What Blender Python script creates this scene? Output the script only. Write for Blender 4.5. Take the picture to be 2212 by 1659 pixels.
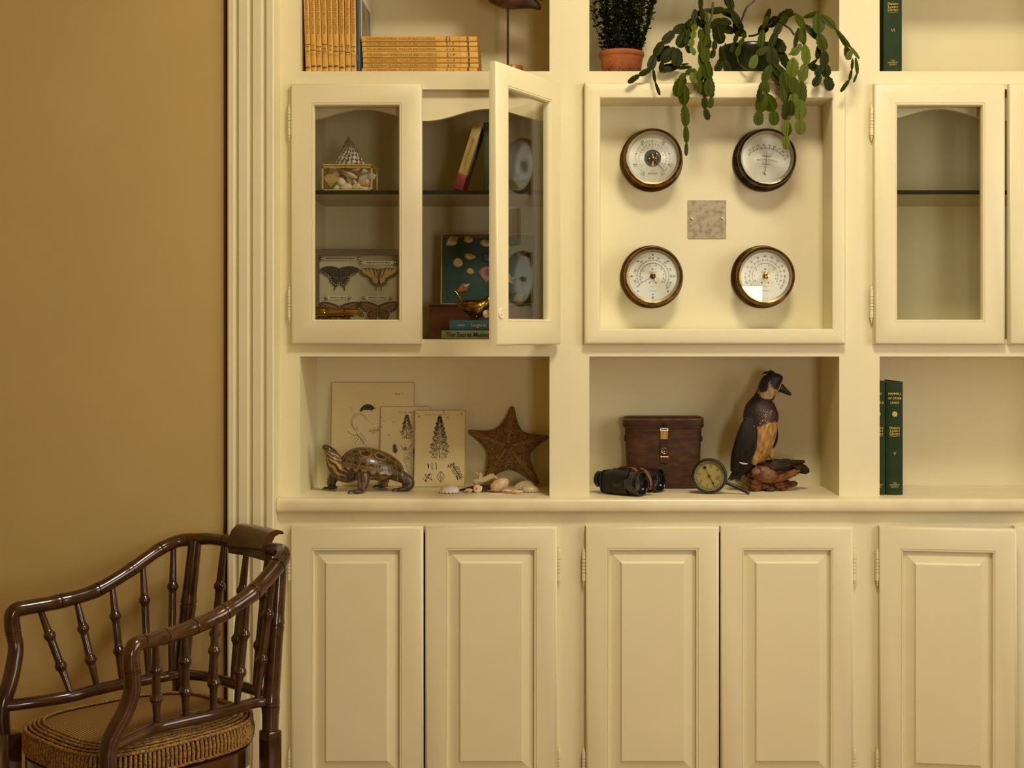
import bpy, bmesh, math, random
from mathutils import Vector, Matrix, noise, Euler
random.seed(11)
PI = math.pi
scene = bpy.context.scene
for o in list(bpy.data.objects):
    bpy.data.objects.remove(o)

# ------------------------------------------------------------------ camera
# metres; x right, y away from the viewer (y = 0 is the front of the upper face frame), z up from the floor
S, D = 0.0012, 3.6            # metres per photo pixel on the plane y = 0; camera distance from it
VX, VY = 1200.0, 720.0        # where the optical axis meets the photo
COUNTER = 0.88                # height of the worktop
EYE = COUNTER + (1072 - VY) * S
cd = bpy.data.cameras.new('camera')
cam = bpy.data.objects.new('camera', cd)
scene.collection.objects.link(cam)
cam.location = (0, -D, EYE)
cam.rotation_euler = (PI / 2, 0, 0)
cd.sensor_width = 36.0
cd.lens = (D / S) / 2212 * 36.0
cd.shift_x = (1106 - VX) / 2212
cd.shift_y = (VY - 829.5) / 2212
cd.clip_start = 0.05
scene.camera = cam

# ------------------------------------------------------------------ world, lights, exposure
wd = bpy.data.worlds.new('world'); scene.world = wd
wd.use_nodes = True
wd.node_tree.nodes['Background'].inputs[0].default_value = (1.0, 0.93, 0.80, 1)
wd.node_tree.nodes['Background'].inputs[1].default_value = 0.5
def area(name, loc, rot, sx, sy, power, col):
    l = bpy.data.lights.new(name, 'AREA'); l.shape = 'RECTANGLE'; l.size = sx; l.size_y = sy
    l.energy = power; l.color = col
    o = bpy.data.objects.new(name, l); o.location = loc; o.rotation_euler = rot
    scene.collection.objects.link(o); return o
# daylight entering by the two windows of the room (openings are built below)
DAY = (1.0, 0.985, 0.95)
area('daylight_side_window', (2.66, -2.15, 1.75), (0, PI / 2, 0), 1.6, 1.9, 66, DAY)
area('daylight_rear_window', (1.09, -5.24, 1.12), (PI / 2, 0, 0), 0.48, 0.98, 40, DAY)
ADDED_LAMP = 66.0                    # brightness of the unseen ceiling lamp, added for light from above
vs = scene.view_settings
vs.view_transform = 'Standard'
vs.look = 'None'
vs.exposure = -0.36
vs.gamma = 1.0
vs.use_curve_mapping = False

# ------------------------------------------------------------------ helpers
col = scene.collection
WM = {}
def P(px, py, y=0.0):
    k = S * (D + y) / D
    return Vector(((px - VX) * k, y, EYE - (py - VY) * k))
def X(px, y=0.0): return (px - VX) * S * (D + y) / D
def Z(py, y=0.0): return EYE - (py - VY) * S * (D + y) / D
def K(y): return S * (D + y) / D

def tag(o, label=None, cat=None, group=None, kind=None):
    if label: o['label'] = label
    if cat: o['category'] = cat
    if group: o['group'] = group
    if kind: o['kind'] = kind
    return o
def thing(name, label, cat, loc=(0, 0, 0), rot=(0, 0, 0), group=None):
    o = bpy.data.objects.new(name, None); o.empty_display_size = 0.02
    o.location = loc; o.rotation_euler = rot
    col.objects.link(o); WM[o] = Matrix.Translation(Vector(loc)) @ Euler(rot).to_matrix().to_4x4()
    return tag(o, label, cat, group)

class MB:
    """collects shapes and links them as one mesh"""
    def __init__(s): s.v = []; s.f = []; s.c = None
    def add(s, vs, fs, m=None):
        n = len(s.v)
        s.v += [(m @ Vector(v) if m else Vector(v)) for v in vs]
        s.f += [[i + n for i in f] for f in fs]
        return s
    def box(s, x0, x1, y0, y1, z0, z1, m=None, bev=0.0, seg=2):
        if bev <= 0:
            vs = [(x, y, z) for x in (x0, x1) for y in (y0, y1) for z in (z0, z1)]
            fs = [(0, 1, 3, 2), (4, 6, 7, 5), (0, 4, 5, 1), (2, 3, 7, 6), (0, 2, 6, 4), (1, 5, 7, 3)]
            return s.add(vs, fs, m)
        bm = bmesh.new()
        bmesh.ops.create_cube(bm, size=1.0)
        for v in bm.verts:
            v.co = Vector(((x0 + x1) / 2 + v.co.x * (x1 - x0), (y0 + y1) / 2 + v.co.y * (y1 - y0), (z0 + z1) / 2 + v.co.z * (z1 - z0)))
        bmesh.ops.bevel(bm, geom=bm.edges[:], offset=bev, segments=seg, affect='EDGES', profile=0.5)
        bm.verts.index_update()
        s.add([v.co.copy() for v in bm.verts], [[v.index for v in f.verts] for f in bm.faces], m)
        bm.free(); return s
    def bar(s, a, b, w, h=None, up=(0, 0, 1)):
        a = Vector(a); b = Vector(b); h = h or w
        d = (b - a); L = d.length; d.normalize()
        up = Vector(up)
        if abs(d.dot(up)) > .98: up = Vector((1, 0, 0))
        sx = d.cross(up).normalized(); sz = sx.cross(d)
        m = Matrix((( sx.x, d.x, sz.x, a.x), (sx.y, d.y, sz.y, a.y), (sx.z, d.z, sz.z, a.z), (0, 0, 0, 1)))
        return s.box(-w / 2, w / 2, 0, L, -h / 2, h / 2, m)
    def tube(s, path, rad, n=10, caps=True, flat=1.0, up=None, m=None):
        path = [Vector(p) for p in path]
        if not hasattr(rad, '__len__'): rad = [rad] * len(path)
        T = []
        for i in range(len(path)):
            a = path[max(i - 1, 0)]; b = path[min(i + 1, len(path) - 1)]
            t = b - a
            T.append(t.normalized() if t.length > 1e-9 else Vector((0, 0, 1)))
        u = Vector(up) if up else (Vector((0, 0, 1)) if abs(T[0].z) < .9 else Vector((1, 0, 0)))
        N = (u - T[0] * u.dot(T[0])).normalized()
        vs = []; fs = []
        for i, p in enumerate(path):
            N = (N - T[i] * N.dot(T[i])).normalized(); B = T[i].cross(N)
            for k in range(n):
                a = 2 * PI * k / n
                vs.append(p + (N * math.cos(a) * flat + B * math.sin(a)) * rad[i])
        for i in range(len(path) - 1):
            for k in range(n):
                a = i * n + k; b = i * n + (k + 1) % n
                fs.append((a, b, b + n, a + n))
        if caps:
            fs.append(list(range(n))[::-1]); e = (len(path) - 1) * n
            fs.append([e + k for k in range(n)])
        return s.add(vs, fs, m)
    def lathe(s, prof, n=32, m=None, caps=True):
        """prof = [(radius, height)], turned about local z"""
        vs = []; fs = []
        for r, h in prof:
            for k in range(n):
                a = 2 * PI * k / n
                vs.append((r * math.cos(a), r * math.sin(a), h))
        for i in range(len(prof) - 1):
            for k in range(n):
                a = i * n + k; b = i * n + (k + 1) % n
                fs.append((a, b, b + n, a + n))
        if caps:
            if prof[0][0] > 1e-6: fs.append(list(range(n))[::-1])
            if prof[-1][0] > 1e-6: fs.append([(len(prof) - 1) * n + k for k in range(n)])
        return s.add(vs, fs, m)
    def ell(s, c, r, nu=16, nv=10, m=None, wob=0.0, ws=30.0, seed=0.0):
        vs = []; fs = []; c = Vector(c)
        rr = (r, r, r) if not hasattr(r, '__len__') else r
        for j in range(nv + 1):
            t = PI * j / nv
            for i in range(nu):
                a = 2 * PI * i / nu
                d = Vector((math.sin(t) * math.cos(a), math.sin(t) * math.sin(a), math.cos(t)))
                q = Vector((d.x * rr[0], d.y * rr[1], d.z * rr[2]))
                if wob: q *= 1 + wob * noise.noise((q + c) * ws + Vector((seed, seed, seed)))
                vs.append(c + q)
        for j in range(nv):
            for i in range(nu):
                a = j * nu + i; b = j * nu + (i + 1) % nu
                fs.append((a, a + nu, b + nu, b))
        return s.add(vs, fs, m)
    def prism(s, pts, y0, y1, m=None):
        """polygon of (x, z) points extruded between y0 (front) and y1"""
        n = len(pts)
        ar = sum(pts[i][0] * pts[(i + 1) % n][1] - pts[(i + 1) % n][0] * pts[i][1] for i in range(n))
        if ar < 0: pts = pts[::-1]
        vs = [(x, y0, z) for x, z in pts] + [(x, y1, z) for x, z in pts]
        fs = [list(range(n)), [n + i for i in range(n)][::-1]]
        fs += [(i, n + i, n + (i + 1) % n, (i + 1) % n) for i in range(n)]
        return s.add(vs, fs, m)
    def sheet(s, pts, y=0.0, m=None):
        n = len(pts)
        ar = sum(pts[i][0] * pts[(i + 1) % n][1] - pts[(i + 1) % n][0] * pts[i][1] for i in range(n))
        if ar < 0: pts = pts[::-1]
        return s.add([(x, y, z) for x, z in pts], [list(range(n))], m)
    def stroke(s, pts, w, y=0.0, m=None, w1=None):
        """flat ribbon along (x, z) points"""
        w1 = w if w1 is None else w1
        n = len(pts); vs = []
        for i, p in enumerate(pts):
            a = pts[max(i - 1, 0)]; b = pts[min(i + 1, n - 1)]
            dx, dz = b[0] - a[0], b[1] - a[1]; L = math.hypot(dx, dz) or 1e-9
            ww = (w + (w1 - w) * i / max(n - 1, 1)) / 2
            vs += [(p[0] - dz / L * ww, y, p[1] + dx / L * ww), (p[0] + dz / L * ww, y, p[1] - dx / L * ww)]
        return s.add(vs, [(2 * i, 2 * i + 1, 2 * i + 3, 2 * i + 2) for i in range(n - 1)], m)
    def disc(s, cx, cz, r, y=0.0, n=16, rz=None, m=None):
        rz = rz or r
        return s.sheet([(cx + r * math.cos(2 * PI * k / n), cz + rz * math.sin(2 * PI * k / n)) for k in range(n)], y, m)
    def ring(s, cx, cz, r0, r1, y=0.0, n=32, ratio=1.0, m=None, rot=0.0):
        vs = []
        for k in range(n):
            a = 2 * PI * k / n
            for r in (r0, r1):
                x = r * math.cos(a); z = r * math.sin(a) * ratio
                vs.append((cx + x * math.cos(rot) - z * math.sin(rot), y, cz + x * math.sin(rot) + z * math.cos(rot)))
        return s.add(vs, [(2 * k, 2 * k + 1, (2 * k + 3) % (2 * n), (2 * k + 2) % (2 * n)) for k in range(n)], m)
    def rects(s, loops, fill_last=False, close=True):
        """mitred rectangular rings (x0, x1, z0, z1, y)"""
        vs = []; fs = []
        for x0, x1, z0, z1, y in loops:
            vs += [(x0, y, z0), (x1, y, z0), (x1, y, z1), (x0, y, z1)]
        L = len(loops)
        for i in range(L if close else L - 1):
            a = 4 * i; b = 4 * ((i + 1) % L)
            for k in range(4):
                fs.append((a + k, a + (k + 1) % 4, b + (k + 1) % 4, b + k))
        if fill_last: fs.append((4 * L - 4, 4 * L - 3, 4 * L - 2, 4 * L - 1))
        return s.add(vs, fs)
    def rings(s, R, caps=True):
        """loft through rings of equal length"""
        n = len(R[0]); vs = [p for r in R for p in r]; fs = []
        for i in range(len(R) - 1):
            for k in range(n):
                a = i * n + k; b = i * n + (k + 1) % n
                fs.append((a, b, b + n, a + n))
        if caps:
            fs.append(list(range(n))[::-1]); e = (len(R) - 1) * n
            fs.append([e + k for k in range(n)])
        return s.add(vs, fs)
    def text(s, string, size, m, align='CENTER', bold=0.0, sx=1.0):
        key = (string, align, bold)
        if key not in TXT:
            cu = bpy.data.curves.new('t', 'FONT'); cu.body = string; cu.size = 1.0; cu.align_x = align; cu.align_y = 'CENTER'
            cu.resolution_u = 2; cu.offset = bold
            ob = bpy.data.objects.new('t', cu); col.objects.link(ob)
            me = ob.to_mesh()
            TXT[key] = ([v.co.copy() for v in me.vertices], [list(p.vertices) for p in me.polygons])
            ob.to_mesh_clear(); bpy.data.objects.remove(ob); bpy.data.curves.remove(cu)
        vs, fs = TXT[key]
        return s.add([(v.x * size * sx, 0, v.y * size) for v in vs], fs, m)
    def build(s, name, mat, parent=None, smooth=40, world=True, colfn=None, kind=None, label=None):
        me = bpy.data.meshes.new(name)
        if colfn: cols = [colfn(v) for v in s.v]
        vs = s.v
        if parent is not None and world:
            inv = WM[parent].inverted(); vs = [inv @ v for v in s.v]
        me.from_pydata([tuple(v) for v in vs], [], s.f)
        if colfn:
            at = me.color_attributes.new('Col', 'FLOAT_COLOR', 'POINT')
            for i, c in enumerate(cols): at.data[i].color = (c[0], c[1], c[2], 1)
        if smooth:
            me.polygons.foreach_set('use_smooth', [True] * len(me.polygons))
            me.set_sharp_from_angle(angle=math.radians(smooth))
        me.materials.append(mat); me.update()
        o = bpy.data.objects.new(name, me); col.objects.link(o)
        if parent is not None: o.parent = parent; WM[o] = WM[parent]
        else: WM[o] = Matrix.Identity(4)
        if kind: o['kind'] = kind
        if label: o['label'] = label
        return o
TXT = {}
def inst(name, mesh, parent, m):
    """one more object sharing a mesh; m is its matrix in the world"""
    o = bpy.data.objects.new(name, mesh); col.objects.link(o); o.parent = parent
    o.matrix_local = WM[parent].inverted() @ m; WM[o] = m.copy()
    return o
def T(x, y, z): return Matrix.Translation((x, y, z))
def R(a, ax): return Matrix.Rotation(a, 4, ax)
def Sc(x, y, z): return Matrix.Diagonal((x, y, z, 1))
FACE = R(PI / 2, 'X')          # local z -> -y: turned shapes face the viewer
def spline(pts, n):
    """Catmull-Rom through tuples, n samples a span"""
    out = []; L = len(pts)
    for i in range(L - 1):
        p0 = pts[max(i - 1, 0)]; p1 = pts[i]; p2 = pts[i + 1]; p3 = pts[min(i + 2, L - 1)]
        for k in range(n):
            t = k / n
            out.append(tuple(.5 * (2 * b + (c - a) * t + (2 * a - 5 * b + 4 * c - d) * t * t + (3 * b - a - 3 * c + d) * t ** 3) for a, b, c, d in zip(p0, p1, p2, p3)))
    out.append(tuple(pts[-1])); return out
def fuse(mb, voxel, smooth=4):
    """overlapping shapes of mb become one continuous skin"""
    me = bpy.data.meshes.new('f'); me.from_pydata([tuple(v) for v in mb.v], [], mb.f)
    o = bpy.data.objects.new('f', me); col.objects.link(o)
    r_ = o.modifiers.new('r', 'REMESH'); r_.mode = 'VOXEL'; r_.voxel_size = voxel
    s_ = o.modifiers.new('s', 'SMOOTH'); s_.iterations = smooth; s_.factor = .5
    dg = bpy.context.evaluated_depsgraph_get(); ev = o.evaluated_get(dg); m2 = ev.to_mesh()
    out = MB(); out.v = [v.co.copy() for v in m2.vertices]; out.f = [list(p.vertices) for p in m2.polygons]
    ev.to_mesh_clear(); bpy.data.objects.remove(o); bpy.data.meshes.remove(me)
    return out
def inpoly(x, y, poly):
    r = False; n = len(poly); j = n - 1
    for i in range(n):
        xi, yi = poly[i]; xj, yj = poly[j]
        if (yi > y) != (yj > y) and x < (xj - xi) * (y - yi) / (yj - yi) + xi: r = not r
        j = i
    return r
def mixc(a, b, t):
    t = max(0, min(1, t)); return tuple(a[i] + (b[i] - a[i]) * t for i in range(3))

# ------------------------------------------------------------------ materials
def base(name, rough, metal=0.0, coat=0.0, spec=None):
    m = bpy.data.materials.new(name); m.use_nodes = True
    b = m.node_tree.nodes['Principled BSDF']
    b.inputs['Roughness'].default_value = rough; b.inputs['Metallic'].default_value = metal
    b.inputs['Coat Weight'].default_value = coat; b.inputs['Coat Roughness'].default_value = 0.08
    if spec is not None: b.inputs['Specular IOR Level'].default_value = spec
    return m, m.node_tree, b
def addbump(nt, b, scale, strength, dist=0.002, detail=3.0, stretch=None):
    tc = nt.nodes.new('ShaderNodeTexCoord'); nz = nt.nodes.new('ShaderNodeTexNoise')
    nz.inputs['Scale'].default_value = scale; nz.inputs['Detail'].default_value = detail
    src = tc.outputs['Object']
    if stretch:
        mp = nt.nodes.new('ShaderNodeMapping'); mp.inputs['Scale'].default_value = stretch
        nt.links.new(src, mp.inputs['Vector']); src = mp.outputs['Vector']
    nt.links.new(src, nz.inputs['Vector'])
    bp = nt.nodes.new('ShaderNodeBump'); bp.inputs['Strength'].default_value = strength; bp.inputs['Distance'].default_value = dist
    nt.links.new(nz.outputs[0], bp.inputs['Height']); nt.links.new(bp.outputs[0], b.inputs['Normal'])
def M(name, c, rough=.5, metal=0.0, c2=None, vs=20.0, lo=.35, hi=.65, stretch=None, bump=0.0, bs=200.0, bd=.002, coat=0.0, spec=None, detail=4.0):
    m, nt, b = base(name, rough, metal, coat, spec)
    if c2 is None:
        b.inputs['Base Color'].default_value = (*c, 1)
    else:
        tc = nt.nodes.new('ShaderNodeTexCoord'); nz = nt.nodes.new('ShaderNodeTexNoise'); cr = nt.nodes.new('ShaderNodeValToRGB')
        nz.inputs['Scale'].default_value = vs; nz.inputs['Detail'].default_value = detail
        src = tc.outputs['Object']
        if stretch:
            mp = nt.nodes.new('ShaderNodeMapping'); mp.inputs['Scale'].default_value = stretch
            nt.links.new(src, mp.inputs['Vector']); src = mp.outputs['Vector']
        nt.links.new(src, nz.inputs['Vector']); nt.links.new(nz.outputs[0], cr.inputs[0])
        cr.color_ramp.elements[0].position = lo; cr.color_ramp.elements[0].color = (*c, 1)
        cr.color_ramp.elements[1].position = hi; cr.color_ramp.elements[1].color = (*c2, 1)
        nt.links.new(cr.outputs[0], b.inputs['Base Color'])
    if bump: addbump(nt, b, bs, bump, bd, stretch=stretch)
    return m
def VCM(name, rough=.6, bump=0.0, bs=200.0, bd=.001, coat=0.0, var=0.0, vs=60.0, metal=0.0, stretch=None):
    """colour from the mesh's own colour attribute, broken up by noise"""
    m, nt, b = base(name, rough, metal, coat)
    at = nt.nodes.new('ShaderNodeAttribute'); at.attribute_name = 'Col'
    out = at.outputs['Color']
    if var:
        tc = nt.nodes.new('ShaderNodeTexCoord'); nz = nt.nodes.new('ShaderNodeTexNoise'); nz.inputs['Scale'].default_value = vs; nz.inputs['Detail'].default_value = 4
        src = tc.outputs['Object']
        if stretch:
            mp = nt.nodes.new('ShaderNodeMapping'); mp.inputs['Scale'].default_value = stretch
            nt.links.new(src, mp.inputs['Vector']); src = mp.outputs['Vector']
        nt.links.new(src, nz.inputs['Vector'])
        mr = nt.nodes.new('ShaderNodeMapRange'); mr.inputs['From Min'].default_value = .3; mr.inputs['From Max'].default_value = .7
        mr.inputs['To Min'].default_value = 1 - var; mr.inputs['To Max'].default_value = 1 + var
        nt.links.new(nz.outputs[0], mr.inputs[0])
        mx = nt.nodes.new('ShaderNodeVectorMath'); mx.operation = 'SCALE'
        nt.links.new(out, mx.inputs[0]); nt.links.new(mr.outputs[0], mx.inputs['Scale']); out = mx.outputs[0]
    nt.links.new(out, b.inputs['Base Color'])
    if bump: addbump(nt, b, bs, bump, bd)
    return m
def glassmat(name, tint=(.97, .98, .96), refl=1.0):
    """thin pane: straight-through transmission with Fresnel reflection"""
    m = bpy.data.materials.new(name); m.use_nodes = True; nt = m.node_tree
    for n in list(nt.nodes): nt.nodes.remove(n)
    out = nt.nodes.new('ShaderNodeOutputMaterial'); tr = nt.nodes.new('ShaderNodeBsdfTransparent'); gl = nt.nodes.new('ShaderNodeBsdfGlossy')
    gl.inputs['Roughness'].default_value = 0.0
    lw = nt.nodes.new('ShaderNodeLayerWeight'); lw.inputs['Blend'].default_value = .5          # Schlick's form, the same from both sides
    pw = nt.nodes.new('ShaderNodeMath'); pw.operation = 'POWER'; pw.inputs[1].default_value = 5.0; nt.links.new(lw.outputs['Facing'], pw.inputs[0])
    fr = nt.nodes.new('ShaderNodeMath'); fr.operation = 'MULTIPLY_ADD'; fr.inputs[1].default_value = .96; fr.inputs[2].default_value = .04; nt.links.new(pw.outputs[0], fr.inputs[0])
    mu = nt.nodes.new('ShaderNodeMath'); mu.operation = 'MULTIPLY'; mu.use_clamp = True; mu.inputs[1].default_value = refl
    mx = nt.nodes.new('ShaderNodeMixShader')
    tr.inputs[0].default_value = (*tint, 1)
    nt.links.new(fr.outputs[0], mu.inputs[0]); nt.links.new(mu.outputs[0], mx.inputs[0])
    nt.links.new(tr.outputs[0], mx.inputs[1]); nt.links.new(gl.outputs[0], mx.inputs[2]); nt.links.new(mx.outputs[0], out.inputs[0])
    return m
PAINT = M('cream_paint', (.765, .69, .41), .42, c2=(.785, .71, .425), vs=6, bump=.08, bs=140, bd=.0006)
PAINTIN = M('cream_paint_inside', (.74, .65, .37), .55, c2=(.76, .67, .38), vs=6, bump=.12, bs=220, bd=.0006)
WALL = M('tan_wall_paint', (.50, .365, .125), .7, c2=(.52, .38, .132), vs=4, bump=.1, bs=160, bd=.0006)
CEIL = M('ceiling_paint', (.58, .42, .15), .8)
ROOM = M('ochre_wall_paint', (.42, .26, .055), .8)
FLOORM = M('oak_floor', (.30, .15, .04), .35, c2=(.38, .20, .06), vs=3, stretch=(1, 12, 1))
GLASS = glassmat('pane_glass', refl=1.0)
CLEAR = glassmat('clear_glass', refl=.8)
BLACK = M('black_print', (.012, .009, .006), .6)
BROWNINK = M('brown_print', (.20, .085, .012), .6)
INK = M('engraving_ink', (.045, .032, .018), .8)
NEAR_BLACK = .2
GOLD = M('gilt_print', (.75, .48, .10), .35, metal=.6)
# ------------------------------------------------------------------ the room
def struct(name, mb, mat, parent=None, smooth=0):
    o = mb.build(name, mat, parent, smooth); o['kind'] = 'structure'; return o
RX, LX, BY, TOP = 2.6, -2.9, -5.2, 3.15
struct('floor', MB().box(LX - .1, RX + .1, BY - .1, 0.7, -0.05, 0), FLOORM)
struct('ceiling', MB().box(LX - .1, RX + .1, BY - .1, 0.7, TOP, TOP + .05), CEIL)
CASF = -0.085                               # front of the fluted casing
WALLY = -0.066                              # face of the tan wall beside it
cx0 = X(490, CASF)
w = MB().box(LX, X(483, WALLY), WALLY, WALLY + .06, 0, TOP); w.box(LX, X(503, CASF), WALLY + .06, .3, 0, TOP)
struct('wall_left', w, WALL)
struct('wall_back_right', MB().box(X(2484) + .001, RX + .1, -.02, .1, 0, TOP), WALL)
struct('wall_side_left', MB().box(LX - .1, LX, BY, WALLY + .3, 0, TOP), WALL)
w = MB()                                     # right wall with the side window opening
w.box(RX, RX + .1, BY, -3.10, 0, TOP); w.box(RX, RX + .1, -1.20, .7, 0, TOP)
w.box(RX, RX + .1, -3.10, -1.20, 0, .95); w.box(RX, RX + .1, -3.10, -1.20, 2.55, TOP)
struct('wall_right', w, ROOM)
w = MB()
w.box(LX, .84, BY - .1, BY, 0, TOP); w.box(1.34, RX, BY - .1, BY, 0, TOP)
w.box(.84, 1.34, BY - .1, BY, 0, .62); w.box(.84, 1.34, BY - .1, BY, 1.62, TOP)
struct('wall_rear', w, ROOM)
w = MB()
for y in (-3.10, -2.47, -1.83, -1.20): w.box(RX + .02, RX + .05, y - .02, y + .02, .93, 2.57)
for z in (.95, 1.48, 2.02, 2.55): w.box(RX + .02, RX + .05, -3.12, -1.18, z - .016, z + .016)
struct('window_1', w, CEIL)
w = MB()
for x in (.84, 1.09, 1.34): w.box(x - .014, x + .014, BY - .04, BY - .012, .60, 1.64)
for z in (.62, .95, 1.29, 1.62): w.box(.82, 1.36, BY - .04, BY - .012, z - .016, z + .016)
struct('window_2', w, CEIL)
struct('trim_2', MB().box(LX, RX, BY + .001, BY + .09, TOP - .14, TOP - .001), CEIL)
struct('baseboard_left', MB().box(LX, X(483, WALLY), WALLY - .018, WALLY, .0, .16), PAINT)

# ceiling lamp added out of view for steeper light: bowl on a plate
CL = thing('added_ceiling_lamp', 'added unseen ceiling lamp, round frosted glass on a brass plate', 'lamp', (.55, -1.5, TOP))
MB().lathe([(0, 0), (.17, 0), (.17, -.02), (.15, -.03), (0, -.03)], 40, T(.55, -1.5, TOP - .0005), caps=False).build('added_lamp_plate', M('added_lamp_brass', (.6, .4, .12), .25, metal=1), CL, 40)
lm = bpy.data.materials.new('added_lamp_glass'); lm.use_nodes = True
lb_ = lm.node_tree.nodes['Principled BSDF']; lb_.inputs['Base Color'].default_value = (.9, .85, .7, 1); lb_.inputs['Emission Color'].default_value = (1, .93, .80, 1); lb_.inputs['Emission Strength'].default_value = ADDED_LAMP
MB().lathe([(.26, -.03), (.275, -.045), (.26, -.085), (.20, -.12), (.10, -.14), (0, -.145)], 40, T(.55, -1.5, TOP), caps=False).build('added_lamp_bowl', lm, CL, 60)

# fluted casing beside the bookcase
cx1 = X(591, CASF)
prof = [(cx0, .25), (cx0, CASF + .004), (cx0 + .004, CASF)]
for c in (510, 540, 569.5):
    xc = X(c, CASF); hw = 6.2 * K(CASF)
    for k in range(9):
        a = PI * k / 8
        prof.append((xc - hw * math.cos(a), CASF + .0085 * math.sin(a)))
prof += [(cx1 - .003, CASF), (cx1, CASF + .003), (cx1, .25)]
t = MB(); n = len(prof)
t.add([(x, y, 0) for x, y in prof] + [(x, y, TOP) for x, y in prof], [(i, i + 1, n + i + 1, n + i) for i in range(n - 1)])
struct('trim_1', t, PAINT, smooth=35)

# ------------------------------------------------------------------ built-in bookcase
DF = -0.022                                  # front of the upper doors
LF, LDF, CF = -0.032, -0.053, -0.056         # lower face frame, lower doors, worktop edge
NB, CB = 0.26, 0.40                          # backs of the niches and of the glazed cupboards
UTOP = -105
def hinge(z0, z1, x, y, parent, side):
    """painted butt hinge with finials; side = -1 when the leaf lies to the left of the door edge"""
    r = .0052; h = (z1 - z0)
    b = MB()
    prof = [(0, 0), (.0016, .0005), (.0022, .002), (.0014, .004), (.003, .007), (.0036, .010), (.0036, .013)]
    body = [(.0036, .0135), (r, .014)]
    q = h - .028
    for f in (.28, .40, .52, .63, .76):
        zz = .014 + q * f
        body += [(r, zz - .0008), (r * .6, zz - .0007), (r * .6, zz + .0007), (r, zz + .0008)]
    body += [(r, .014 + q), (.0036, .0145 + q)]
    prof = prof + body + [(a, h - zz) for a, zz in prof[::-1]]
    b.lathe(prof, 14, T(x, y, z0), caps=False)
    b.box(x - .0046 if side < 0 else x - .001, x + .001 if side < 0 else x + .0046, y + .0005, y + .006, z0 + .015, z1 - .015)
    return b.build('hinge', PAINT, parent, 35)

def glass_door(parent, px0, px1, py0, py1, hinge_left, m=None, open_door=False):
    """frame, bead and pane; built on its closed place, m turns it about its hinge"""
    x0, x1, z0, z1 = X(px0, DF), X(px1, DF), Z(py1, DF), Z(py0, DF)
    k = K(DF); ow, ot, ob = 44 * k, 42 * k, 47 * k
    ix0, ix1, iz0, iz1 = x0 + ow, x1 - ow, z0 + ob, z1 - ot
    def r(e, y): return (ix0 - e, ix1 + e, iz0 - e, iz1 + e, y)
    mb = MB().rects([(x0, x1, z0, z1, -.001), (x0, x1, z0, z1, DF + .006), (x0 + .002, x1 - .002, z0 + .002, z1 - .002, DF + .0022),
                     (x0 + .006, x1 - .006, z0 + .006, z1 - .006, DF), r(0, DF), r(-.0004, DF + .0016), r(-.0016, DF + .0016), r(-.002, DF + .0006),
                     r(-.0045, DF + .0006), r(-.0068, DF + .0045), r(-.0078, DF + .010), r(-.0078, -.001)])
    if m: mb.v = [m @ v for v in mb.v]
    d = mb.build('door', PAINT, parent, 50)
    g = MB().box(ix0 + .006, ix1 - .006, DF + .0095, DF + .0125, iz0 + .006, iz1 - .006)
    if m: g.v = [m @ v for v in g.v]
    g.build('pane', GLASS, d, 0)
    hx = x0 - .005 if hinge_left else x1 + .005
    for za, zb in ((Z(305, 0), Z(223, 0)), (Z(698, 0), Z(615, 0))):
        hinge(za, zb, hx, -.010, d, -1 if hinge_left else 1)
    return d, (x0, x1, z0, z1)

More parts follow.
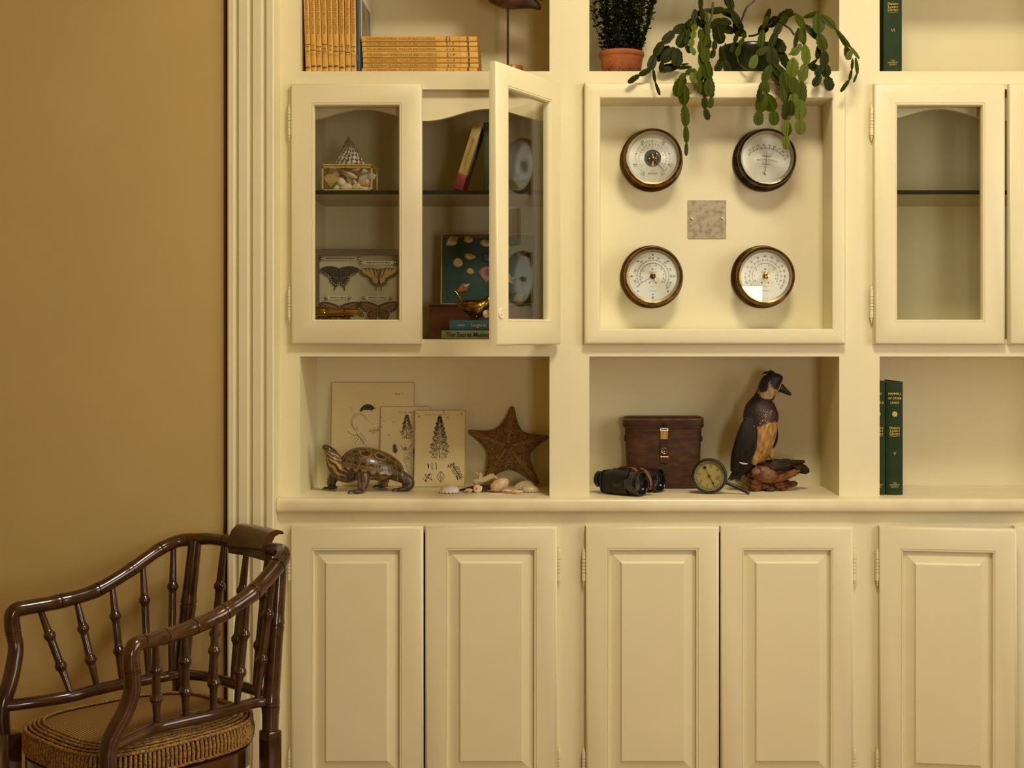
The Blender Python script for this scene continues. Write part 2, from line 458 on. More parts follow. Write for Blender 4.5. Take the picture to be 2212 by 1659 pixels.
# three bays: outer edges of each unit and of its opening, in photo pixels on the face plane
BAYS = [(598, 1230, 648, 1187), (1230, 1857, 1273, 1813), (1857, 2484, 1900, 2440)]
ULAB = ['cream built-in bookcase bay with one glazed door swung open beside the fluted casing',
        'cream built-in bookcase bay with the four instruments in a framed recess',
        'cream built-in bookcase bay holding green volumes, glazed door closed']
units = []
NBACK_TOP = 770
for bi, (e0, e1, o0, o1) in enumerate(BAYS):
    u = thing('bookcase_unit', ULAB[bi], 'bookcase', (X((e0 + e1) / 2), .1, COUNTER), group='built-in bookcase bays')
    units.append(u)
    a0 = cx1 if bi == 0 else X(e0)
    zt, zb = Z(UTOP), COUNTER
    MB().box(a0, X(o0), 0, .02, zb, TOP - .002).build('stile', PAINT, u, 0)
    MB().box(X(o1), X(e1), 0, .02, zb, TOP - .002).build('stile', PAINT, u, 0)
    MB().box(X(o0), X(o1), 0, .02, zt, TOP - .002).build('rail', PAINT, u, 0)
    MB().box(X(o0), X(o1), 0, .02, Z(193), Z(154)).build('rail', PAINT, u, 0)
    MB().box(X(o0), X(o1), 0, .02, Z(770), Z(733)).build('rail', PAINT, u, 0)
    for s, xe in ((-1, X(o0) - (.03 if bi == 2 else 0)), (1, X(o1))):
        xa, xb = (xe - .02, xe) if s < 0 else (xe, xe + .02)
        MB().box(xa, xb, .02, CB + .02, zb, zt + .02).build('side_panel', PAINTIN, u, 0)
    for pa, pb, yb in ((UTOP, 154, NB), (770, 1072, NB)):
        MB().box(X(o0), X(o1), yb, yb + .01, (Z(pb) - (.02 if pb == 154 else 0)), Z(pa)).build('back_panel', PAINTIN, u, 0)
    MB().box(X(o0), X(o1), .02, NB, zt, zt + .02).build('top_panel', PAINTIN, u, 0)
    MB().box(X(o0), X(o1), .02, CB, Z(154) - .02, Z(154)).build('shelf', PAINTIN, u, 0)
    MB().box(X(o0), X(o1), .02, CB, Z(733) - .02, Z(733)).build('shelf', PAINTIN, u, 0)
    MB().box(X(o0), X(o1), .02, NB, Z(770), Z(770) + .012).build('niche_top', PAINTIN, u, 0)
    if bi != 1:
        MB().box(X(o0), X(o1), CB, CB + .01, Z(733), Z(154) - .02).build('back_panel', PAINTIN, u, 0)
        # scalloped valance behind the doors
        x0, x1 = X(o0), X(o1); xm = (x0 + x1) / 2; hw = (x1 - x0) / 2
        def wave(t):
            # t 0..1 over one door: low at the ends, high in the middle
            return Z(258) + (Z(232) - Z(258)) * (0.5 - 0.5 * math.cos(2 * PI * t)) ** 1.0
        pts = [(x0, Z(190)), (x0, wave(0))] + [(x0 + (x1 - x0) * i / 48, wave((2 * i / 48) % 1.0)) for i in range(1, 48)] + [(x1, wave(0)), (x1, Z(190))]
        MB().prism(pts, .024, .042).build('valance', PAINT, u, 30)
        # thick shelf with a dark green front edge
        zs = Z(411, .055); zu = Z(420, .055)
        sh = MB().box(x0, x1, .0575, CB, zu, zs).build('shelf', M('green_tint_shelf%d' % bi, (.42, .33, .14), .25), u, 0)
        MB().box(x0, x1, .055, .0575, zu, zs).build('shelf_edge', M('bottle_green_edge%d' % bi, (.012, .022, .012), .15), sh, 0, label='dark green shelf edge')

# bay one doors
glass_door(units[0], 628, 911, 180, 744, True)
HX = X(1203.5, DF) + .004
d_ang = math.radians(63)
mopen = T(HX, -.012, 0) @ R(d_ang, 'Z') @ T(-HX, .012, 0)
dopen, dr = glass_door(units[0], 920, 1203, 180, 744, False, mopen)
kz = Z(681, DF)
kx = dr[0] + 15 * K(DF)
kn = MB().lathe([(.0, 0), (.0125, 0), (.0125, .0015), (.0105, .0035), (.0095, .0035), (.0088, .0028), (.004, .0028), (.0035, .0042), (0, .0046)], 24, mopen @ T(kx, DF, kz) @ FACE, caps=False)
kn.build('lock_rosette', PAINT, dopen, 40)
MB().lathe([(0, 0), (.005, 0), (.0045, .008), (.009, .013), (.010, .019), (.007, .024), (0, .026)], 16, mopen @ T(kx, -.001, kz) @ R(-PI / 2, 'X'), caps=False).build('knob', PAINT, dopen, 50)
MB().box(-.004, .004, 0, .003, -.030, -.004, mopen @ T(kx + .003, -.001, kz)).build('catch', PAINT, dopen, 0)
# bay three doors
glass_door(units[2], 1889, 2172, 180, 744, True)
glass_door(units[2], 2181, 2464, 180, 744, False)

# bay two: framed recess for the instruments
RB = 0.105
k = K(DF)
fx0, fx1, fz0, fz1 = X(1262, DF), X(1827, DF), Z(744, DF), Z(178, DF)
ix0, ix1, iz0, iz1 = X(1297, DF), X(1797, DF), Z(710, DF), Z(212, DF)
def ri(e, y): return (ix0 - e, ix1 + e, iz0 - e, iz1 + e, y)
fr4 = MB().rects([(fx0, fx1, fz0, fz1, -.0005), (fx0, fx1, fz0, fz1, DF + .004), (fx0 + .0025, fx1 - .0025, fz0 + .0025, fz1 - .0025, DF + .001), (fx0 + .007, fx1 - .007, fz0 + .007, fz1 - .007, DF),
            ri(.006, DF), ri(.002, DF + .0015), ri(0, DF + .006), ri(0, RB), ri(.012, RB), ri(.012, -.0005)])
for q in range(4):                            # four mitred boards
    bd = MB(); bd.v = list(fr4.v); bd.f = [f for i, f in enumerate(fr4.f) if i % 4 == q]
    us = sorted({i for f in bd.f for i in f}); mp_ = {o: n_ for n_, o in enumerate(us)}
    bd.v = [fr4.v[i] for i in us]; bd.f = [[mp_[i] for i in f] for f in bd.f]
    bd.build('recess_board', PAINT, units[1], 45)
MB().box(ix0 - .01, ix1 + .01, RB, RB + .012, iz0 - .01, iz1 + .01).build('recess_panel', PAINT, units[1], 0)

# ------------------------------------------------------------------ worktop
wt = MB()
wx0, wx1 = X(597, CF), X(2500, CF)
zt, zb = COUNTER, COUNTER - .036
prof = [(.40, zb + .004), (LF, zb + .004), (CF + .010, zb), (CF + .004, zb + .001), (CF + .001, zb + .006), (CF, zb + .012), (CF, zt - .010), (CF + .001, zt - .006), (CF + .004, zt - .002), (CF + .010, zt), (.40, zt)]
n = len(prof)
wt.add([(wx0, y, z) for y, z in prof] + [(wx1, y, z) for y, z in prof], [(i, (i + 1) % n, n + (i + 1) % n, n + i) for i in range(n)] + [list(range(n))[::-1], [n + i for i in range(n)]])
WORKTOP = M('worktop_paint', (.74, .64, .38), .28, c2=(.79, .69, .43), vs=14, lo=.35, hi=.6, bump=.1, bs=60, bd=.0006)
tag(wt.build('worktop', WORKTOP, None, 50), 'long cream worktop ledge with rounded front edge above the panelled cupboards', 'worktop')

# ------------------------------------------------------------------ base cabinets
def panel_door(parent, px0, px1, hinge_left, field, m=None):
    """raised-and-fielded door; field = (bead x0, x1, field x0, x1) in photo pixels"""
    y = LDF; zt, zb = Z(1137, y), .115
    x0, x1 = X(px0, y), X(px1, y)
    b0, b1, f0, f1 = [X(q, y) for q in field]; k = K(y)
    bz1, bz0 = Z(1184, y), zb + 47 * k
    def r(e, yy): return (b0 + e, b1 - e, bz0 + e, bz1 - e, yy)
    fr = MB().rects([(x0, x1, zb, zt, LF - .001), (x0, x1, zb, zt, y + .006), (x0 + .002, x1 - .002, zb + .002, zt - .002, y + .002), (x0 + .008, x1 - .008, zb + .008, zt - .008, y),
                     r(0, y), r(.0006, y + .0018), r(.002, y + .0018), r(.0026, y + .0005), r(.0055, y + .0015), r(.0075, y + .007), r(.0075, LF - .001)])
    if m: fr.v = [m @ v for v in fr.v]
    d = fr.build('door', PAINT, parent, 50)
    ex, ez = 31 * k, 31 * k
    pn = MB().rects([r(.0065, y + .0125), (f0 - .002, f1 + .002, bz0 + ez - .002, bz1 - ez + .002, y + .0050), (f0 + .003, f1 - .003, bz0 + ez + .003, bz1 - ez - .003, y + .0008)], fill_last=True, close=False)
    if m: pn.v = [m @ v for v in pn.v]
    pn.build('raised_panel', PAINT, d, 20)
    hx = x0 - .0045 if hinge_left else x1 + .0045
    for ya, yb in ((1264, 1180), (1694, 1610)):
        h = hinge(Z(ya, LF), Z(yb, LF), hx, LF - .010, d, -1 if hinge_left else 1)
    return d
LLAB = ['cream base cabinet with two raised panel doors partly behind the bamboo chair',
        'cream base cabinet with two raised panel doors under the binoculars niche',
        'cream base cabinet whose left panel door stands ajar, under the green volumes']
for bi, (e0, e1, o0, o1) in enumerate(BAYS):
    u = thing('base_cabinet', LLAB[bi], 'cabinet', (X((e0 + e1) / 2), .1, 0), group='panelled base cabinets')
    a0, a1 = (cx1 if bi == 0 else X(e0, LF)), X(e1, LF)
    s0, s1 = X(o0 + 2, LF), X(o1 - 2, LF)
    ztop = COUNTER - .033
    MB().box(a0, s0, LF, -.010, 0, ztop).build('stile', PAINT, u, 0)
    MB().box(s1, a1, LF, -.010, 0, ztop).build('stile', PAINT, u, 0)
    MB().box(s0, s1, LF, -.010, Z(1150, LF), ztop).build('rail', PAINT, u, 0)
    MB().box(s0, s1, LF, -.010, 0, .13).build('plinth', PAINT, u, 0)
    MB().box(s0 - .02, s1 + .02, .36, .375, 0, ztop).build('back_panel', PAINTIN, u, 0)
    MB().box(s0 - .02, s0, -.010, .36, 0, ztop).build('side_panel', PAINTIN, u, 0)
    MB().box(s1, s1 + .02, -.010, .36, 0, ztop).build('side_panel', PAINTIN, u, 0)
    if bi == 0:
        panel_door(u, 628, 914, True, (672, 868, 702, 838)); panel_door(u, 918, 1204, False, (962, 1159, 992, 1129))
    elif bi == 1:
        panel_door(u, 1265, 1553.5, True, (1311, 1509, 1341, 1479)); panel_door(u, 1557, 1844, False, (1602, 1800, 1632, 1770))
    else:
        hx = X(1901, LDF)
        mm = T(hx, LF - .008, 0) @ R(math.radians(-9), 'Z') @ T(-hx, -(LF - .008), 0)
        panel_door(u, 1901, 2188, True, (1946, 2143, 1976, 2113), mm); panel_door(u, 2192, 2478, False, (2236, 2433, 2266, 2403))
# ------------------------------------------------------------------ brass instruments in the recess
BRASS_OLD = M('aged_brass', (.115, .058, .013), .30, metal=.9, c2=(.035, .017, .006), vs=22, lo=.35, hi=.7, bump=.15, bs=90, bd=.0006)
BRASS_DARK = M('dark_lacquered_brass', (.055, .024, .008), .14, metal=.75, c2=(.02, .010, .005), vs=14, coat=.5)
BRASS = M('polished_brass', (.62, .38, .09), .18, metal=1.0)
BRASS_RIM = M('worn_brass_rim', (.26, .135, .03), .28, metal=1.0, c2=(.10, .048, .013), vs=60)
REHAUT = M('grey_inner_ring', (.50, .48, .38), .28, metal=.6)
def dialmat():
    m, nt, b = base('brushed_silver_dial', .34, .40)
    b.inputs['Base Color'].default_value = (.64, .62, .49, 1)
    b.inputs['Anisotropic'].default_value = .75
    tg = nt.nodes.new('ShaderNodeTangent'); tg.direction_type = 'RADIAL'; tg.axis = 'Y'
    nt.links.new(tg.outputs[0], b.inputs['Tangent'])
    return m
DIAL = dialmat()
DIALINK = M('dial_ink', (.05, .04, .03), .6)
FAINT = M('faint_dial_ink', (.30, .25, .17), .6)
RD = .0617                                            # dial radius
def pol(r, deg, cx=0, cz=0):                          # degrees clockwise from the top
    a = math.radians(deg); return (cx + r * math.sin(a), cz + r * math.cos(a))
def gauge(pxy, label, case_mat, numer, ticks, lines, extra, py_rot=0):
    c = P(pxy[0], pxy[1], RB - .012)
    g = thing('weather_instrument', label, 'gauge', (c.x, RB - .0004, c.z), group='round brass instruments in the framed recess')
    L = lambda y: T(c.x, RB - .0004 - (y + .022 if y > .03 else y), c.z)
    cas = MB().lathe([(.0825, 0), (.0838, .002), (.0838, .007), (.0815, .0105), (.0785, .012), (.0775, .0155), (.0745, .018), (.0735, .053), (.0745, .056)], 64, L(0) @ FACE, caps=False).build('case', case_mat, g, 30)
    MB().lathe([(.0745, .056), (.0768, .0575), (.0775, .062), (.0765, .066), (.0735, .070), (.0705, .0725), (.0692, .0720), (.0692, .069)], 64, L(0) @ FACE, caps=False).build('bezel', BRASS_RIM if case_mat is BRASS_OLD else BRASS_DARK, g, 40)
    MB().lathe([(.0692, .0695), (.0665, .063), (.0640, .055), (.0628, .0535)], 64, L(0) @ FACE, caps=False).build('inner_ring', REHAUT, g, 40)
    dp = MB(); dp.lathe([(.0, .0), (.0632, .0), (.0632, .0006), (0.0, .0006)], 64, L(.031) @ FACE, caps=False)
    dial = dp.build('dial', DIAL, g, 30)
    # the brushed finish turns about the dial's own centre
    dial.data.transform(Matrix.Identity(4))
    gl = MB(); gl.lathe([(0, 0), (.0695, 0)], 48, L(.0478) @ FACE, caps=False); gl.build('glass', CLEAR, g, 0)
    for a in (10, 128, 232):
        x, z = pol(.0795, a)
        MB().lathe([(0, .0), (.0022, .0), (.0022, .0022), (.0012, .003), (0, .003)], 10, L(.0102) @ T(x, 0, z) @ FACE, caps=False).build('screw', BRASS_DARK, g, 40)
    yd = .0322
    tk = MB(); cx, cz = numer.get('c', (0, 0))
    for a0, a1, n, r0, r1, wd in ticks:
        for i in range(n + 1):
            a = a0 + (a1 - a0) * i / n
            tk.stroke([pol(r0, a, cx, cz), pol(r1, a, cx, cz)], wd * 1.25, 0, L(yd))
    tk.build('scale_marks', DIALINK, g, 0, kind='stuff')
    nm = MB()
    for a, s in numer['v']:
        x, z = pol(numer['r'], a, cx, cz)
        nm.text(s, numer.get('s', .0088) * 1.1, L(yd) @ T(x, 0, z) @ R(math.radians(a), 'Y'))
    for a, s, r, sz in numer.get('v2', []):
        x, z = pol(r, a, cx, cz); nm.text(s, sz, L(yd) @ T(x, 0, z) @ R(math.radians(a), 'Y'))
    nm.build('numerals', DIALINK, g, 0)
    tx = MB()
    for s, x, z, sz, rot in lines: tx.text(s, sz, L(yd) @ T(x, 0, z) @ R(math.radians(rot), 'Y'))
    tx.build('lettering', DIALINK, g, 0, kind='stuff')
    extra(g, L)
    return g
def hand(g, L, cx, cz, ang, r0, r1, w0, w1, mat, y=.036, name='hand'):
    a = pol(-r0, ang, cx, cz); b = pol(r1, ang, cx, cz)
    d = MB(); dx, dz = b[0] - a[0], b[1] - a[1]; q = math.hypot(dx, dz); nx, nz = -dz / q, dx / q
    d.prism([(a[0] + nx * w0 / 2, a[1] + nz * w0 / 2), (b[0] + nx * w1 / 2, b[1] + nz * w1 / 2), (b[0] - nx * w1 / 2, b[1] - nz * w1 / 2), (a[0] - nx * w0 / 2, a[1] - nz * w0 / 2)], 0, .0006, L(y))
    return d.build(name, mat, g, 0)
def knob(g, L, cx, cz, r, h, mat, y=.0322):
    return MB().lathe([(r * 1.15, 0), (r * 1.15, h * .3), (r, h * .4), (r * .95, h * .9), (r * .6, h), (0, h)], 20, L(y) @ T(cx, 0, cz) @ FACE, caps=False).build('hub', mat, g, 40)
# barometer
def ex1(g, L):
    MB().lathe([(0, 0), (.0222, 0), (.0222, -.010), (.0, -.010)], 32, L(.0326) @ FACE, caps=False).build('movement_opening', M('movement_black', (.02, .019, .016), .35), g, 40)
    steel = M('movement_steel', (.35, .35, .32), .25, metal=1)
    for rr in (.0205, .0175): MB().ring(0, -.002, rr - .0012, rr, 0, 40, m=L(.0334)).build('movement_ring', steel, g, 0)
    MB().prism([(-.003, -.0215), (.003, -.0215), (.0022, -.008), (-.0022, -.008)], 0, .001, L(.0340)).build('movement_plate', M('copper_plate', (.65, .28, .07), .35, metal=.8), g, 0)
    for x, z, r in ((-.001, .0095, .0032), (.0075, -.0015, .0022), (-.009, -.002, .002), (.0105, .0105, .0018)):
        MB().lathe([(0, 0), (r, 0), (r, .002), (0, .0025)], 14, L(.0334) @ T(x, 0, z) @ FACE, caps=False).build('movement_screw', BRASS, g, 40)
    MB().prism([(.009, -.009), (.0105, -.009), (.0120, .010), (.0100, .010)], 0, .0008, L(.0342)).build('movement_arm', steel, g, 0)
    hand(g, L, 0, 0, 137, .0, .040, .0016, .0008, BRASS)
    hand(g, L, 0, 0, 138, -.018, .0445, .0008, .0005, BLACK, .0352)
    knob(g, L, 0, 0, .0036, .008, BRASS, .0345)
gauge((1407.5, 346), 'aged brass barometer with an open movement at the centre of its dial', BRASS_OLD,
      {'r': .0505, 'v': [(-33, '29'), (34, '30'), (112, '31'), (-112, '28')], 'v2': [(-148, '27.5', .0505, .0062), (148, '31.5', .0505, .0062)] + [(a, str(v), .029, .0030) for a, v in ((-125, 94), (-100, 95), (-75, 96), (-50, 97), (-25, 98), (0, 100), (25, 101), (50, 102), (75, 103), (100, 104), (120, 105))]},
      [(-150, 150, 50, .043, .047, .0006), (-150, 150, 8, .043, .0475, .0010), (-128, 128, 40, .034, .0375, .00045), (-128, 128, 20, .0335, .0395, .0006)],
      [('MAXIMUM', 0, -.0405, .0052, 0), ('MILLIBARS', 0, -.0325, .0022, 0), ('INCHES', .001, .0535, .0022, 0)], ex1)
# hygrometer
def ex2(g, L):
    hand(g, L, -.0035, -.0395, 4, .0, .070, .0014, .0005, DIALINK)
    knob(g, L, -.0035, -.0395, .0033, .006, BRASS)
    for x, z in ((-.046, .0085), (.047, -.004)):
        MB().ring(x, z, .0011, .0018, 0, 14, m=L(.0323)).build('dot', BRASS, g, 0)
gauge((1650.5, 346), 'dark lacquered instrument reading percent relative humidity', BRASS_DARK,
      {'c': (-.0035, -.0395), 'r': .0735, 's': .0062, 'v': [(-34, '10'), (-25, '20'), (-14.5, '30'), (-3, '40'), (9, '50'), (20, '60'), (31, '70'), (40, '80'), (52, '100')]},
      [(-42, 55, 50, .0640, .0675, .00045), (-36, 55, 10, .0640, .0705, .0008)],
      [('PERCENT', 0, .0045, .0056, 4), ('RELATIVE', -.0135, -.0040, .0056, -5), ('HUMIDITY', .0165, -.0065, .0056, 17), ('MAXIMUM', -.001, -.0165, .0046, 5), ('NEW BEDFORD', -.002, -.0235, .0024, 3)], ex2)
# wind speed and direction
def ex3(g, L):
    hand(g, L, 0, 0, -121, .004, .043, .0013, .0004, BLACK)
    MB().prism([(.002, -.004), (.0052, -.0025), (.0095, -.0135), (.0066, -.0148)], 0, .0012, L(.037)).build('hand', M('cream_pointer', (.8, .75, .6), .3), g, 0)
    knob(g, L, 0, 0, .0068, .011, BRASS_RIM)
    for i in range(8):
        x, z = pol(.0555, i * 45)
        MB().ring(x, z, .0008, .0021, 0, 16, m=L(.0323)).build('dot', BLACK, g, 0)
    for x, z in ((-.009, -.017), (.008, -.017), (-.0005, .0185), (0, .0475), (0, -.048)):
        MB().lathe([(.0008, .0004), (.0017, .0006), (.0019, 0)], 12, L(.0322) @ T(x, 0, z) @ FACE, caps=False).build('rivet', BRASS_RIM, g, 40)
gauge((1408, 598), 'aged brass wind speed dial ringed by eight black dots, hand at zero', BRASS_OLD,
      {'r': .0480, 's': .0075, 'v': [(-124, '0'), (-107, '10'), (-73, '20'), (-39, '30'), (-10, '40'), (17, '50'), (43, '60'), (68, '70'), (90, '80'), (111, '90'), (126, '100')],
       'v2': [(a, s, .0285, .0048) for a, s in ((-99, '20'), (-60, '40'), (-18, '60'), (16, '80'), (48, '100'), (78, '120'), (100, '140'), (119, '160'))]},
      [(-124, 126, 100, .0405, .0435, .0004), (-124, 126, 20, .0400, .0440, .0007), (-118, 120, 90, .0325, .0355, .0004), (-118, 120, 18, .0315, .036, .0006)],
      [('NORTH', 0, .0595, .0030, 0), ('SOUTH', 0, -.0595, .0030, 0), ('MAXIMUM', 0, .0105, .0044, 0), ('KNOTS', 0, -.0265, .0024, 0), ('miles per hour', 0, -.0385, .0036, 0), ('EAST', .0598, 0, .0028, 90), ('WEST', -.0598, 0, .0028, -90)], ex3)
# thermometer
def ex4(g, L):
    hand(g, L, 0, 0, 121, .0, .036, .0010, .0004, BRASS)
    MB().prism([(-.0005, .004), (.0025, .004), (.0060, .0135), (.0035, .0142)], 0, .0012, L(.037)).build('hand', BRASS, g, 0)
    knob(g, L, .0012, 0, .0072, .011, BRASS)
    for x, z in ((-.0085, -.0175), (.0085, -.0175), (0, .0185)):
        MB().lathe([(.0008, .0004), (.0017, .0006), (.0019, 0)], 12, L(.0322) @ T(x, 0, z) @ FACE, caps=False).build('rivet', BRASS_RIM, g, 40)
gauge((1647.5, 598), 'aged brass thermometer dial with a gold hand and large centre knob', BRASS_OLD,
      {'r': .0515, 's': .0066, 'v': [(-126, '-30'), (-110, '-20'), (-96, '-10'), (-83, '0'), (-63, '10'), (-44, '20'), (-22, '30'), (0, '40'), (20, '50'), (40, '60'), (59, '70'), (75, '80'), (90, '90'), (103, '100'), (114, '110'), (124, '120')],
       'v2': [(a, s, .0285, .0042) for a, s in ((-115, '-30'), (-88, '-20'), (-56, '-10'), (-18, '0'), (20, '10'), (54, '20'), (84, '30'), (104, '40'))]},
      [(-122, 122, 75, .0405, .043, .0004), (-122, 122, 15, .0395, .0460, .0008), (-116, 116, 70, .0325, .035, .0004), (-116, 116, 7, .0315, .036, .0006)],
      [('MAXIMUM', 0, .0105, .0044, 0), ('Celsius', 0, -.0265, .0030, 0), ('Fahrenheit', 0, -.0385, .0042, 0), ('NEW BEDFORD', 0, -.0585, .0022, 0)], ex4)
# blank metal plate
c = P(1527.5, 474, RB - .002)
pm, nt, b = base('tarnished_plate', .5, .35)
tc = nt.nodes.new('ShaderNodeTexCoord'); n1 = nt.nodes.new('ShaderNodeTexNoise'); n1.inputs['Scale'].default_value = 70; n1.inputs['Detail'].default_value = 8
nt.links.new(tc.outputs['Object'], n1.inputs['Vector'])
cr = nt.nodes.new('ShaderNodeValToRGB')
cr.color_ramp.elements[0].position = .30; cr.color_ramp.elements[0].color = (.22, .18, .105, 1)
cr.color_ramp.elements[1].position = .56; cr.color_ramp.elements[1].color = (.40, .345, .215, 1)
nt.links.new(n1.outputs[0], cr.inputs[0]); nt.links.new(cr.outputs[0], b.inputs['Base Color'])
addbump(nt, b, 120, .3, .0006)
pl = thing('blank_plate', 'square tarnished metal plate held by two slotted screws', 'plate', (c.x, RB, c.z))
h = 41.5 * K(RB)
MB().box(c.x - h, c.x + h, RB - .0029, RB - .0004, c.z - h, c.z + h, bev=.0006, seg=1).build('plate', pm, pl, 20)
for s in (-1, 1):
    sx = c.x + s * (h - .0105)
    sc = MB().lathe([(0, 0), (.0042, 0), (.0042, .0006), (.003, .0014), (0, .0016)], 18, T(sx, RB - .0025, c.z + .001) @ FACE, caps=False).build('screw', M('plate_screw', (.5, .42, .24), .35, metal=.8), pl, 40)
    MB().box(-.0004, .0004, -.0001, .0002, -.0038, .0038, T(sx, RB - .0042, c.z + .001) @ R(math.radians(25), 'Y')).build('screw_slot', BLACK, sc, 0)

# ------------------------------------------------------------------ books
YEL = M('mustard_cloth', (.68, .38, .06), .55, c2=(.60, .31, .042), vs=14, bump=.2, bs=500, bd=.0003)
YEL2 = M('worn_mustard_cloth', (.72, .43, .09), .55, c2=(.55, .27, .035), vs=25, bump=.25, bs=400, bd=.0003)
PAGES = M('aged_pages', (.62, .47, .22), .8, c2=(.5, .36, .15), vs=60, stretch=(60, 1, 1))
def book(name, label, cat, th, h, d, mat, m, group=None, loc=None, rot=(0, 0, 0), round_=.002):
    """upright: spine faces the viewer (-y), thickness along x, origin at the foot of the spine, left edge"""
    b = thing(name, label, cat, loc, rot, group); w = WM[b]
    c = .0022
    cv = MB()
    cv.box(0, c, 0, d, 0, h, w); cv.box(th - c, th, 0, d, 0, h, w)
    prof = [(0, .004), (0, .0)] + [(th * (.5 - .5 * math.cos(PI * i / 6)), -round_ * math.sin(PI * i / 6)) for i in range(1, 6)] + [(th, 0), (th, .004)]
    n = len(prof)
    cv.add([(x, y, 0) for x, y in prof] + [(x, y, h) for x, y in prof], [(i, i + 1, n + i + 1, n + i) for i in range(n - 1)] + [list(range(n))[::-1], [n + i for i in range(n)]], w)
    cv.build('cover', mat, b, 50)
    MB().box(c, th - c, .004, d - .004, .003, h - .003, w).build('pages', PAGES, b, 0)
    return b, w
def logo(mb, m, s=1.0):
    mb.ring(0, 0, .0044 * s, .0052 * s, 0, 20, 0.46, m)
    mb.text('BPC', .0044 * s, m, bold=.03)
vols = [('Horseshoe|Worm|to|Jackdaw', '9'), ('Krill|to|Longclaw', '10'), ('Manatee|to|Musical|Duck', '11'), ('Milk-fish|to|Palm|Dove', '12'), ('Crane|to|Cuba', '5'), ('Eland|to|Gallinule', '6'), ('Gall|Wasp|to|Guillemot', '7'), ('Guinea|Fowl|to|Butterfly', '8'), ('Cockatoo|to|Crake', '4')]
edges = [660.5, 672.6, 684.6, 697, 709.3, 721.2, 733.8, 746.2, 758.4, 770]
SH = Z(154)
tilt = [1.9, 1.75, 1.6, 1.45, 1.3, 1.15, 1.0, .85, .7]
for i, (nm, vn) in enumerate(vols):
    y = .026; th = (11.6) * K(y); hgt = .285
    b, w = book('encyclopedia_volume', '%s upright mustard encyclopedia counting from the blue picture book' % ['ninth','eighth','seventh','sixth','fifth','fourth','third','second','first'][i], 'book', th, hgt, .21, YEL if i % 2 else YEL2, None,
                'mustard encyclopedia volumes standing upright', (X(edges[i] + .2, y), y, SH + .0006), (0, -math.radians(tilt[i]), 0))
    tx = MB()
    ms = w @ T(th / 2, -.0024, 0)
    tx.text('THE INTERNATIONAL WILDLIFE ENCYCLOPEDIA', .0098, ms @ T(0, 0, .187) @ R(PI / 2, 'Y'), sx=.80)
    tx.build('title', BROWNINK, b, 0)
    sm = MB(); z0 = .074 - (i % 3) * .003
    parts = nm.split('|')
    for j, s in enumerate(parts): sm.text(s, .0052, ms @ T(0, 0, z0 - j * .0058), sx=.62, bold=.015)
    logo(sm, ms @ T(0, 0, .0165 - (i % 3 == 0) * .003), 1.15)
    sm.build('volume_names', BLACK, b, 0)
    MB().text('VOL. ' + vn, .0052, ms @ T(0, 0, z0 - .0235), sx=.75).build('volume_number', BROWNINK, b, 0)
# picture book at the end of the row
y = .026
b, w = book('picture_book', 'blue-spined picture book with a white framed cover beside the mustard volumes', 'book', 8.5 * K(y), .292, .22,
            M('slate_blue_cover', (.045, .085, .10), .4), None, None, (X(770.5, y), y, SH + .0006), (0, math.radians(-.5), 0))
th = 8.5 * K(y)
MB().box(0, .0006, .012, .215, .004, .288, w @ T(th, 0, 0)).build('cover_panel', M('ivory_jacket', (.62, .55, .36), .4), b, 0)
MB().box(0, .0009, .03, .20, .055, .20, w @ T(th, 0, 0)).build('cover_picture', M('dark_cover_picture', (.10, .08, .045), .4, c2=(.35, .24, .12), vs=16), b, 0)
MB().box(-.0, .0004, -.003, .004, .03, .045, w @ T(th * .2, -.002, 0)).build('spine_label', M('spine_white', (.6, .55, .4), .5), b, 0)
# flat stack
thk = [11.6, 9.6, 12.2, 12.8, 10.6, 10.4, 10.3]
off = [781, 782, 782.5, 783.5, 784, 784.5, 782]
names = ['Wryneck|to Zorro', 'Squirrel|to|Tern', 'Tail|to|Tody', 'Peccary|to|Pipit', 'Rat|to|Sea', 'Pike|to|Pug', 'Otter|to|Pea']
vnum = ['20', '18', '19', '17', '16', '15', '14']
ordn = ['topmost', 'second', 'third', 'middle', 'fifth', 'sixth', 'lowest']
zc = SH + .0006
order = list(range(7))[::-1]
for i in order:
    y = .022 + .002 * (i % 3); th = thk[i] * K(y)
    hgt = 249 * K(y)
    rot = (0, PI / 2, 0)
    # lying flat: local z (height) points to +x, local x (thickness) points down
    b, w = book('encyclopedia_volume', '%s mustard encyclopedia of the flat stack, counted from the top' % ordn[i] if i not in (0, 3, 6) else '%s mustard encyclopedia of the flat stack beside the leaning row' % ordn[i], 'book', th, hgt, .20, YEL2 if i % 2 else YEL, None,
                'mustard encyclopedia volumes lying in a flat stack', (X(off[i], y), y, zc + th), rot)
    ms = w @ T(th / 2, -.0024, 0)
    tx = MB(); tx.text('THE INTERNATIONAL WILDLIFE ENCYCLOPEDIA', .0092, ms @ T(0, 0, 84.5 * K(y)) @ R(-PI / 2, 'Y'), sx=.90); tx.build('title', BROWNINK, b, 0)
    sm = MB()
    for j, s in enumerate(names[i].split('|')): sm.text(s, .0058, ms @ T(0, 0, (184 + j * 6.5) * K(y)), sx=.62, bold=.015)
    logo(sm, ms @ T(0, 0, 229 * K(y)), 1.2)
    sm.build('volume_names', BLACK, b, 0)
    MB().text('VOL. ' + vnum[i], .0046, ms @ T(0, 0, 211 * K(y)), sx=.7).build('volume_number', BROWNINK, b, 0)
    zc += th + .0002
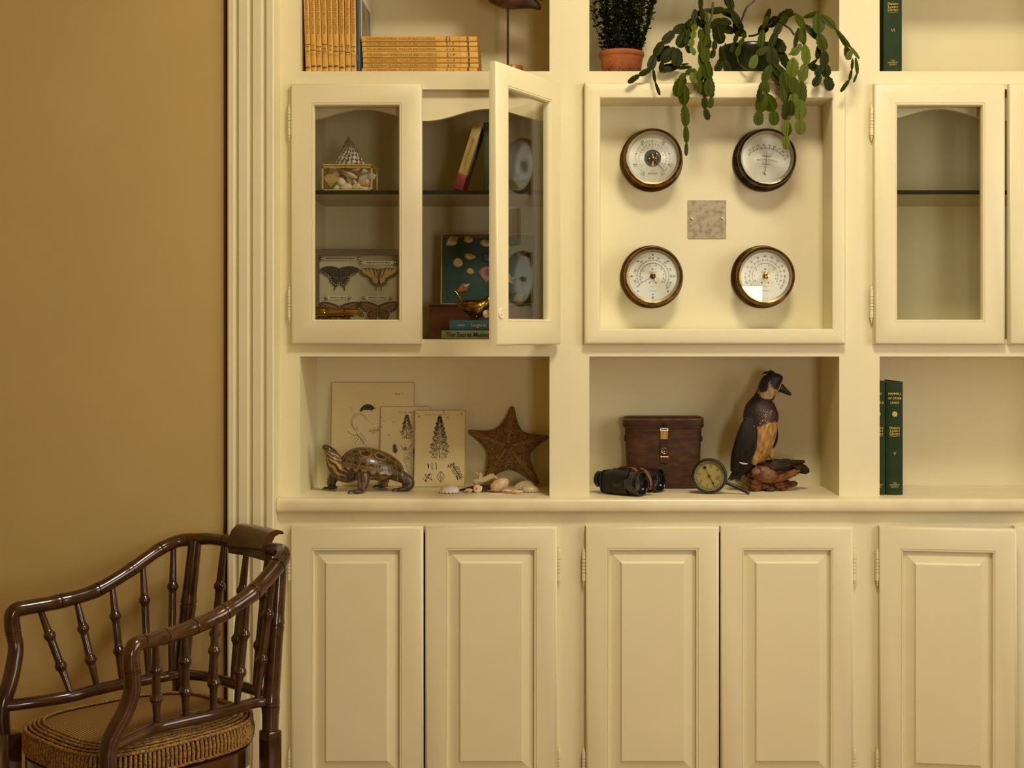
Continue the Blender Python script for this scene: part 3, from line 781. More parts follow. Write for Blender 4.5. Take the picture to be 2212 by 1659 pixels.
# green gilt volumes in the third bay
GREEN = M('dark_green_cloth', (.012, .030, .006), .6, spec=.2, c2=(.018, .038, .008), vs=30, bump=.25, bs=600, bd=.0003)
def green_volume(px, wpx, zfoot, hgt, lines, num, label, y=.03, grp='dark green gilt volumes'):
    th = wpx * K(y)
    b, w = book('green_volume', label, 'book', th, hgt, .19, GREEN, None, grp, (X(px, y), y, zfoot), (0, 0, 0), .004)
    g = MB(); ms = w @ T(th / 2, -.0044, 0)
    for s, z, sz in lines: g.text(s, sz, ms @ T(0, 0, z), sx=.85)
    g.text(num, .012, ms @ T(0, 0, hgt * .365))
    for k in range(7):
        a = 2 * PI * k / 7; g.disc(.0045 * math.cos(a), hgt * .715 + .0045 * math.sin(a), .0026, 0, 10, m=ms)
    g.disc(0, hgt * .715, .003, 0, 10, m=ms)
    for s, z in (('Nature', .592), ('Lovers', .566), ('Library', .540)): g.text(s, .0105, ms @ T(0, 0, hgt * z), sx=.9)
    for s, z in (('THE', .105), ('UNIVERSITY', .088), ('SOCIETY', .070)): g.text(s, .0056, ms @ T(0, 0, hgt * z), sx=.9)
    g.stroke([(-.013, hgt * .522), (0, hgt * .517), (.013, hgt * .524)], .0008, 0, ms)
    g.build('gilt_lettering', GOLD, b, 0)
    return b
hg = 244 * K(.03)
green_volume(1879, 33.5, COUNTER + .0005, hg, [('BIRDS', hg * .893, .0085), ('OF', hg * .853, .0085), ('AMERICA', hg * .815, .0085)], 'II', 'dark green gilt volume II partly behind the bookcase stile on the worktop')
green_volume(1914, 36, COUNTER + .0005, hg, [('MAMMALS', hg * .893, .0085), ('OF OTHER', hg * .853, .0085), ('LANDS', hg * .815, .0085)], 'V', 'dark green gilt volume V standing on the worktop beside volume II')
hg2 = .305
green_volume(1908, 40, SH + .0005, hg2, [], 'VI', 'dark green gilt volume VI on the upper shelf above the closed glazed door')
# ------------------------------------------------------------------ decoy bird on a rod (upper left niche)
y = .10; k = K(y)
base_c = P(1106, 154, y)
dec = thing('shorebird_decoy', 'carved wooden shorebird decoy on a thin metal rod and round base', 'decoy', (base_c.x, y, SH))
DEC = M('carved_decoy_wood', (.115, .045, .012), .38, c2=(.035, .015, .006), vs=30, stretch=(1, 1, 3), bump=.3, bs=120, bd=.001)
rx = X(1097, y)
MB().lathe([(.030, 0), (.0305, .002), (.0295, .030), (.0285, .0315), (0, .0315)], 32, T(base_c.x, y, SH + .0005)).build('base', M('orange_turned_wood', (.33, .135, .02), .35, c2=(.25, .09, .013), vs=12, stretch=(1, 1, 8)), dec, 40)
MB().tube([(rx, y, SH + .028), (rx, y, Z(10, y))], .0030, 10).build('rod', M('dark_steel_rod', (.05, .042, .03), .35, metal=.8), dec, 40)
# body: beak end left, tail right; two pointed wing/tail tips
sp = spline([(1020, -72, 1), (1035, -51, 12), (1052, -25, 24), (1075, -17, 31), (1100, -13, 33), (1125, -7, 26), (1148, 4, 15), (1166, 15, 6.5), (1169, 18, .5)], 6)
Rg = []
for px, py, hw in sp:
    Rg.append([Vector((X(px, y), y + math.sin(a) * hw * .8 * k, Z(py, y) + math.cos(a) * hw * k)) for a in [2 * PI * q / 24 for q in range(24)]])
body = MB().rings(Rg).build('body', DEC, dec, 50)
MB().tube([P(1110, -38, y - .010), P(1140, -20, y - .012), P(1160, -8, y - .006), P(1172, 3, y - .002)], [.014, .013, .008, .0008], 14, flat=.6).build('wing', DEC, dec, 60)
for i in range(14):
    px = 1052 + i * 6.2
    MB().tube([P(px, -20 + abs(i - 6) * .3, y - .021), P(px + 4, -10, y - .0235), P(px + 3, -2, y - .021)], .0012, 6).build('feather_groove', M('groove_dark', (.015, .008, .004), .5) if i == 0 else bpy.data.materials['groove_dark'], dec, 60)
MB().tube([P(1030, -60, y), P(1005, -62, y), P(985, -58, y)], [.005, .003, .001], 10).build('bill', DEC, dec, 60)
MB().ell(P(1032, -66, y), (.021, .018, .019), 18, 12).build('head', DEC, dec, 60)

# ------------------------------------------------------------------ glazed cupboard, upper shelf
YS = .055; SHZ = Z(411, YS)
# brass edged glass box of shells
def gp(px, py, yy): return P(px, py, yy)
bx0, bx1 = X(697, .075), X(803, .075); bz0, bz1 = SHZ + .0004, Z(356, .075); by0, by1 = .075, .185
GB = thing('shell_box', 'brass edged glass box filled with seashells', 'box', ((bx0 + bx1) / 2, (by0 + by1) / 2, SHZ))
e = .0022
BREDGE = M('bright_brass_edge', (.80, .56, .16), .35, metal=.55)
for x in (bx0, bx1):
    for yy in (by0, by1): MB().box(x - e, x + e, yy - e, yy + e, bz0, bz1).build('edge_bar', BREDGE, GB, 0)
for zz in (bz0 + e, bz1 - .006, bz1):
    for yy in (by0, by1): MB().box(bx0 - e, bx1 + e, yy - e, yy + e, zz - e * .9, zz + e * .9).build('edge_bar', BREDGE, GB, 0)
    for x in (bx0, bx1): MB().box(x - e, x + e, by0, by1, zz - e * .9, zz + e * .9).build('edge_bar', BREDGE, GB, 0)
for nm, a in (('front', (bx0, bx1, by0, by0)), ('back', (bx0, bx1, by1, by1)), ('l', (bx0, bx0, by0, by1)), ('r', (bx1, bx1, by0, by1))):
    q = MB(); q.add([(a[0], a[2], bz0), (a[1], a[3], bz0), (a[1], a[3], bz1), (a[0], a[2], bz1)], [(0, 1, 2, 3)]); q.build('pane', CLEAR, GB, 0)
MB().add([(bx0, by0, bz1), (bx1, by0, bz1), (bx1, by1, bz1), (bx0, by1, bz1)], [(0, 1, 2, 3)]).build('lid', CLEAR, GB, 0)
MB().lathe([(0, 0), (.003, 0), (.003, .003), (0, .004)], 12, T((bx0 + bx1) / 2 - .003, by0 - .001, bz1 - .002) @ FACE, caps=False).build('latch', BRASS, GB, 40)

# shell makers ------------------------------------------------------
def fan_verts(w, h, dome, ribs, nr=10, na=None):
    """ribbed bivalve: hinge at origin, spreading along +z, domed toward -y"""
    na = na or ribs * 4
    vs = []; fs = []
    for j in range(nr + 1):
        t = j / nr
        for i in range(na + 1):
            u = i / na; a = (u - .5) * 2.35
            rr = t * (1.0 + .03 * math.cos(u * ribs * 2 * PI) * t)
            x = math.sin(a) * w * .56 * rr; z = h * (.10 * t + .90 * rr * (math.cos(a * .80) ** .8 if abs(a * .80) < 1.57 else 0))
            bul = math.sin(PI * min(t * 1.0, 1) ** .8 * .5 + .0) - t ** 3 * .72
            yy = -dome * (bul * (math.cos(a * .95) * .75 + .25)) - .018 * w * math.cos(u * ribs * 2 * PI) * t
            vs.append((x, yy, z))
    n = na + 1
    for j in range(nr):
        for i in range(na): fs.append((j * n + i, j * n + i + 1, (j + 1) * n + i + 1, (j + 1) * n + i))
    return vs, fs
def fan_col(c0, c1, w, h, ribs, inv):
    def f(v):
        q = inv @ v; a = math.atan2(q.x / w, max(q.z, 1e-6) / h); r = math.hypot(q.x / w, q.z / h)
        s = .5 + .5 * math.cos(r * 24); s2 = .5 + .5 * math.cos(a * ribs * 2.2)
        return mixc(c0, c1, .25 * s + .5 * s2 + .25 * r)
    return f
SHELLM = VCM('shell_surface', .38, .1, 300, .0004, var=.12, vs=120)
def fan(name, label, m, w, h, dome, ribs, c0, c1, group=None, parent=None):
    mb = MB(); vs, fs = fan_verts(w, h, dome, ribs); mb.add(vs, fs, m)
    o = mb.build(name, SHELLM, parent, 60, colfn=fan_col(c0, c1, w, h, ribs, m.inverted()))
    md = o.modifiers.new('solid', 'SOLIDIFY'); md.thickness = .0012; md.offset = -1
    return tag(o, label, 'shell', group) if parent is None else o
def spiral(name, label, m, r, hgt, c0, c1, turns=4, group=None, bumps=0.0, parent=None, stripes=0):
    """turbinate shell: apex at +z, mouth at the foot"""
    mb = MB(); N = 26 * turns; path = []; rad = []
    for i in range(N + 1):
        t = i / N; a = t * turns * 2 * PI; rr = r * (t ** 1.15); z = hgt * (1 - t ** .95)
        path.append((rr * .58 * math.cos(a), rr * .58 * math.sin(a), z)); rad.append(max(.0004, rr * .50 * (1 + bumps * math.sin(a * 6))))
    mb.tube(path, rad, 12, m=m)
    mb.lathe([(0, hgt), (r * .5, hgt * .45), (r * .85, 0.0), (r * .5, -.12 * r), (0, -.12 * r)], 20, m, caps=False)
    inv = m.inverted()
    def cf(v):
        q = inv @ v; a = math.atan2(q.y, q.x)
        s = .5 + .5 * math.cos((stripes * a + q.z * 120) if stripes else q.z * 500)
        return mixc(c0, c1, s)
    o = mb.build(name, SHELLM, parent, 60, colfn=cf)
    return tag(o, label, 'shell', group) if parent is None else o
def cone(name, label, m, L, r, c0, c1, group=None, parent=None):
    """spindle shell along local x, slit on the front"""
    mb = MB(); prof = [(0, 0), (.30, .06), (.62, .18), (.92, .36), (1.0, .55), (.86, .74), (.62, .86), (.42, .93), (.18, .98), (0, 1)]
    mb.lathe([(a * r, h * L) for a, h in prof], 20, m @ R(PI / 2, 'Y'), caps=False)
    inv = m.inverted()
    def cf(v):
        q = inv @ v; return mixc(c0, c1, .5 + .5 * math.sin(q.x / L * 9 + q.z / r * 2))
    o = mb.build(name, SHELLM, parent, 60, colfn=cf)
    sl = MB(); sl.tube([m @ Vector((L * .12, -r * .55, -r * .2)), m @ Vector((L * .4, -r * .99, -r * .1)), m @ Vector((L * .8, -r * .78, -r * .1))], [.0003, r * .12, .0003], 6)
    sl.build('aperture', M('shell_slit', (.10, .05, .025), .5) if 'shell_slit' not in bpy.data.materials else bpy.data.materials['shell_slit'], o, 60)
    return tag(o, label, 'shell', group) if parent is None else o
def clam(name, label, m, rx, ry, rz, c0, c1, group=None):
    mb = MB(); mb.ell((0, 0, 0), (rx, ry, rz), 28, 18)
    mb.v = [m @ Vector((v.x * (1 + .18 * v.z / rz), v.y, v.z - .15 * rz * (v.x / rx) ** 2)) for v in mb.v]
    inv = m.inverted()
    def cf(v):
        q = inv @ v; r = math.hypot(q.x / rx + .5, q.z / rz - .3)
        return mixc(c0, c1, .5 + .5 * math.sin(r * 17 + noise.noise(q * 90)))
    return tag(mb.build(name, SHELLM, None, 60, colfn=cf), label, 'shell', group)
# heap in the glass box: (kind, px, py, size px, colours, turn)
CR, PK, WH, GY, OR, YL = (.66, .52, .30), (.58, .33, .24), (.80, .74, .60), (.42, .40, .34), (.62, .26, .12), (.62, .45, .14)
heap = [('fan', 714, 392, 25, YL, (.45, .30, .08), 'yellow ribbed scallop shell inside the glass box', 6), ('clam', 738, 396, 13, WH, CR, 'cream rounded clam shell inside the glass box', 0),
        ('fan', 757, 391, 15, WH, (.85, .8, .68), 'small white cockle shell at the centre of the glass box', 4), ('clam', 748, 404, 13, PK, WH, 'pinkish clam shell at the bottom of the glass box', 0),
        ('cone', 752, 376, 34, (.55, .38, .24), CR, 'long tan spindle shell lying across the glass box', -24), ('fan', 785, 378, 30, GY, WH, 'grey oyster shell in the upper corner of the glass box', 160),
        ('clam', 790, 396, 13, CR, OR, 'open cream shell with an orange lip inside the glass box', 0), ('clam', 722, 372, 12, CR, (.4, .28, .15), 'mottled tan shell near the top of the heap in the glass box', 0),
        ('cone', 766, 394, 22, PK, CR, 'slim pink spindle shell inside the glass box', -58), ('clam', 770, 404, 11, YL, CR, 'honey coloured shell at the bottom of the glass box', 0),
        ('clam', 786, 406, 15, WH, (.7, .62, .45), 'large white shell in the bottom corner of the glass box', 0), ('spiral', 740, 384, 10, (.35, .22, .10), CR, 'brown spiral shell behind the scallop in the glass box', 0),
        ('fan', 745, 366, 18, (.5, .36, .22), PK, 'tan fan shell on top of the heap in the glass box', 190), ('cone', 765, 371, 24, PK, OR, 'rosy spindle shell at the top of the glass box', 28),
        ('clam', 710, 404, 9, (.45, .32, .2), PK, 'small brown shell under the yellow scallop in the glass box', 0), ('clam', 729, 405, 9, WH, CR, 'small pale shell at the foot of the glass box', 0)]
for i, (kd, px, py, sz, c0, c1, lb, ang) in enumerate(heap):
    yy = .098 + (i * 37 % 5) * .007 if i > 10 else .090 + (i % 3) * .006
    c = P(px, py, yy); s = sz * K(yy) * (1.25 if kd == 'clam' else 1.3)
    if c.z - s * .5 < SHZ + .003: c.z = SHZ + .003 + s * .42
    if kd == 'fan': fan('scallop_shell', lb, T(c.x, c.y, c.z - s * .4 * math.cos(math.radians(ang))) @ R(math.radians(ang), 'Y'), s, s * .9, s * .25, 13, c0, c1, 'shells in the glass box')
    elif kd == 'clam': clam('clam_shell', lb, T(*c) @ R(i, 'Y') @ R(.3, 'X'), s * .85, s * .5, s * .62, c0, c1, 'shells in the glass box')
    elif kd == 'cone': cone('spindle_shell', lb, T(c.x, c.y - .004, c.z) @ R(-math.radians(ang), 'Y') @ T(-s / 2, 0, 0), s, s * .17, c0, c1, 'shells in the glass box')
    else: spiral('snail_shell', lb, T(*c) @ R(PI / 2.4, 'X'), s * .7, s, c0, c1, 4, 'shells in the glass box')
# top shell standing on the box
sx = X(756, .10); rz = bz1 + .0018; H = 64 * K(.10); Rr = 35 * K(.10)
mb = MB(); N = 7 * 30; path = []; rad = []
NS = 150; NA = 56; rings_ = []
for j in range(NS + 1):
    t = j / NS; ring_ = []
    for i in range(NA):
        a = 2 * PI * i / NA
        ph = (t * 6.0 - a / (2 * PI)) % 1.0
        r = Rr * (t ** .92) * (1 + .07 * math.sin(PI * ph)) + Rr * .035 * t * math.cos(a * 15 + t * 9) * (1 if ph > .5 else .3)
        zz = H * (1 - t)
        ring_.append(Vector((sx - .006 + r * math.cos(a) + (t) * .004, .115 + r * math.sin(a) * .75, rz + zz)))
    rings_.append(ring_)
mb.rings(rings_)
def tcf(v):
    t = 1 - (v.z - rz) / H; a = math.atan2(v.y - .115, v.x - sx)
    s = math.cos(a * 16 + t * 10) + .9 * noise.noise(v * 160) + .25 * math.sin(t * 40)
    dark = (.035, .028, .020); lite = (.60, .52, .36); grey = (.36, .33, .25)
    c = dark if s > .15 else lite
    if t < .45: c = mixc(grey, c, t / .45 * .7)
    return c
tag(mb.build('top_shell', VCM('top_shell_surface', .35, .35, 160, .0012, var=.2, vs=90), None, 70, colfn=tcf), 'tall conical top shell with dark stripes standing on the glass box', 'shell')

# leaning two-tone book and upright green book
LB = thing('leaning_book', 'pale yellow book with a red foot leaning against the green book', 'book', (X(979, .08), .08, SHZ + .0078), (0, math.radians(17.2), 0))
w = WM[LB]; th = 20 * K(.08); hh = 148 * K(.08)
MB().box(0, th, 0, .13, hh * .235, hh, w, bev=.002).build('upper_cover', M('faded_yellow_cloth', (.40, .29, .075), .6, c2=(.30, .21, .05), vs=25, bump=.25, bs=300, bd=.0004), LB, 40)
MB().box(-.0004, th + .0004, -.0004, .13, 0, hh * .24, w, bev=.002).build('lower_cover', M('deep_red_cloth', (.16, .012, .010), .45), LB, 40)
MB().box(.003, th - .003, .003, .127, hh - .002, hh + .0015, w).build('pages', PAGES, LB, 0)
tx = MB()
for i in range(9): tx.stroke([(th * .5 + .004 * math.sin(j * 1.9 + i), hh * (.30 + .055 * i + .008 * j)) for j in range(6)], .0011, -.0012, w)
tx.build('worn_title', M('faded_spine_ink', (.26, .18, .05), .6), LB, 0)
b, w = book('green_book', 'tall muted green book standing behind the open glazed door', 'book', 26 * K(.09), 149 * K(.09), .15, M('muted_green_cloth', (.045, .06, .018), .55, c2=(.035, .048, .014), vs=20, bump=.2, bs=300, bd=.0004), None, None, (X(1044.5, .09), .09, SHZ + .0005))

# ------------------------------------------------------------------ glazed cupboard, lower shelf
CZ0 = Z(733)
# butterfly case
yc = .20; k = K(yc)
fx0, fx1, fz0, fz1 = X(678.5, yc), X(867, yc), CZ0 + .0005, Z(538, yc)
BC = thing('butterfly_case', 'grey framed display case with four labelled butterflies', 'display case', ((fx0 + fx1) / 2, yc + .02, CZ0))
GREYW = M('grey_wood_frame', (.135, .105, .06), .5, c2=(.10, .075, .04), vs=10, stretch=(4, 1, 30), bump=.2, bs=60, bd=.0005)
fw = 9.5 * k; ft = 13 * k
fi = (fx0 + fw, fx1 - 4.5 * k, fz0 + .006, fz1 - ft)
MB().rects([(fx0, fx1, fz0, fz1, yc + .03), (fx0, fx1, fz0, fz1, yc), (fx0 + .001, fx1 - .001, fz0 + .001, fz1 - .001, yc - .001), (*fi, yc - .001), (*fi, yc + .02), (fi[0] - .002, fi[1] + .002, fi[2] - .002, fi[3] + .002, yc + .03)]).build('frame', GREYW, BC, 30)
MB().box(fi[0] - .002, fi[1] + .002, yc + .018, yc + .024, fi[2] - .002, fi[3] + .002).build('backing', M('cotton_backing', (.52, .45, .28), .8, c2=(.48, .41, .25), vs=12, bump=.2, bs=150, bd=.0006), BC, 0)
MB().add([(fi[0], yc + .003, fi[2]), (fi[1], yc + .003, fi[2]), (fi[1], yc + .003, fi[3]), (fi[0], yc + .003, fi[3])], [(0, 1, 2, 3)]).build('glass', CLEAR, BC, 0)
def zc_(zx, zy, yy): return P(660 + zx / 8.732, 520 + zy / 8.732, yy)        # crop coordinates of the case
LABM = M('white_label', (.66, .60, .42), .5)
PINM = M('silver_pin', (.60, .55, .42), .18, metal=1.0)
yl = yc + .016
for x0, x1, zy, s, sz in ((300, 1010, 335, 'SPICEBUSH SWALLOWTAIL (MALE)', .0054), (1050, 1700, 415, 'TIGER SWALLOWTAIL (MALE)', .0054), (395, 830, 1075, 'MONARCH (MALE)', .0056), (1110, 1610, 1075, 'MONARCH (FEMALE)', .0056)):
    a = zc_(x0, zy, yl); bb = zc_(x1, zy, yl); h = 34 / 8.73 * k
    lb = MB().box(a.x, bb.x, yl - .0004, yl + .001, a.z - h, a.z + h).build('label_card', LABM, BC, 0)
    MB().text(s, sz, T((a.x + bb.x) / 2, yl - .0008, a.z), bold=.02, sx=.93).build('lettering', BLACK, lb, 0)
    for q in (a.x, bb.x): MB().ell((q, yl - .002, a.z), .0048, 14, 10).build('pin', PINM, BC, 60)
DKW = M('black_wing', (.014, .013, .014), .55, c2=(.024, .022, .018), vs=40)
CREAM = M('wing_cream_spot', (.55, .45, .17), .6)
TIG = M('tiger_yellow_wing', (.55, .36, .10), .6, c2=(.50, .31, .08), vs=30)
TIGD = M('tiger_dark_stripe', (.075, .065, .045), .6)
MON = M('monarch_wing', (.30, .13, .045), .6, c2=(.24, .10, .035), vs=40)
MOND = M('monarch_dark', (.035, .024, .016), .6)
def bfly(name_c, cx, cy, wings, mat, marks, body, spots):
    """wings: half outlines in crop units right of the body; marks = [(material, [polylines with width])]"""
    root = MB().tube([zc_(*body[0], yl - .003), zc_(*body[1], yl - .004), zc_(*body[2], yl - .003)], [.0014, .0026, .0008], 10).build('butterfly', DKW if mat is DKW else TIGD if mat is TIG else MOND, BC, 60)
    root['label'] = name_c
    for s in (-1, 1):
        for wi, ol in enumerate(wings):
            pts = []
            for zx, zy in ol:
                q = zc_(cx + s * (zx - cx), zy, yl); pts.append((q.x, q.z))
            wg = MB().prism(pts, yl - .003 + wi * .0006, yl - .0025 + wi * .0006).build('wing', mat, root, 0)
    for mm, lines in marks:
        mb = MB()
        for s in (-1, 1):
            for ln, w0, w1 in lines:
                pts = []
                for zx, zy in ln:
                    q = zc_(cx + s * (zx - cx), zy, yl); pts.append((q.x, q.z))
                mb.stroke(pts, w0 / 8.73 * k, yl - .0034, None, w1 / 8.73 * k)
        mb.build('wing_marking', mm, root, 0, kind='stuff')
    sp = MB()
    for s in (-1, 1):
        for zx, zy, r in spots:
            q = zc_(cx + s * (zx - cx), zy, yl); sp.disc(q.x, q.z, r / 8.73 * k, yl - .0037, 10)
    sp.build('wing_spot', CREAM, root, 0, kind='stuff')
    return root
bfly('black swallowtail', 645, 690, [[(650, 530), (700, 500), (800, 480), (900, 485), (985, 515), (1022, 545), (1010, 575), (950, 620), (890, 655), (840, 680), (650, 700)],
     [(650, 640), (835, 690), (838, 740), (815, 760), (805, 795), (780, 805), (768, 835), (738, 845), (745, 900), (749, 930), (738, 938), (728, 925), (726, 890), (716, 862), (690, 862), (665, 830), (652, 780)]], DKW,
     [(M('swallowtail_sheen', (.05, .06, .035), .6), [([(660, 720), (740, 690), (810, 660)], 40, 10)])], [(660, 505), (650, 560), (648, 740)],
     [(1000, 560, 6), (970, 580, 7), (940, 598, 8), (910, 618, 9), (880, 635, 10), (852, 655, 11), (822, 690, 13), (812, 735, 12), (790, 770, 12), (760, 805, 11), (722, 830, 11), (685, 825, 11), (672, 790, 9)])
bfly('yellow tiger swallowtail', 1388, 690, [[(1395, 560), (1450, 530), (1560, 513), (1690, 525), (1735, 550), (1722, 610), (1650, 655), (1560, 705), (1400, 720)],
     [(1395, 660), (1545, 690), (1538, 745), (1515, 770), (1505, 805), (1475, 825), (1455, 850), (1425, 862), (1440, 905), (1440, 950), (1430, 950), (1424, 910), (1408, 872), (1375, 850), (1368, 780)]], TIG,
     [(TIGD, [([(1730, 555), (1720, 610), (1640, 660), (1560, 702)], 52, 40), ([(1545, 700), (1535, 745), (1500, 800), (1450, 835), (1375, 830)], 60, 60), ([(1425, 860), (1440, 905), (1436, 950)], 16, 10),
              ([(1500, 525), (1470, 640), (1415, 720)], 34, 8), ([(1575, 518), (1560, 590)], 30, 6), ([(1640, 524), (1622, 575)], 30, 6), ([(1440, 535), (1418, 640), (1400, 700)], 20, 6), ([(1400, 560), (1520, 520), (1690, 527)], 14, 12)])],
     [(1403, 520), (1395, 600), (1372, 770)], [(1700, 575, 5), (1670, 605, 6), (1630, 630, 6), (1515, 775, 9), (1485, 805, 9), (1440, 835, 8), (1395, 838, 8)])
for cxm, nm in ((645, 'orange and black monarch partly behind the telescope'), (1380, 'orange and black monarch with spread hind wings')):
    d = cxm - 1380
    sh_ = lambda L: [(a + d, b_ + (0 if d == 0 else 10)) for a, b_ in L]
    bfly(nm, cxm, 1250, [sh_([(1395, 1235), (1480, 1195), (1600, 1160), (1720, 1155), (1750, 1180), (1725, 1245), (1660, 1305), (1600, 1345), (1550, 1340), (1400, 1320)]),
         sh_([(1400, 1330), (1500, 1318), (1560, 1360), (1575, 1420), (1545, 1480), (1490, 1510), (1430, 1495), (1398, 1420)])], MON,
         [(MOND, [(sh_([(1395, 1238), (1480, 1195), (1600, 1163), (1720, 1158), (1748, 1182), (1722, 1245), (1655, 1305), (1600, 1342)]), 34, 30), (sh_([(1500, 1320), (1562, 1362), (1572, 1420), (1540, 1480), (1488, 1506), (1430, 1492)]), 26, 26),
                  (sh_([(1400, 1290), (1540, 1260), (1680, 1200)]), 12, 16), (sh_([(1400, 1300), (1520, 1300), (1630, 1280)]), 10, 12), (sh_([(1400, 1310), (1500, 1330), (1570, 1330)]), 9, 10),
                  (sh_([(1405, 1340), (1470, 1400), (1500, 1490)]), 8, 9), (sh_([(1405, 1340), (1500, 1380), (1555, 1430)]), 8, 9), (sh_([(1405, 1345), (1430, 1420), (1450, 1490)]), 8, 9), (sh_([(1690, 1170), (1730, 1200), (1690, 1250)]), 50, 40)])],
         sh_([(1395, 1205), (1388, 1270), (1380, 1440)]), sh_([(1720, 1185, 6)[:2], (1740, 1205, 5)[:2]]) and [(1700 + d, 1178, 6), (1735 + d, 1200, 6), (1715 + d, 1232, 6), (1680 + d, 1270, 6), (1640 + d, 1305, 5), (1660 + d, 1182, 5), (1562 + d, 1395, 5), (1560 + d, 1440, 5), (1530 + d, 1480, 5)])
# brass telescope on a little stand
yt = .10; k = K(yt)
TS = thing('telescope', 'small brass telescope lying on a wooden rest inside the closed glazed door', 'telescope', (X(720, yt), yt, CZ0))
tz = Z(675, yt); ax = lambda px: T(X(px, yt), yt, tz) @ R(PI / 2, 'Y')
TB = M('telescope_brass', (.52, .34, .075), .16, metal=1.0)
pxs = 667
prof = [(13.2, 667), (13.2, 700), (12.2, 704), (14, 705), (14, 707.5), (12.4, 709)]
MB().lathe([(r * k, (p - pxs) * k) for r, p in prof], 32, ax(pxs)).build('main_tube', TB, TS, 30)
MB().lathe([(r * k, (p - pxs) * k) for r, p in [(11, 706), (11, 738), (11.6, 740), (11.6, 741.5), (13, 742), (13, 744), (10.5, 746)]], 32, ax(pxs)).build('middle_tube', TB, TS, 30)
MB().lathe([(r * k, (p - pxs) * k) for r, p in [(9, 743), (9, 770), (8, 773), (8.3, 777), (9.5, 780), (11, 783), (11, 785), (4, 785), (3, 780)]], 32, ax(pxs)).build('eye_tube', TB, TS, 30)
RED_WOOD = M('reddish_wood', (.12, .035, .010), .35, c2=(.07, .018, .006), vs=8, stretch=(1, 6, 6))
MB().box(X(686, yt), X(765, yt), yt - .016, yt + .016, CZ0 + .0004, Z(690.5, yt), bev=.001).build('rest', RED_WOOD, TS, 30)
for p in (700, 752): MB().box(X(p - 4, yt), X(p + 4, yt), yt - .010, yt + .010, Z(691, yt), Z(684, yt)).build('cradle', RED_WOOD, TS, 0)
# wooden box, two flat books, brass bird, shell chart
yb = .19
WBX = thing('wooden_box', 'dark reddish wooden box behind the flat books in the glazed cupboard', 'box', (X(1010, yb), yb + .05, CZ0))
MB().box(X(928, yb), X(1125, yb), yb, yb + .11, CZ0 + .0005, Z(661.5, yb), bev=.002).build('body', RED_WOOD, WBX, 30)
MB().box(X(926, yb), X(1127, yb), yb - .002, yb + .112, Z(661, yb), Z(657, yb), bev=.0015).build('lid', RED_WOOD, WBX, 30)
for p in (931, 1120): MB().lathe([(0, 0), (.0016, 0), (.0012, .001), (0, .001)], 10, T(X(p, yb), yb, Z(672, yb)) @ FACE, caps=False).build('nail', BRASS_DARK, WBX, 40)
y1 = .06; th = 18.5 * K(y1)
b, w = book('green_gilt_book', 'olive green flat book titled The Secret Museum under the blue book', 'book', th, .20, .125, M('olive_marbled_cloth', (.105, .115, .018), .6, c2=(.16, .155, .04), vs=40, stretch=(6, 1, 1), bump=.3, bs=300, bd=.0005), None, None, (X(953.5, y1), y1, CZ0 + .0005 + th), (0, PI / 2, 0))
MB().text('The Secret Museum', .0165, w @ T(th / 2, -.0026, .0125) @ R(-PI / 2, 'Y'), align='LEFT', bold=.02, sx=.92).build('title', BLACK, b, 0)
zt2 = CZ0 + .0005 + th + .0003; y2 = .066; th2 = 22 * K(y2)
b, w = book('blue_book', 'teal blue flat book with gilt title Songbirds under the brass bird', 'book', th2, .17, .115, M('teal_blue_cloth', (.028, .088, .095), .6, spec=.2, bump=.2, bs=400, bd=.0003), None, None, (X(971, y2), y2, zt2 + th2), (0, PI / 2, 0))
ms = w @ T(th2 / 2, -.0026, 0)
g = MB(); g.text('TERRES', .0068, ms @ T(0, 0, .0305) @ R(-PI / 2, 'Y')); g.text('Songbirds', .0135, ms @ T(0, 0, .077) @ R(-PI / 2, 'Y'), sx=.8); g.build('title', GOLD, b, 0)
zb3 = zt2 + th2
yb3 = .115
BB = thing('brass_bird', 'small gold coloured brass bird with an upright tail standing on the blue book', 'figurine', (X(1025, yb3), yb3, zb3))
GB_ = M('antique_gold', (.55, .34, .07), .24, metal=1.0, c2=(.10, .05, .012), vs=70, lo=.3, hi=.75, bump=.5, bs=160, bd=.0012)
k = K(yb3)
sp = spline([(984, 655, 1), (990, 657, 6), (1000, 660, 11), (1015, 664, 17), (1030, 667, 20), (1042, 664, 18), (1050, 656, 14), (1056, 650, 13.5), (1062, 650, 10), (1066, 652, 2)], 5)
zs = zb3 - Z(691.5, yb3)
Rg = [[Vector((X(px, yb3), yb3 + math.sin(a) * hw * .8 * k, Z(py, yb3) + zs + math.cos(a) * hw * k)) for a in [2 * PI * q / 22 for q in range(22)]] for px, py, hw in sp]
MB().rings(Rg).build('body', GB_, BB, 60)
MB().tube([P(1003, 659, yb3) + Vector((0, 0, zs)), P(995, 645, yb3) + Vector((0, 0, zs)), P(985, 630, yb3) + Vector((0, 0, zs)), P(978, 625, yb3) + Vector((0, 0, zs))], [.0075, .0050, .0062, .003], 12, flat=.5).build('tail', GB_, BB, 60)
MB().tube([P(1064, 651, yb3) + Vector((0, 0, zs)), P(1073, 654, yb3) + Vector((0, 0, zs))], [.004, .0004], 10).build('bill', GB_, BB, 60)
for j in range(5):
    a = P(1030 - j * 2, 655 + j * 3.4, yb3 - .0165 - .0006 * j) + Vector((0, 0, zs)); b_ = P(992 + j * 3, 656 + j * 2.6, yb3 - .010) + Vector((0, 0, zs)); c_ = P(1012, 657 + j * 3.4, yb3 - .0185) + Vector((0, 0, zs))
    MB().tube([a, c_, b_], [.0016, .0026, .0008], 8).build('feather', GB_, BB, 60)
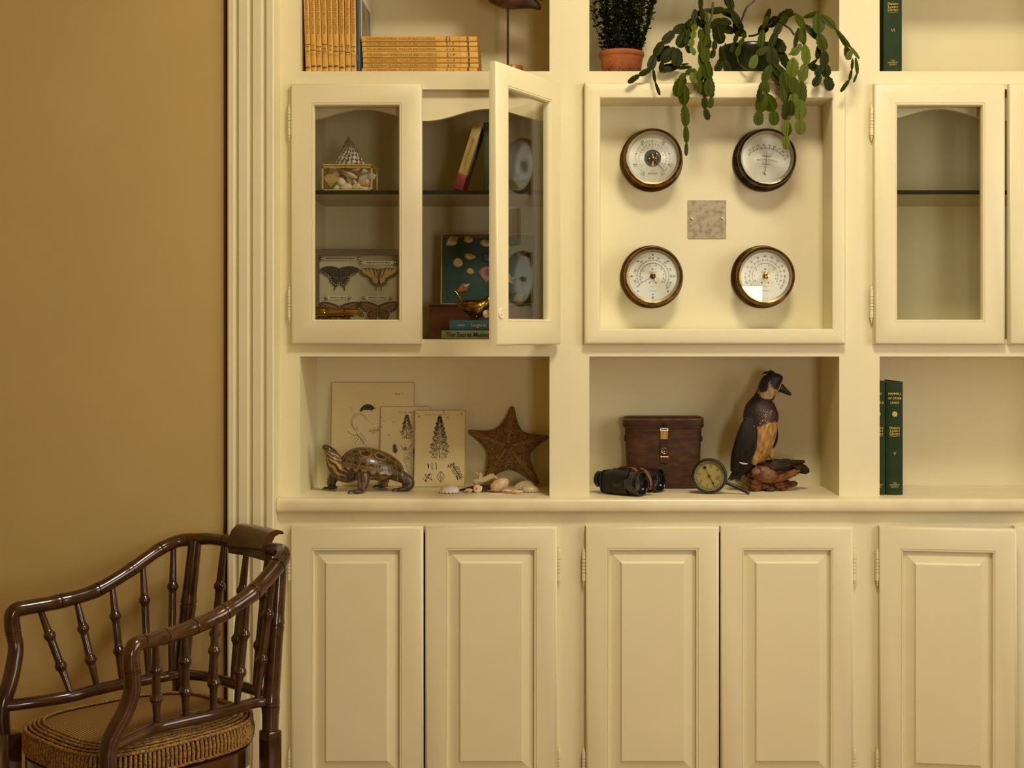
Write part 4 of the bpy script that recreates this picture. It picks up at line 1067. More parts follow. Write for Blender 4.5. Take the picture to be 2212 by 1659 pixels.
MB().lathe([(.013, 0), (.0135, .002), (.010, .004), (.012, .007), (0, .010)], 24, T(X(1024, yb3), yb3, zb3 + .0002)).build('foot_disc', GB_, BB, 50)
# shell chart
ys = .235; k = K(ys); zb4 = Z(657, .188)
SCt = thing('shell_chart', 'teal illustrated seashell chart in a thin gilt edge, standing on the wooden box', 'chart', (X(1055, ys), ys, zb4), (math.radians(-6), 0, 0))
w = WM[SCt]
def sc(px, py): return ((px - 1055) * k, (655 - py) * k)
hw = 102.5 * k; hh = 155 * k
TEAL = M('teal_board', (.030, .070, .050), .5, spec=.25, c2=(.042, .088, .062), vs=8)
MB().box(-hw, hw, 0, .012, .0005, hh, w).build('board', TEAL, SCt, 0)
ed = M('gilt_edge', (.45, .28, .08), .4)
MB().rects([(-hw - .001, hw + .001, -.0002, hh + .001, .013), (-hw - .001, hw + .001, -.0002, hh + .001, -.0012), (-hw + .0022, hw - .0022, .0028, hh - .0022, -.0012), (-hw + .0022, hw - .0022, .0028, hh - .0022, .0)]).v
q = MB().rects([(-hw - .001, hw + .001, -.0002, hh + .001, .0125), (-hw - .001, hw + .001, -.0002, hh + .001, -.0012), (-hw + .0024, hw - .0024, .003, hh - .0022, -.0012), (-hw + .0024, hw - .0024, .003, hh - .0022, .0002)]); q.v = [w @ v for v in q.v]; q.build('edging', ed, SCt, 0)
MB().box(-hw + .003, hw - .003, -.0006, 0, hh - .0115, hh - .003, w).build('header_band', M('olive_band', (.11, .085, .025), .5), SCt, 0)
shl = [(976, 516, 16, 11, 'whelk', (.62, .50, .30)), (1011, 513, 10, 8, 'moon', (.58, .38, .20)), (1048, 521, 13, 8, 'clam', (.52, .40, .22)), (1014, 550, 13, 7, 'clam', (.55, .43, .20)), (988, 564, 11, 11, 'lump', (.60, .50, .27)),
       (1053, 552, 15, 11, 'clam', (.09, .055, .10)), (1015, 583, 9, 7, 'moon', (.52, .36, .14)), (1050, 590, 19, 20, 'fan', (.38, .20, .17)), (1001, 619, 17, 9, 'cone', (.45, .18, .045)),
       (1100, 600, 14, 14, 'star', (.5, .38, .2)), (1125, 545, 13, 10, 'fan', (.5, .36, .26)), (1090, 530, 11, 9, 'clam', (.5, .4, .28)), (1120, 640, 14, 9, 'cone', (.55, .42, .22))]
for px, py, rx_, rz_, kd, c in shl:
    x, z = sc(px, py); rx_ *= k; rz_ *= k
    mb = MB()
    if kd == 'fan':
        vs, fs = fan_verts(rx_ * 1.8, rz_ * 1.9, .005, 12); mb.add(vs, fs, w @ T(x, 0, z - rz_) )
    elif kd == 'star':
        pts = [(x + (rx_ if i % 2 == 0 else rx_ * .45) * math.cos(2 * PI * i / 10 + .3), z + (rx_ if i % 2 == 0 else rx_ * .45) * math.sin(2 * PI * i / 10 + .3)) for i in range(10)]
        mb.prism(pts, -.003, 0, w)
    elif kd in ('whelk', 'cone'):
        mb.lathe([(a * rz_, (h - .5) * 2.1 * rx_) for a, h in [(0, 0), (.35, .1), (.75, .3), (1, .55), (.9, .68), (.55, .75), (.5, .82), (.25, .88), (0, 1)]], 16, w @ T(x, 0, z) @ R(math.radians(-32), 'Y') @ R(PI / 2, 'Y') @ Sc(1, .5, 1), caps=False)
    else:
        mb.ell((0, 0, 0), (rx_, .005, rz_), 20, 12, w @ T(x, 0, z) @ R(.12, 'Y'), wob=.12, ws=90, seed=px)
    inv = w.inverted()
    def cf(v, c=c, x=x, z=z, r=rx_):
        q = inv @ v; d = math.hypot(q.x - x - r * .3, q.z - z - r * .2) / r
        return mixc(tuple(min(1, a * 1.25) for a in c), tuple(a * .6 for a in c), .5 + .5 * math.sin(d * 7))
    mb.build('shell', SHELLM, SCt, 60, colfn=cf)
tx = MB()
for px, py in ((979, 534), (1011, 529), (1050, 537), (1013, 561), (990, 582), (1053, 569), (1014, 598), (1052, 613), (1006, 630), (1056, 622)):
    x, z = sc(px, py); [tx.stroke([(x - .009 + .0035 * j + .0004 * q, z - .003 * q), (x - .0062 + .0035 * j, z - .003 * q)], .0012, -.0004, w) for j in range(5) for q in (0, 1)]
tx.build('captions', INK, SCt, 0, kind='stuff')
wd_ = MB(); rnd = random.Random(5)
for i in range(120):
    if i < 60: px = 957 + rnd.random() * (4 + 14 * (i / 60.0) ** .8); py = 560 + i * 1.5
    else: px = 958 + (i - 60) * 3.2; py = 640 + rnd.random() * 12
    x, z = sc(px, py); a = rnd.random() * 6.28; L_ = .004 + rnd.random() * .004
    wd_.stroke([(x, z), (x + L_ * math.cos(a), z + L_ * math.sin(a)), (x + L_ * 1.6 * math.cos(a + .6), z + L_ * 1.6 * math.sin(a + .6))], .0014, -.0004, w, .0004)
wd_.build('seaweed_border', M('dark_teal_print', (.018, .034, .028), .5), SCt, 0, kind='stuff')
# ------------------------------------------------------------------ lower left niche: prints
PAPER = M('foxed_paper', (.70, .56, .27), .75, c2=(.76, .62, .31), vs=7, bump=.1, bs=120, bd=.0004)
PAPER_ED = M('browned_paper_edge', (.34, .19, .05), .8)
FOX = M('foxing_stain', (.50, .29, .075), .8)
def sheet_print(label, px0, px1, py0, y0, y1, pyb, rag=1.0, seed=1):
    """card leaning back: foot at y0, head at y1; returns root, world matrix and a pixel mapper"""
    k = K((y0 + y1) / 2); W_ = (px1 - px0) * k
    H_ = (pyb - py0) * k; ang = math.asin((y1 - y0) / H_)
    cxp = (px0 + px1) / 2
    r = thing('botanical_print', label, 'print', (X(cxp, (y0 + y1) / 2), y0, COUNTER + .0004), (-ang, 0, 0), 'old engraved prints leaning in the niche')
    w = WM[r]; rnd = random.Random(seed)
    def side(a, b, n):
        out = []
        for i in range(n):
            t = i / n; out.append((a[0] + (b[0] - a[0]) * t + rnd.uniform(-1, 1) * .0004 * rag, a[1] + (b[1] - a[1]) * t + rnd.uniform(-1, 1) * .0004 * rag))
        return out
    c = .003
    pts = side((-W_ / 2, 0.0), (W_ / 2, 0.0), 2) + side((W_ / 2, 0), (W_ / 2, H_ - c), 20) + [(W_ / 2 - c * .3, H_ - c * .3)] + side((W_ / 2 - c, H_), (-W_ / 2 + c, H_), 18) + side((-W_ / 2, H_ - c), (-W_ / 2, 0), 20)
    pts = [(x, max(z, 0)) for x, z in pts]
    MB().prism(pts, 0, .0012, w).build('sheet', PAPER, r, 0)
    e = MB(); e.rects([(-W_ / 2 + .0004, W_ / 2 - .0004, .0002, H_ - .0004, -.00015), (-W_ / 2 + .0014, W_ / 2 - .0014, .0010, H_ - .0014, -.00015)], close=False); e.v = [w @ v for v in e.v]
    e.build('browned_edge', PAPER_ED, r, 0)
    def mp(px, py): return ((px - cxp) * k, (pyb - py) * k)
    return r, w, mp, k
def conifer(r, w, mp, k, cx, top, bot, hwid, seed, dens=900):
    rnd = random.Random(seed); tr = MB(); x, z1 = mp(cx, top); _, z0 = mp(cx, bot)
    tr.stroke([(x, z0), (x, z1)], .0016, -.0004, w, .0004)
    H_ = z1 - z0; hw = hwid * k
    for i in range(dens):
        t = rnd.random() ** .8
        prof = hw * (1 - t) ** .75 * (1 - .35 * max(0, (.12 - t) / .12)) * (.86 + .14 * math.sin(t * 46 + 2 * math.sin(t * 9)))
        s = rnd.choice((-1, 1)); f = rnd.random() ** .75
        bx = x + s * prof * f; bz = z0 + t * H_ + (.10 * H_ * (f - .55)) * .35
        L_ = .0022 + rnd.random() * .0022; a = rnd.uniform(-.9, .5)
        tr.stroke([(bx, bz), (bx + s * L_ * math.cos(a), bz + L_ * math.sin(a))], .0006 + rnd.random() * .0006, -.0004, w, .0003)
    tr.build('engraved_tree', INK, r, 0, kind='stuff')
def sprig(mb, w, mp, k, cx, cy, L_, ang, n=7, wd=.0016):
    x, z = mp(cx, cy); a = math.radians(ang); dx, dz = math.cos(a), math.sin(a); L_ *= k
    mb.stroke([(x, z), (x + dx * L_, z + dz * L_)], wd * .7, -.0004, w)
    for i in range(n):
        t = .15 + .8 * i / n
        for s in (-1, 1):
            b_ = a + s * 1.0; q = L_ * .34 * (1 - .5 * t)
            mb.stroke([(x + dx * L_ * t, z + dz * L_ * t), (x + dx * L_ * t + math.cos(b_) * q, z + dz * L_ * t + math.sin(b_) * q)], wd, -.0004, w, wd * .6)
# print 1: crustaceans
r, w, mp, k = sheet_print('large tan print of shrimps and crustaceans marked Plate 7', 715, 895, 824, .236, .256, 1048, .6, 1)
tx = MB(); x, z = mp(862, 850); tx.text('Plate  7.', .0072, w @ T(x, -.0004, z))
for px, py in ((786, 865), (828, 869), (805, 915)): x, z = mp(px, py); tx.text('Fig. 2', .0030, w @ T(x, -.0004, z))
tx.build('lettering', INK, r, 0, kind='stuff')
dr_ = MB()
def arc(pts, w0, w1): dr_.stroke([mp(*p) for p in spline([tuple(map(float, p)) for p in pts], 6)], w0 * k * .72, -.0004, w, w1 * k * .72)
# dark amphipod
dr_.sheet([mp(*p) for p in [(776, 887), (779, 880), (785, 874), (793, 871.5), (801, 873), (806, 877), (809, 881), (803, 885), (797, 884), (790, 884), (784, 884), (780, 888)]], -.0004, w)
for a_ in ([(804, 878), (808, 874), (808, 871)], [(806, 880), (811, 880), (811, 884)], [(793, 883), (794, 888)], [(798, 883), (801, 888)], [(802, 883), (806, 888)], [(788, 883), (785, 887)]): arc(a_, 1.6, .7)
# prawn with long feelers
arc([(789, 906), (784, 896), (777, 891), (767, 893), (760, 902), (758, 912), (762, 922), (768, 929)], .5, .9)
arc([(795, 910), (790, 899), (780, 894), (770, 896), (762, 905), (761, 915), (766, 926)], .4, .8)
arc([(751, 929), (757, 935), (767, 939), (771, 940)], 1.2, .6)
arc([(768, 929), (776, 932), (785, 941), (791, 953)], .5, .5); arc([(770, 934), (774, 940), (781, 948), (787, 958)], 1.4, 1.8)
for a_ in ([(769, 937), (756, 945)], [(772, 941), (762, 952)], [(775, 944), (767, 957)], [(770, 928), (774, 921)], [(768, 927), (770, 920)], [(779, 948), (778, 957)]): arc(a_, .9, .5)
for i in range(6): arc([(776 + i * 2.2, 939 + i * 3), (781 + i * 1.7, 936 + i * 3.1)], .5, .5)
# small shrimp
arc([(795, 931), (801, 926), (809, 923), (819, 921)], .6, .6); arc([(796, 932), (803, 930), (812, 927), (820, 925)], .6, .8)
for i in range(7): arc([(803 + i * 2.6, 929 - i * .6), (805 + i * 2.4, 937 - i * 1.2)], 1.0, .5); arc([(799 + i * 3, 928 - i * .8), (800 + i * 3, 931 - i * .9)], .5, .5)
arc([(756, 882), (758, 878), (761, 880), (760, 885), (757, 885)], .4, .4)
dr_.build('engraving', INK, r, 0, kind='stuff')
# print 2: spruce
r, w, mp, k = sheet_print('middle tan print of a spruce tree with cones, half hidden by the front print', 821, 930, 876, .2295, .2490, 1048, 1.2, 2)
conifer(r, w, mp, k, 878.5, 894, 946, 17, 3, 620)
tx = MB(); x, z = mp(880, 888.5); tx.text('Abies Douglasii.   Douglas Spruce', .0036, w @ T(x, -.0004, z)); x, z = mp(878, 951); tx.text('10 ft. high and 8 ft. diam.', .0018, w @ T(x, -.0004, z)); tx.build('lettering', INK, r, 0, kind='stuff')
g = MB(); sprig(g, w, mp, k, 855, 978, 22, 100, 5, .0034); sprig(g, w, mp, k, 895, 982, 20, 80, 5, .0034)
for a_, b_ in (((866, 959), (873, 971)), ((889, 958), (880, 972))): g.stroke([mp(*a_), mp(*b_)], .0012, -.0004, w)
x, z = mp(876, 967); g.ring(x, z, .0030, .0042, -.0004, 16, 1.3, w); g.disc(x, z, .0020, -.0004, 10, m=w)
rnd = random.Random(4)
for i in range(70):     # scaly cone
    u = rnd.random(); v = rnd.uniform(-1, 1); px = 880 + u * 16 + v * 13 * math.sin(PI * min(1, u + .12)) ; py = 978 + u * 56 + rnd.uniform(-3, 3)
    x, z = mp(px, py); a = rnd.uniform(.5, 1.6)
    g.stroke([(x, z), (x + .004 * math.cos(a), z - .004 * math.sin(a)), (x + .006 * math.cos(a - .8), z - .006 * math.sin(a - .8))], .0004, -.0004, w)
pts = [mp(*p) for p in spline([(872., 985.), (876., 976.), (886., 977.), (897., 990.), (908., 1010.), (911., 1028.), (903., 1036.), (890., 1028.), (879., 1008.), (872., 985.)], 5)]
g.stroke(pts, .0007, -.0004, w); g.build('engraving', INK, r, 0, kind='stuff')
f = MB()
for px, py, rr in ((823, 900, 1.6), (829, 908, 1.4), (850, 910, 1.2), (840, 938, 1.3), (824, 920, 1.8), (822, 950, 1.5), (823, 975, 1.6), (849, 912, .8)): x, z = mp(px, py); f.disc(x, z, rr * k, -.0003, 10, m=w)
f.build('foxing', FOX, r, 0, kind='stuff')
# print 3: tall spruce fir in front
r, w, mp, k = sheet_print('front tan print of a tall spruce fir above cone and needle figures', 895, 1005, 885.5, .212, .240, 1051.5, 1.2, 3)
conifer(r, w, mp, k, 949.5, 899, 990, 25, 6, 1500)
tx = MB(); x, z = mp(943, 895.5); tx.text('Abies excelsa.   The tall, or common Spruce, Fir.', .0034, w @ T(x, -.0004, z)); x, z = mp(987, 895.5); tx.text('675', .0038, w @ T(x, -.0004, z)); x, z = mp(951, 993); tx.text('40 ft. high and 25 ft. diam.', .0019, w @ T(x, -.0004, z)); tx.build('lettering', INK, r, 0, kind='stuff')
g = MB()
sprig(g, w, mp, k, 978, 1003, 38, -60, 8, .0019); sprig(g, w, mp, k, 966, 1009, 20, 25, 4, .0019)
g.stroke([mp(987, 1028), mp(989, 1036)], .0042, -.0004, w, .0020)
for q in ([(934, 999), (933.5, 1006), (935, 1014)], [(941, 999), (943.5, 1006), (943, 1014)]): g.stroke([mp(*p) for p in q], .0016, -.0004, w)
g.sheet([mp(*p) for p in ((923, 1000), (927.5, 1004), (927, 1010), (925, 1013), (924.5, 1006))], -.0004, w)
cone_ = [(953, 1018.), (958.5, 1024), (961, 1029), (957, 1036), (952.5, 1041.5), (948, 1036), (944.5, 1029), (947, 1024), (953, 1018)]
g.stroke([mp(*p) for p in cone_], .0012, -.0004, w)
for q in (((947, 1026), (952, 1032), (953, 1041)), ((958, 1026), (954, 1032), (953, 1041)), ((953, 1019), (952, 1028)), ((949, 1033), (953, 1029), (957, 1033))): g.stroke([mp(*p) for p in q], .0009, -.0004, w)
rnd = random.Random(8)
for i in range(13):
    a_ = (916 + rnd.random() * 17, 1022 + rnd.random() * 17); an = rnd.random() * 6.28
    g.stroke([mp(*a_), mp(a_[0] + 5 * math.cos(an), a_[1] + 5 * math.sin(an))], .0018, -.0004, w, .0009)
g.stroke([mp(*p) for p in ((918, 1038), (922, 1033), (924, 1028), (929, 1023))], .0018, -.0004, w)
g.stroke([mp(*p) for p in ((924, 1030), (929, 1034), (935, 1037))], .0018, -.0004, w)
g.build('engraving', INK, r, 0, kind='stuff')
f = MB()
for px, py, rr in ((958, 889.5, 2.6), (996, 893.5, 2.7), (967, 902, 2.1), (904, 900, 2.8), (897, 925, 1.5), (897, 950, 1.5), (900, 893, 1.6)): x, z = mp(px, py); f.disc(x, z, rr * k, -.0003, 14, m=w)
f.build('foxing', FOX, r, 0, kind='stuff')

# ------------------------------------------------------------------ turtle
tc0 = Vector((X(800, .125), .125, COUNTER))
TU = thing('turtle_specimen', 'mounted brown turtle with yellow ringed shell, head raised', 'turtle', tc0, (0, 0, math.radians(17)))
w = WM[TU]
u = .00124
DB, BR, YE, OL = (.024, .014, .006), (.066, .039, .012), (.30, .165, .024), (.06, .042, .014)
# carapace: x forward is toward the head (-x); local units metres
NA, NT = 240, 90; LH, WH2, HH = .088, .064, .056
pit = R(math.radians(9), 'Y')                     # nose-up pitch
cz = .058
rings_ = []
def shell_pt(a, t):
    rx_ = LH * (1.02 if math.cos(a) > 0 else 1.0)
    flare = 1 + .05 * max(0, (t - .88) / .12)
    x = rx_ * math.cos(a) * math.sin(t * PI / 2) ** .95 * flare; yv = WH2 * math.sin(a) * math.sin(t * PI / 2) ** .95 * flare
    hz = HH * (math.cos(t * PI / 2) ** .95)
    hz *= 1 - .14 * math.cos(a) * math.sin(t * PI / 2)
    hz += -.004 * max(0, (t - .85) / .15)
    nrm = .0016 * math.cos(t * 26) * (t < .85) * 0
    return Vector((x, yv, hz + nrm))
mb = MB(); RR = []
for j in range(NT + 1):
    t = .01 + .99 * j / NT
    RR.append([w @ (T(.002, 0, cz) @ pit @ shell_pt(2 * PI * i / NA, t)) for i in range(NA)])
low = [w @ (T(.002, 0, cz) @ pit @ (shell_pt(2 * PI * i / NA, 1.0) * 1.0 + Vector((-.10 * shell_pt(2 * PI * i / NA, 1.0).x, -.10 * shell_pt(2 * PI * i / NA, 1.0).y, -.006)))) for i in range(NA)]
RR.append(low)
mb.rings(RR, caps=True)
winv = (w @ T(.002, 0, cz) @ pit).inverted()
def ccol(v):
    q = winv @ v
    a = math.atan2(q.y / WH2, q.x / LH); rr = min(1.05, math.hypot(q.x / LH, q.y / WH2)); t = 2 / PI * math.asin(min(1, rr))
    n_ = noise.noise(Vector((q.x * 60, q.y * 60, q.z * 240)))
    n2 = noise.noise(Vector((q.x * 30 + 7, q.y * 30, q.z * 60)))
    c = mixc(DB, BR, .55 + .6 * n_)
    st = math.sin((q.z * 420 + n2 * 9))
    if st > .82 and t < .8: c = mixc(c, YE, .35)
    s = 1 if q.y < 0 else -1
    ad = math.degrees(a)
    if t > .73 or q.z < .004:       # marginals
        m_ = (ad % 15.0) / 15.0; tt = (t - .73) / .27
        d = math.hypot((m_ - .5) * 1.0, (tt - .45) * 1.1)
        if q.z < -.0005: c = mixc(YE, DB, .5 + .7 * math.sin(ad * .42))
        elif d < .23: c = DB
        elif d < .31: c = mixc(YE, BR, .3)
        elif d < .41: c = DB
        elif abs(m_ - .5) > .47: c = mixc(YE, BR, .45)
        else: c = mixc(BR, YE, .18)
    else:
        for a0, t0, ra, rt in ((-40, .52, 14, .13), (-78, .49, 17, .15), (-116, .49, 17, .15), (-148, .52, 12, .12), (40, .52, 14, .13), (78, .49, 17, .15), (116, .49, 17, .15), (148, .52, 12, .12)):
            d = math.hypot((ad - a0) / ra, (t - t0) / rt) * (1 + .12 * n2)
            if .78 < d < .95: c = mixc(YE, BR, .12 + .3 * abs(n_))
            elif d < .40: c = DB
            elif 1.28 < d < 1.36: c = mixc(c, YE, .35)
    return c
TUM = VCM('turtle_shell', .32, .35, 180, .0012, coat=.25, var=.25, vs=140)
TSK = VCM('turtle_skin', .38, .5, 420, .0016, coat=.15, var=.3, vs=200)
mb.build('carapace', TUM, TU, 60, colfn=ccol)
# body: plastron, neck, head and legs as one skin
sk = MB()
sk.ell((0, 0, 0), (.080, .055, .024), 40, 16, w @ T(-.002, 0, cz - .004) @ pit)
def limb(pts, rad): sk.tube([w @ Vector(p[:3]) for p in spline(pts, 6)], [q[0] for q in spline([(r_,) for r_ in rad], 6)], 16)
limb([(-.030, 0, cz - .004), (-.056, 0, cz - .004), (-.078, .000, cz + .002), (-.093, .002, cz + .016), (-.101, .003, cz + .030), (-.104, .003, cz + .042)], [.020, .031, .0300, .0240, .0185, .014])
# head: tilted up to the left
hm = w @ T(-.1065, .003, cz + .046) @ R(math.radians(44), 'Y') @ Sc(1.12, 1.25, 1.3)
hd = MB(); hp = spline([(-.0255, 0, .0), (-.0225, .0065, .0052), (-.012, .0115, .0090), (.0, .0135, .0108), (.012, .0120, .0110), (.024, .0100, .0100)], 5)
HR = [[hm @ Vector((x, yy * math.sin(a), zz * math.cos(a) + .001)) for a in [2 * PI * q / 24 for q in range(24)]] for x, yy, zz in hp]
sk.rings(HR)
# legs (near side is -y)
feet = []
limb([(-.035, .025, cz - .004), (-.055, .036, cz - .008), (-.080, .050, cz - .010), (-.094, .053, .026), (-.097, .052, .0125)], [.012, .018, .0155, .0130, .0115]); feet.append((-.101, .052, 200))
limb([(-.028, -.022, cz - .004), (-.028, -.038, cz - .010), (-.026, -.056, .042), (-.031, -.062, .022), (-.037, -.062, .0120)], [.012, .020, .0175, .0140, .0115]); feet.append((-.050, -.061, 180))
limb([(.040, -.022, cz - .006), (.058, -.033, cz - .012), (.080, -.044, cz - .020), (.097, -.046, .024), (.092, -.045, .0140), (.080, -.045, .0100)], [.012, .017, .0160, .0145, .0135, .0105]); feet.append((.070, -.046, 178))
limb([(.035, .024, cz - .006), (.042, .036, cz - .014), (.048, .050, .028), (.046, .054, .0115)], [.012, .016, .0140, .0110]); feet.append((.036, .054, 180))
for fx, fy, an in feet:
    sk.ell((0, 0, 0), (.0165, .0115, .0058), 16, 8, w @ T(fx + .006, fy, .0066) @ R(math.radians(an - 180), 'Z'))
def scol(v):
    q = w.inverted() @ v; n_ = noise.noise(q * 130); n2 = noise.noise(q * 55)
    if q.x < -.066 and q.z > cz - .012:                     # neck and head: streaks
        ang = math.atan2(q.z - cz - .02 - (-.07 - q.x) * .4, q.y)
        along = math.sin(ang * 11 + n2 * 2.2)
        if q.x < -.090 and q.z > cz + .036:
            c = mixc((.022, .013, .006), (.075, .045, .018), .5 + n_)
            h_ = hm.inverted() @ v
            if abs(h_.z - .30 * h_.x - .0010) < .0013: c = (.36, .22, .06)
            if abs(h_.z + .0052 - .1 * h_.x) < .0014 or abs(h_.z + .0010 - .2 * h_.x) < .0006: c = (.38, .24, .07)
            return c
        return mixc((.035, .020, .008), (.36, .20, .035), .55 + .9 * along)
    if q.z < cz - .014 and abs(q.y) < .048 and abs(q.x) < .06: return mixc((.30, .16, .03), (.05, .03, .01), .5 + n2 * 1.3)
    c = mixc((.026, .017, .008), (.085, .052, .020), .5 + n_ * .9)
    if math.sin(q.x * 420 + n2 * 3) > .86 and q.z > .012: c = mixc(c, (.36, .18, .03), .6)
    return c
sk = fuse(sk, .0012, 6)
sk.build('body', TSK, TU, 60, colfn=scol)
for s in (-1, 1):
    MB().ell(hm @ Vector((-.0135, s * .0098, .0038)), .0030, 14, 10).build('eye', M('turtle_eye', (.02, .012, .005), .1, coat=.6) if s < 0 else bpy.data.materials['turtle_eye'], TU, 60)
for s in (-1, 1):
    MB().tube([hm @ Vector((-.0245, s * .0030, -.0010)), hm @ Vector((-.018, s * .0092, -.0022)), hm @ Vector((-.008, s * .0124, -.0028)), hm @ Vector((.002, s * .0132, -.0012))], [.0006, .0008, .0008, .0004], 6).build('mouth', M('mouth_line', (.012, .007, .003), .6) if s < 0 else bpy.data.materials['mouth_line'], TU, 60)
CLAW = M('claw_horn', (.05, .035, .02), .35)
for fx, fy, an in feet:
    for j in range(4):
        a = math.radians(an - 24 + j * 16); d_ = Vector((math.cos(a), math.sin(a), 0))
        p0 = Vector((fx + .004, fy, .0062)) + d_ * .012
        MB().tube([w @ p0, w @ (p0 + d_ * .007 + Vector((0, 0, .0006))), w @ (p0 + d_ * .013 + Vector((0, 0, -.0042)))], [.0026, .0020, .0004], 8).build('claw', CLAW, TU, 60)

# ------------------------------------------------------------------ starfish
ys = .222; k = K(ys)
ST = thing('starfish', 'large brown dried starfish propped against the niche back', 'starfish', (X(1103, ys), ys, COUNTER), (math.radians(-7), 0, 0))
w = WM[ST]
ctr = ((1098 - 1103) * k, (1052 - 966) * k)
tips = [(1107, 879), (1013, 933), (1048, 1036), (1164, 1046), (1184, 944)]
tl = sorted([(math.atan2((1052 - ty) * k - ctr[1], (tx - 1103) * k - ctr[0]), math.hypot((tx - 1103) * k - ctr[0], (1052 - ty) * k - ctr[1])) for tx, ty in tips])
def star_r(th):
    best = None; n = len(tl)
    for i in range(n):
        a0, r0 = tl[i]; a1, r1 = tl[(i + 1) % n]
        if i == n - 1: a1 += 2 * PI
        t_ = (th + PI) % (2 * PI) - PI
        if t_ < a0: t_ += 2 * PI
        if a0 <= t_ <= a1:
            f = (t_ - a0) / (a1 - a0); rt = r0 + (r1 - r0) * f; inner = .53 * (r0 + r1) / 2
            s = min(1, abs(2 * f - 1) / .93)               # 1 at the tips, 0 in the notch
            # concave arm: wide body with tapering points
            return inner + (rt - inner) * (s ** 2.1 * .66 + s ** 7 * .34)
    return tl[0][1]
NAs, NR = 220, 26; vs = []; fs = []
angs = []
# sample angles more densely near tips
for i in range(NAs): angs.append(2 * PI * i / NAs)
for a0, _ in tl: angs += [a0 + d for d in (-.03, -.02, -.01, 0, .01, .02, .03)]
angs = sorted(a % (2 * PI) for a in angs); NA2 = len(angs)
def sh_(th, t):
    r_ = star_r(th)
    dmin = min(abs((th - a0 + PI) % (2 * PI) - PI) for a0, _ in tl)
    rid = math.exp(-(dmin * 5) ** 2)
    dep = .030 * (1 - t ** 2.2) ** .6 * (.55 + .45 * (1 - t)) + .004
    dep += .005 * rid * (1 - t)
    return r_ * t, dep
mb = MB(); RR = []
for j in range(1, NR + 1):
    t = j / NR; ring_ = []
    for th in angs:
        rr, dep = sh_(th, t)
        p = Vector((ctr[0] + rr * math.cos(th), -dep, ctr[1] + rr * math.sin(th)))
        p.y += .0012 * noise.noise(p * 260)
        ring_.append(w @ p)
    RR.append(ring_)
RR.append([w @ Vector((ctr[0] + star_r(th) * .96 * math.cos(th), 0, ctr[1] + star_r(th) * .96 * math.sin(th))) for th in angs])
mb.rings(RR, caps=True)
mb.build('body', M('starfish_skin', (.25, .125, .025), .6, c2=(.13, .060, .012), vs=70, bump=1.0, bs=330, bd=.0025), ST, 60)
nb = MB(); nb2 = MB(); rnd = random.Random(2); icov = [(0, 0, 1), (.89, 0, .45), (.28, .85, .45), (-.72, .53, .45), (-.72, -.53, .45), (.28, -.85, .45), (.72, .53, -.45), (-.28, .85, -.45), (-.89, 0, -.45), (-.28, -.85, -.45), (.72, -.53, -.45), (0, 0, -1)]
icof = [(0, 1, 2), (0, 2, 3), (0, 3, 4), (0, 4, 5), (0, 5, 1), (1, 6, 2), (2, 7, 3), (3, 8, 4), (4, 9, 5), (5, 10, 1), (6, 7, 2), (7, 8, 3), (8, 9, 4), (9, 10, 5), (10, 6, 1), (6, 11, 7), (7, 11, 8), (8, 11, 9), (9, 11, 10), (10, 11, 6)]
def nodule(th, t, r_, tgt):
    rr, dep = sh_(th, t); p = Vector((ctr[0] + rr * math.cos(th), -dep, ctr[1] + rr * math.sin(th)))
    tgt.add([p + Vector(q) * r_ for q in icov], icof, w)
for a0, r0 in tl:
    for i in range(26):                              # a double row down each arm and a zigzag at its root
        t = .10 + .88 * i / 26
        for off in (-.035, .035): nodule(a0 + off * (1 + .6 * (1 - t)), t, .0011 + rnd.random() * .0007, nb)
    for i in range(12): nodule(a0 + (i - 6) * .05, .38 + .03 * abs(i - 6) , .0013, nb)
for i in range(1500):
    th = rnd.random() * 2 * PI; t = rnd.random() ** .5; nodule(th, min(.985, t), .0007 + rnd.random() * .0009, nb2 if rnd.random() < .72 else nb)
for i in range(260):
    th = rnd.random() * 2 * PI; nodule(th, .985, .0012 + rnd.random() * .0008, nb2)
nb.build('golden_nodules', M('starfish_nodule', (.52, .30, .07), .4), ST, 60, kind='stuff')
nb2.build('dark_nodules', M('starfish_dark_nodule', (.19, .09, .02), .5), ST, 60, kind='stuff')

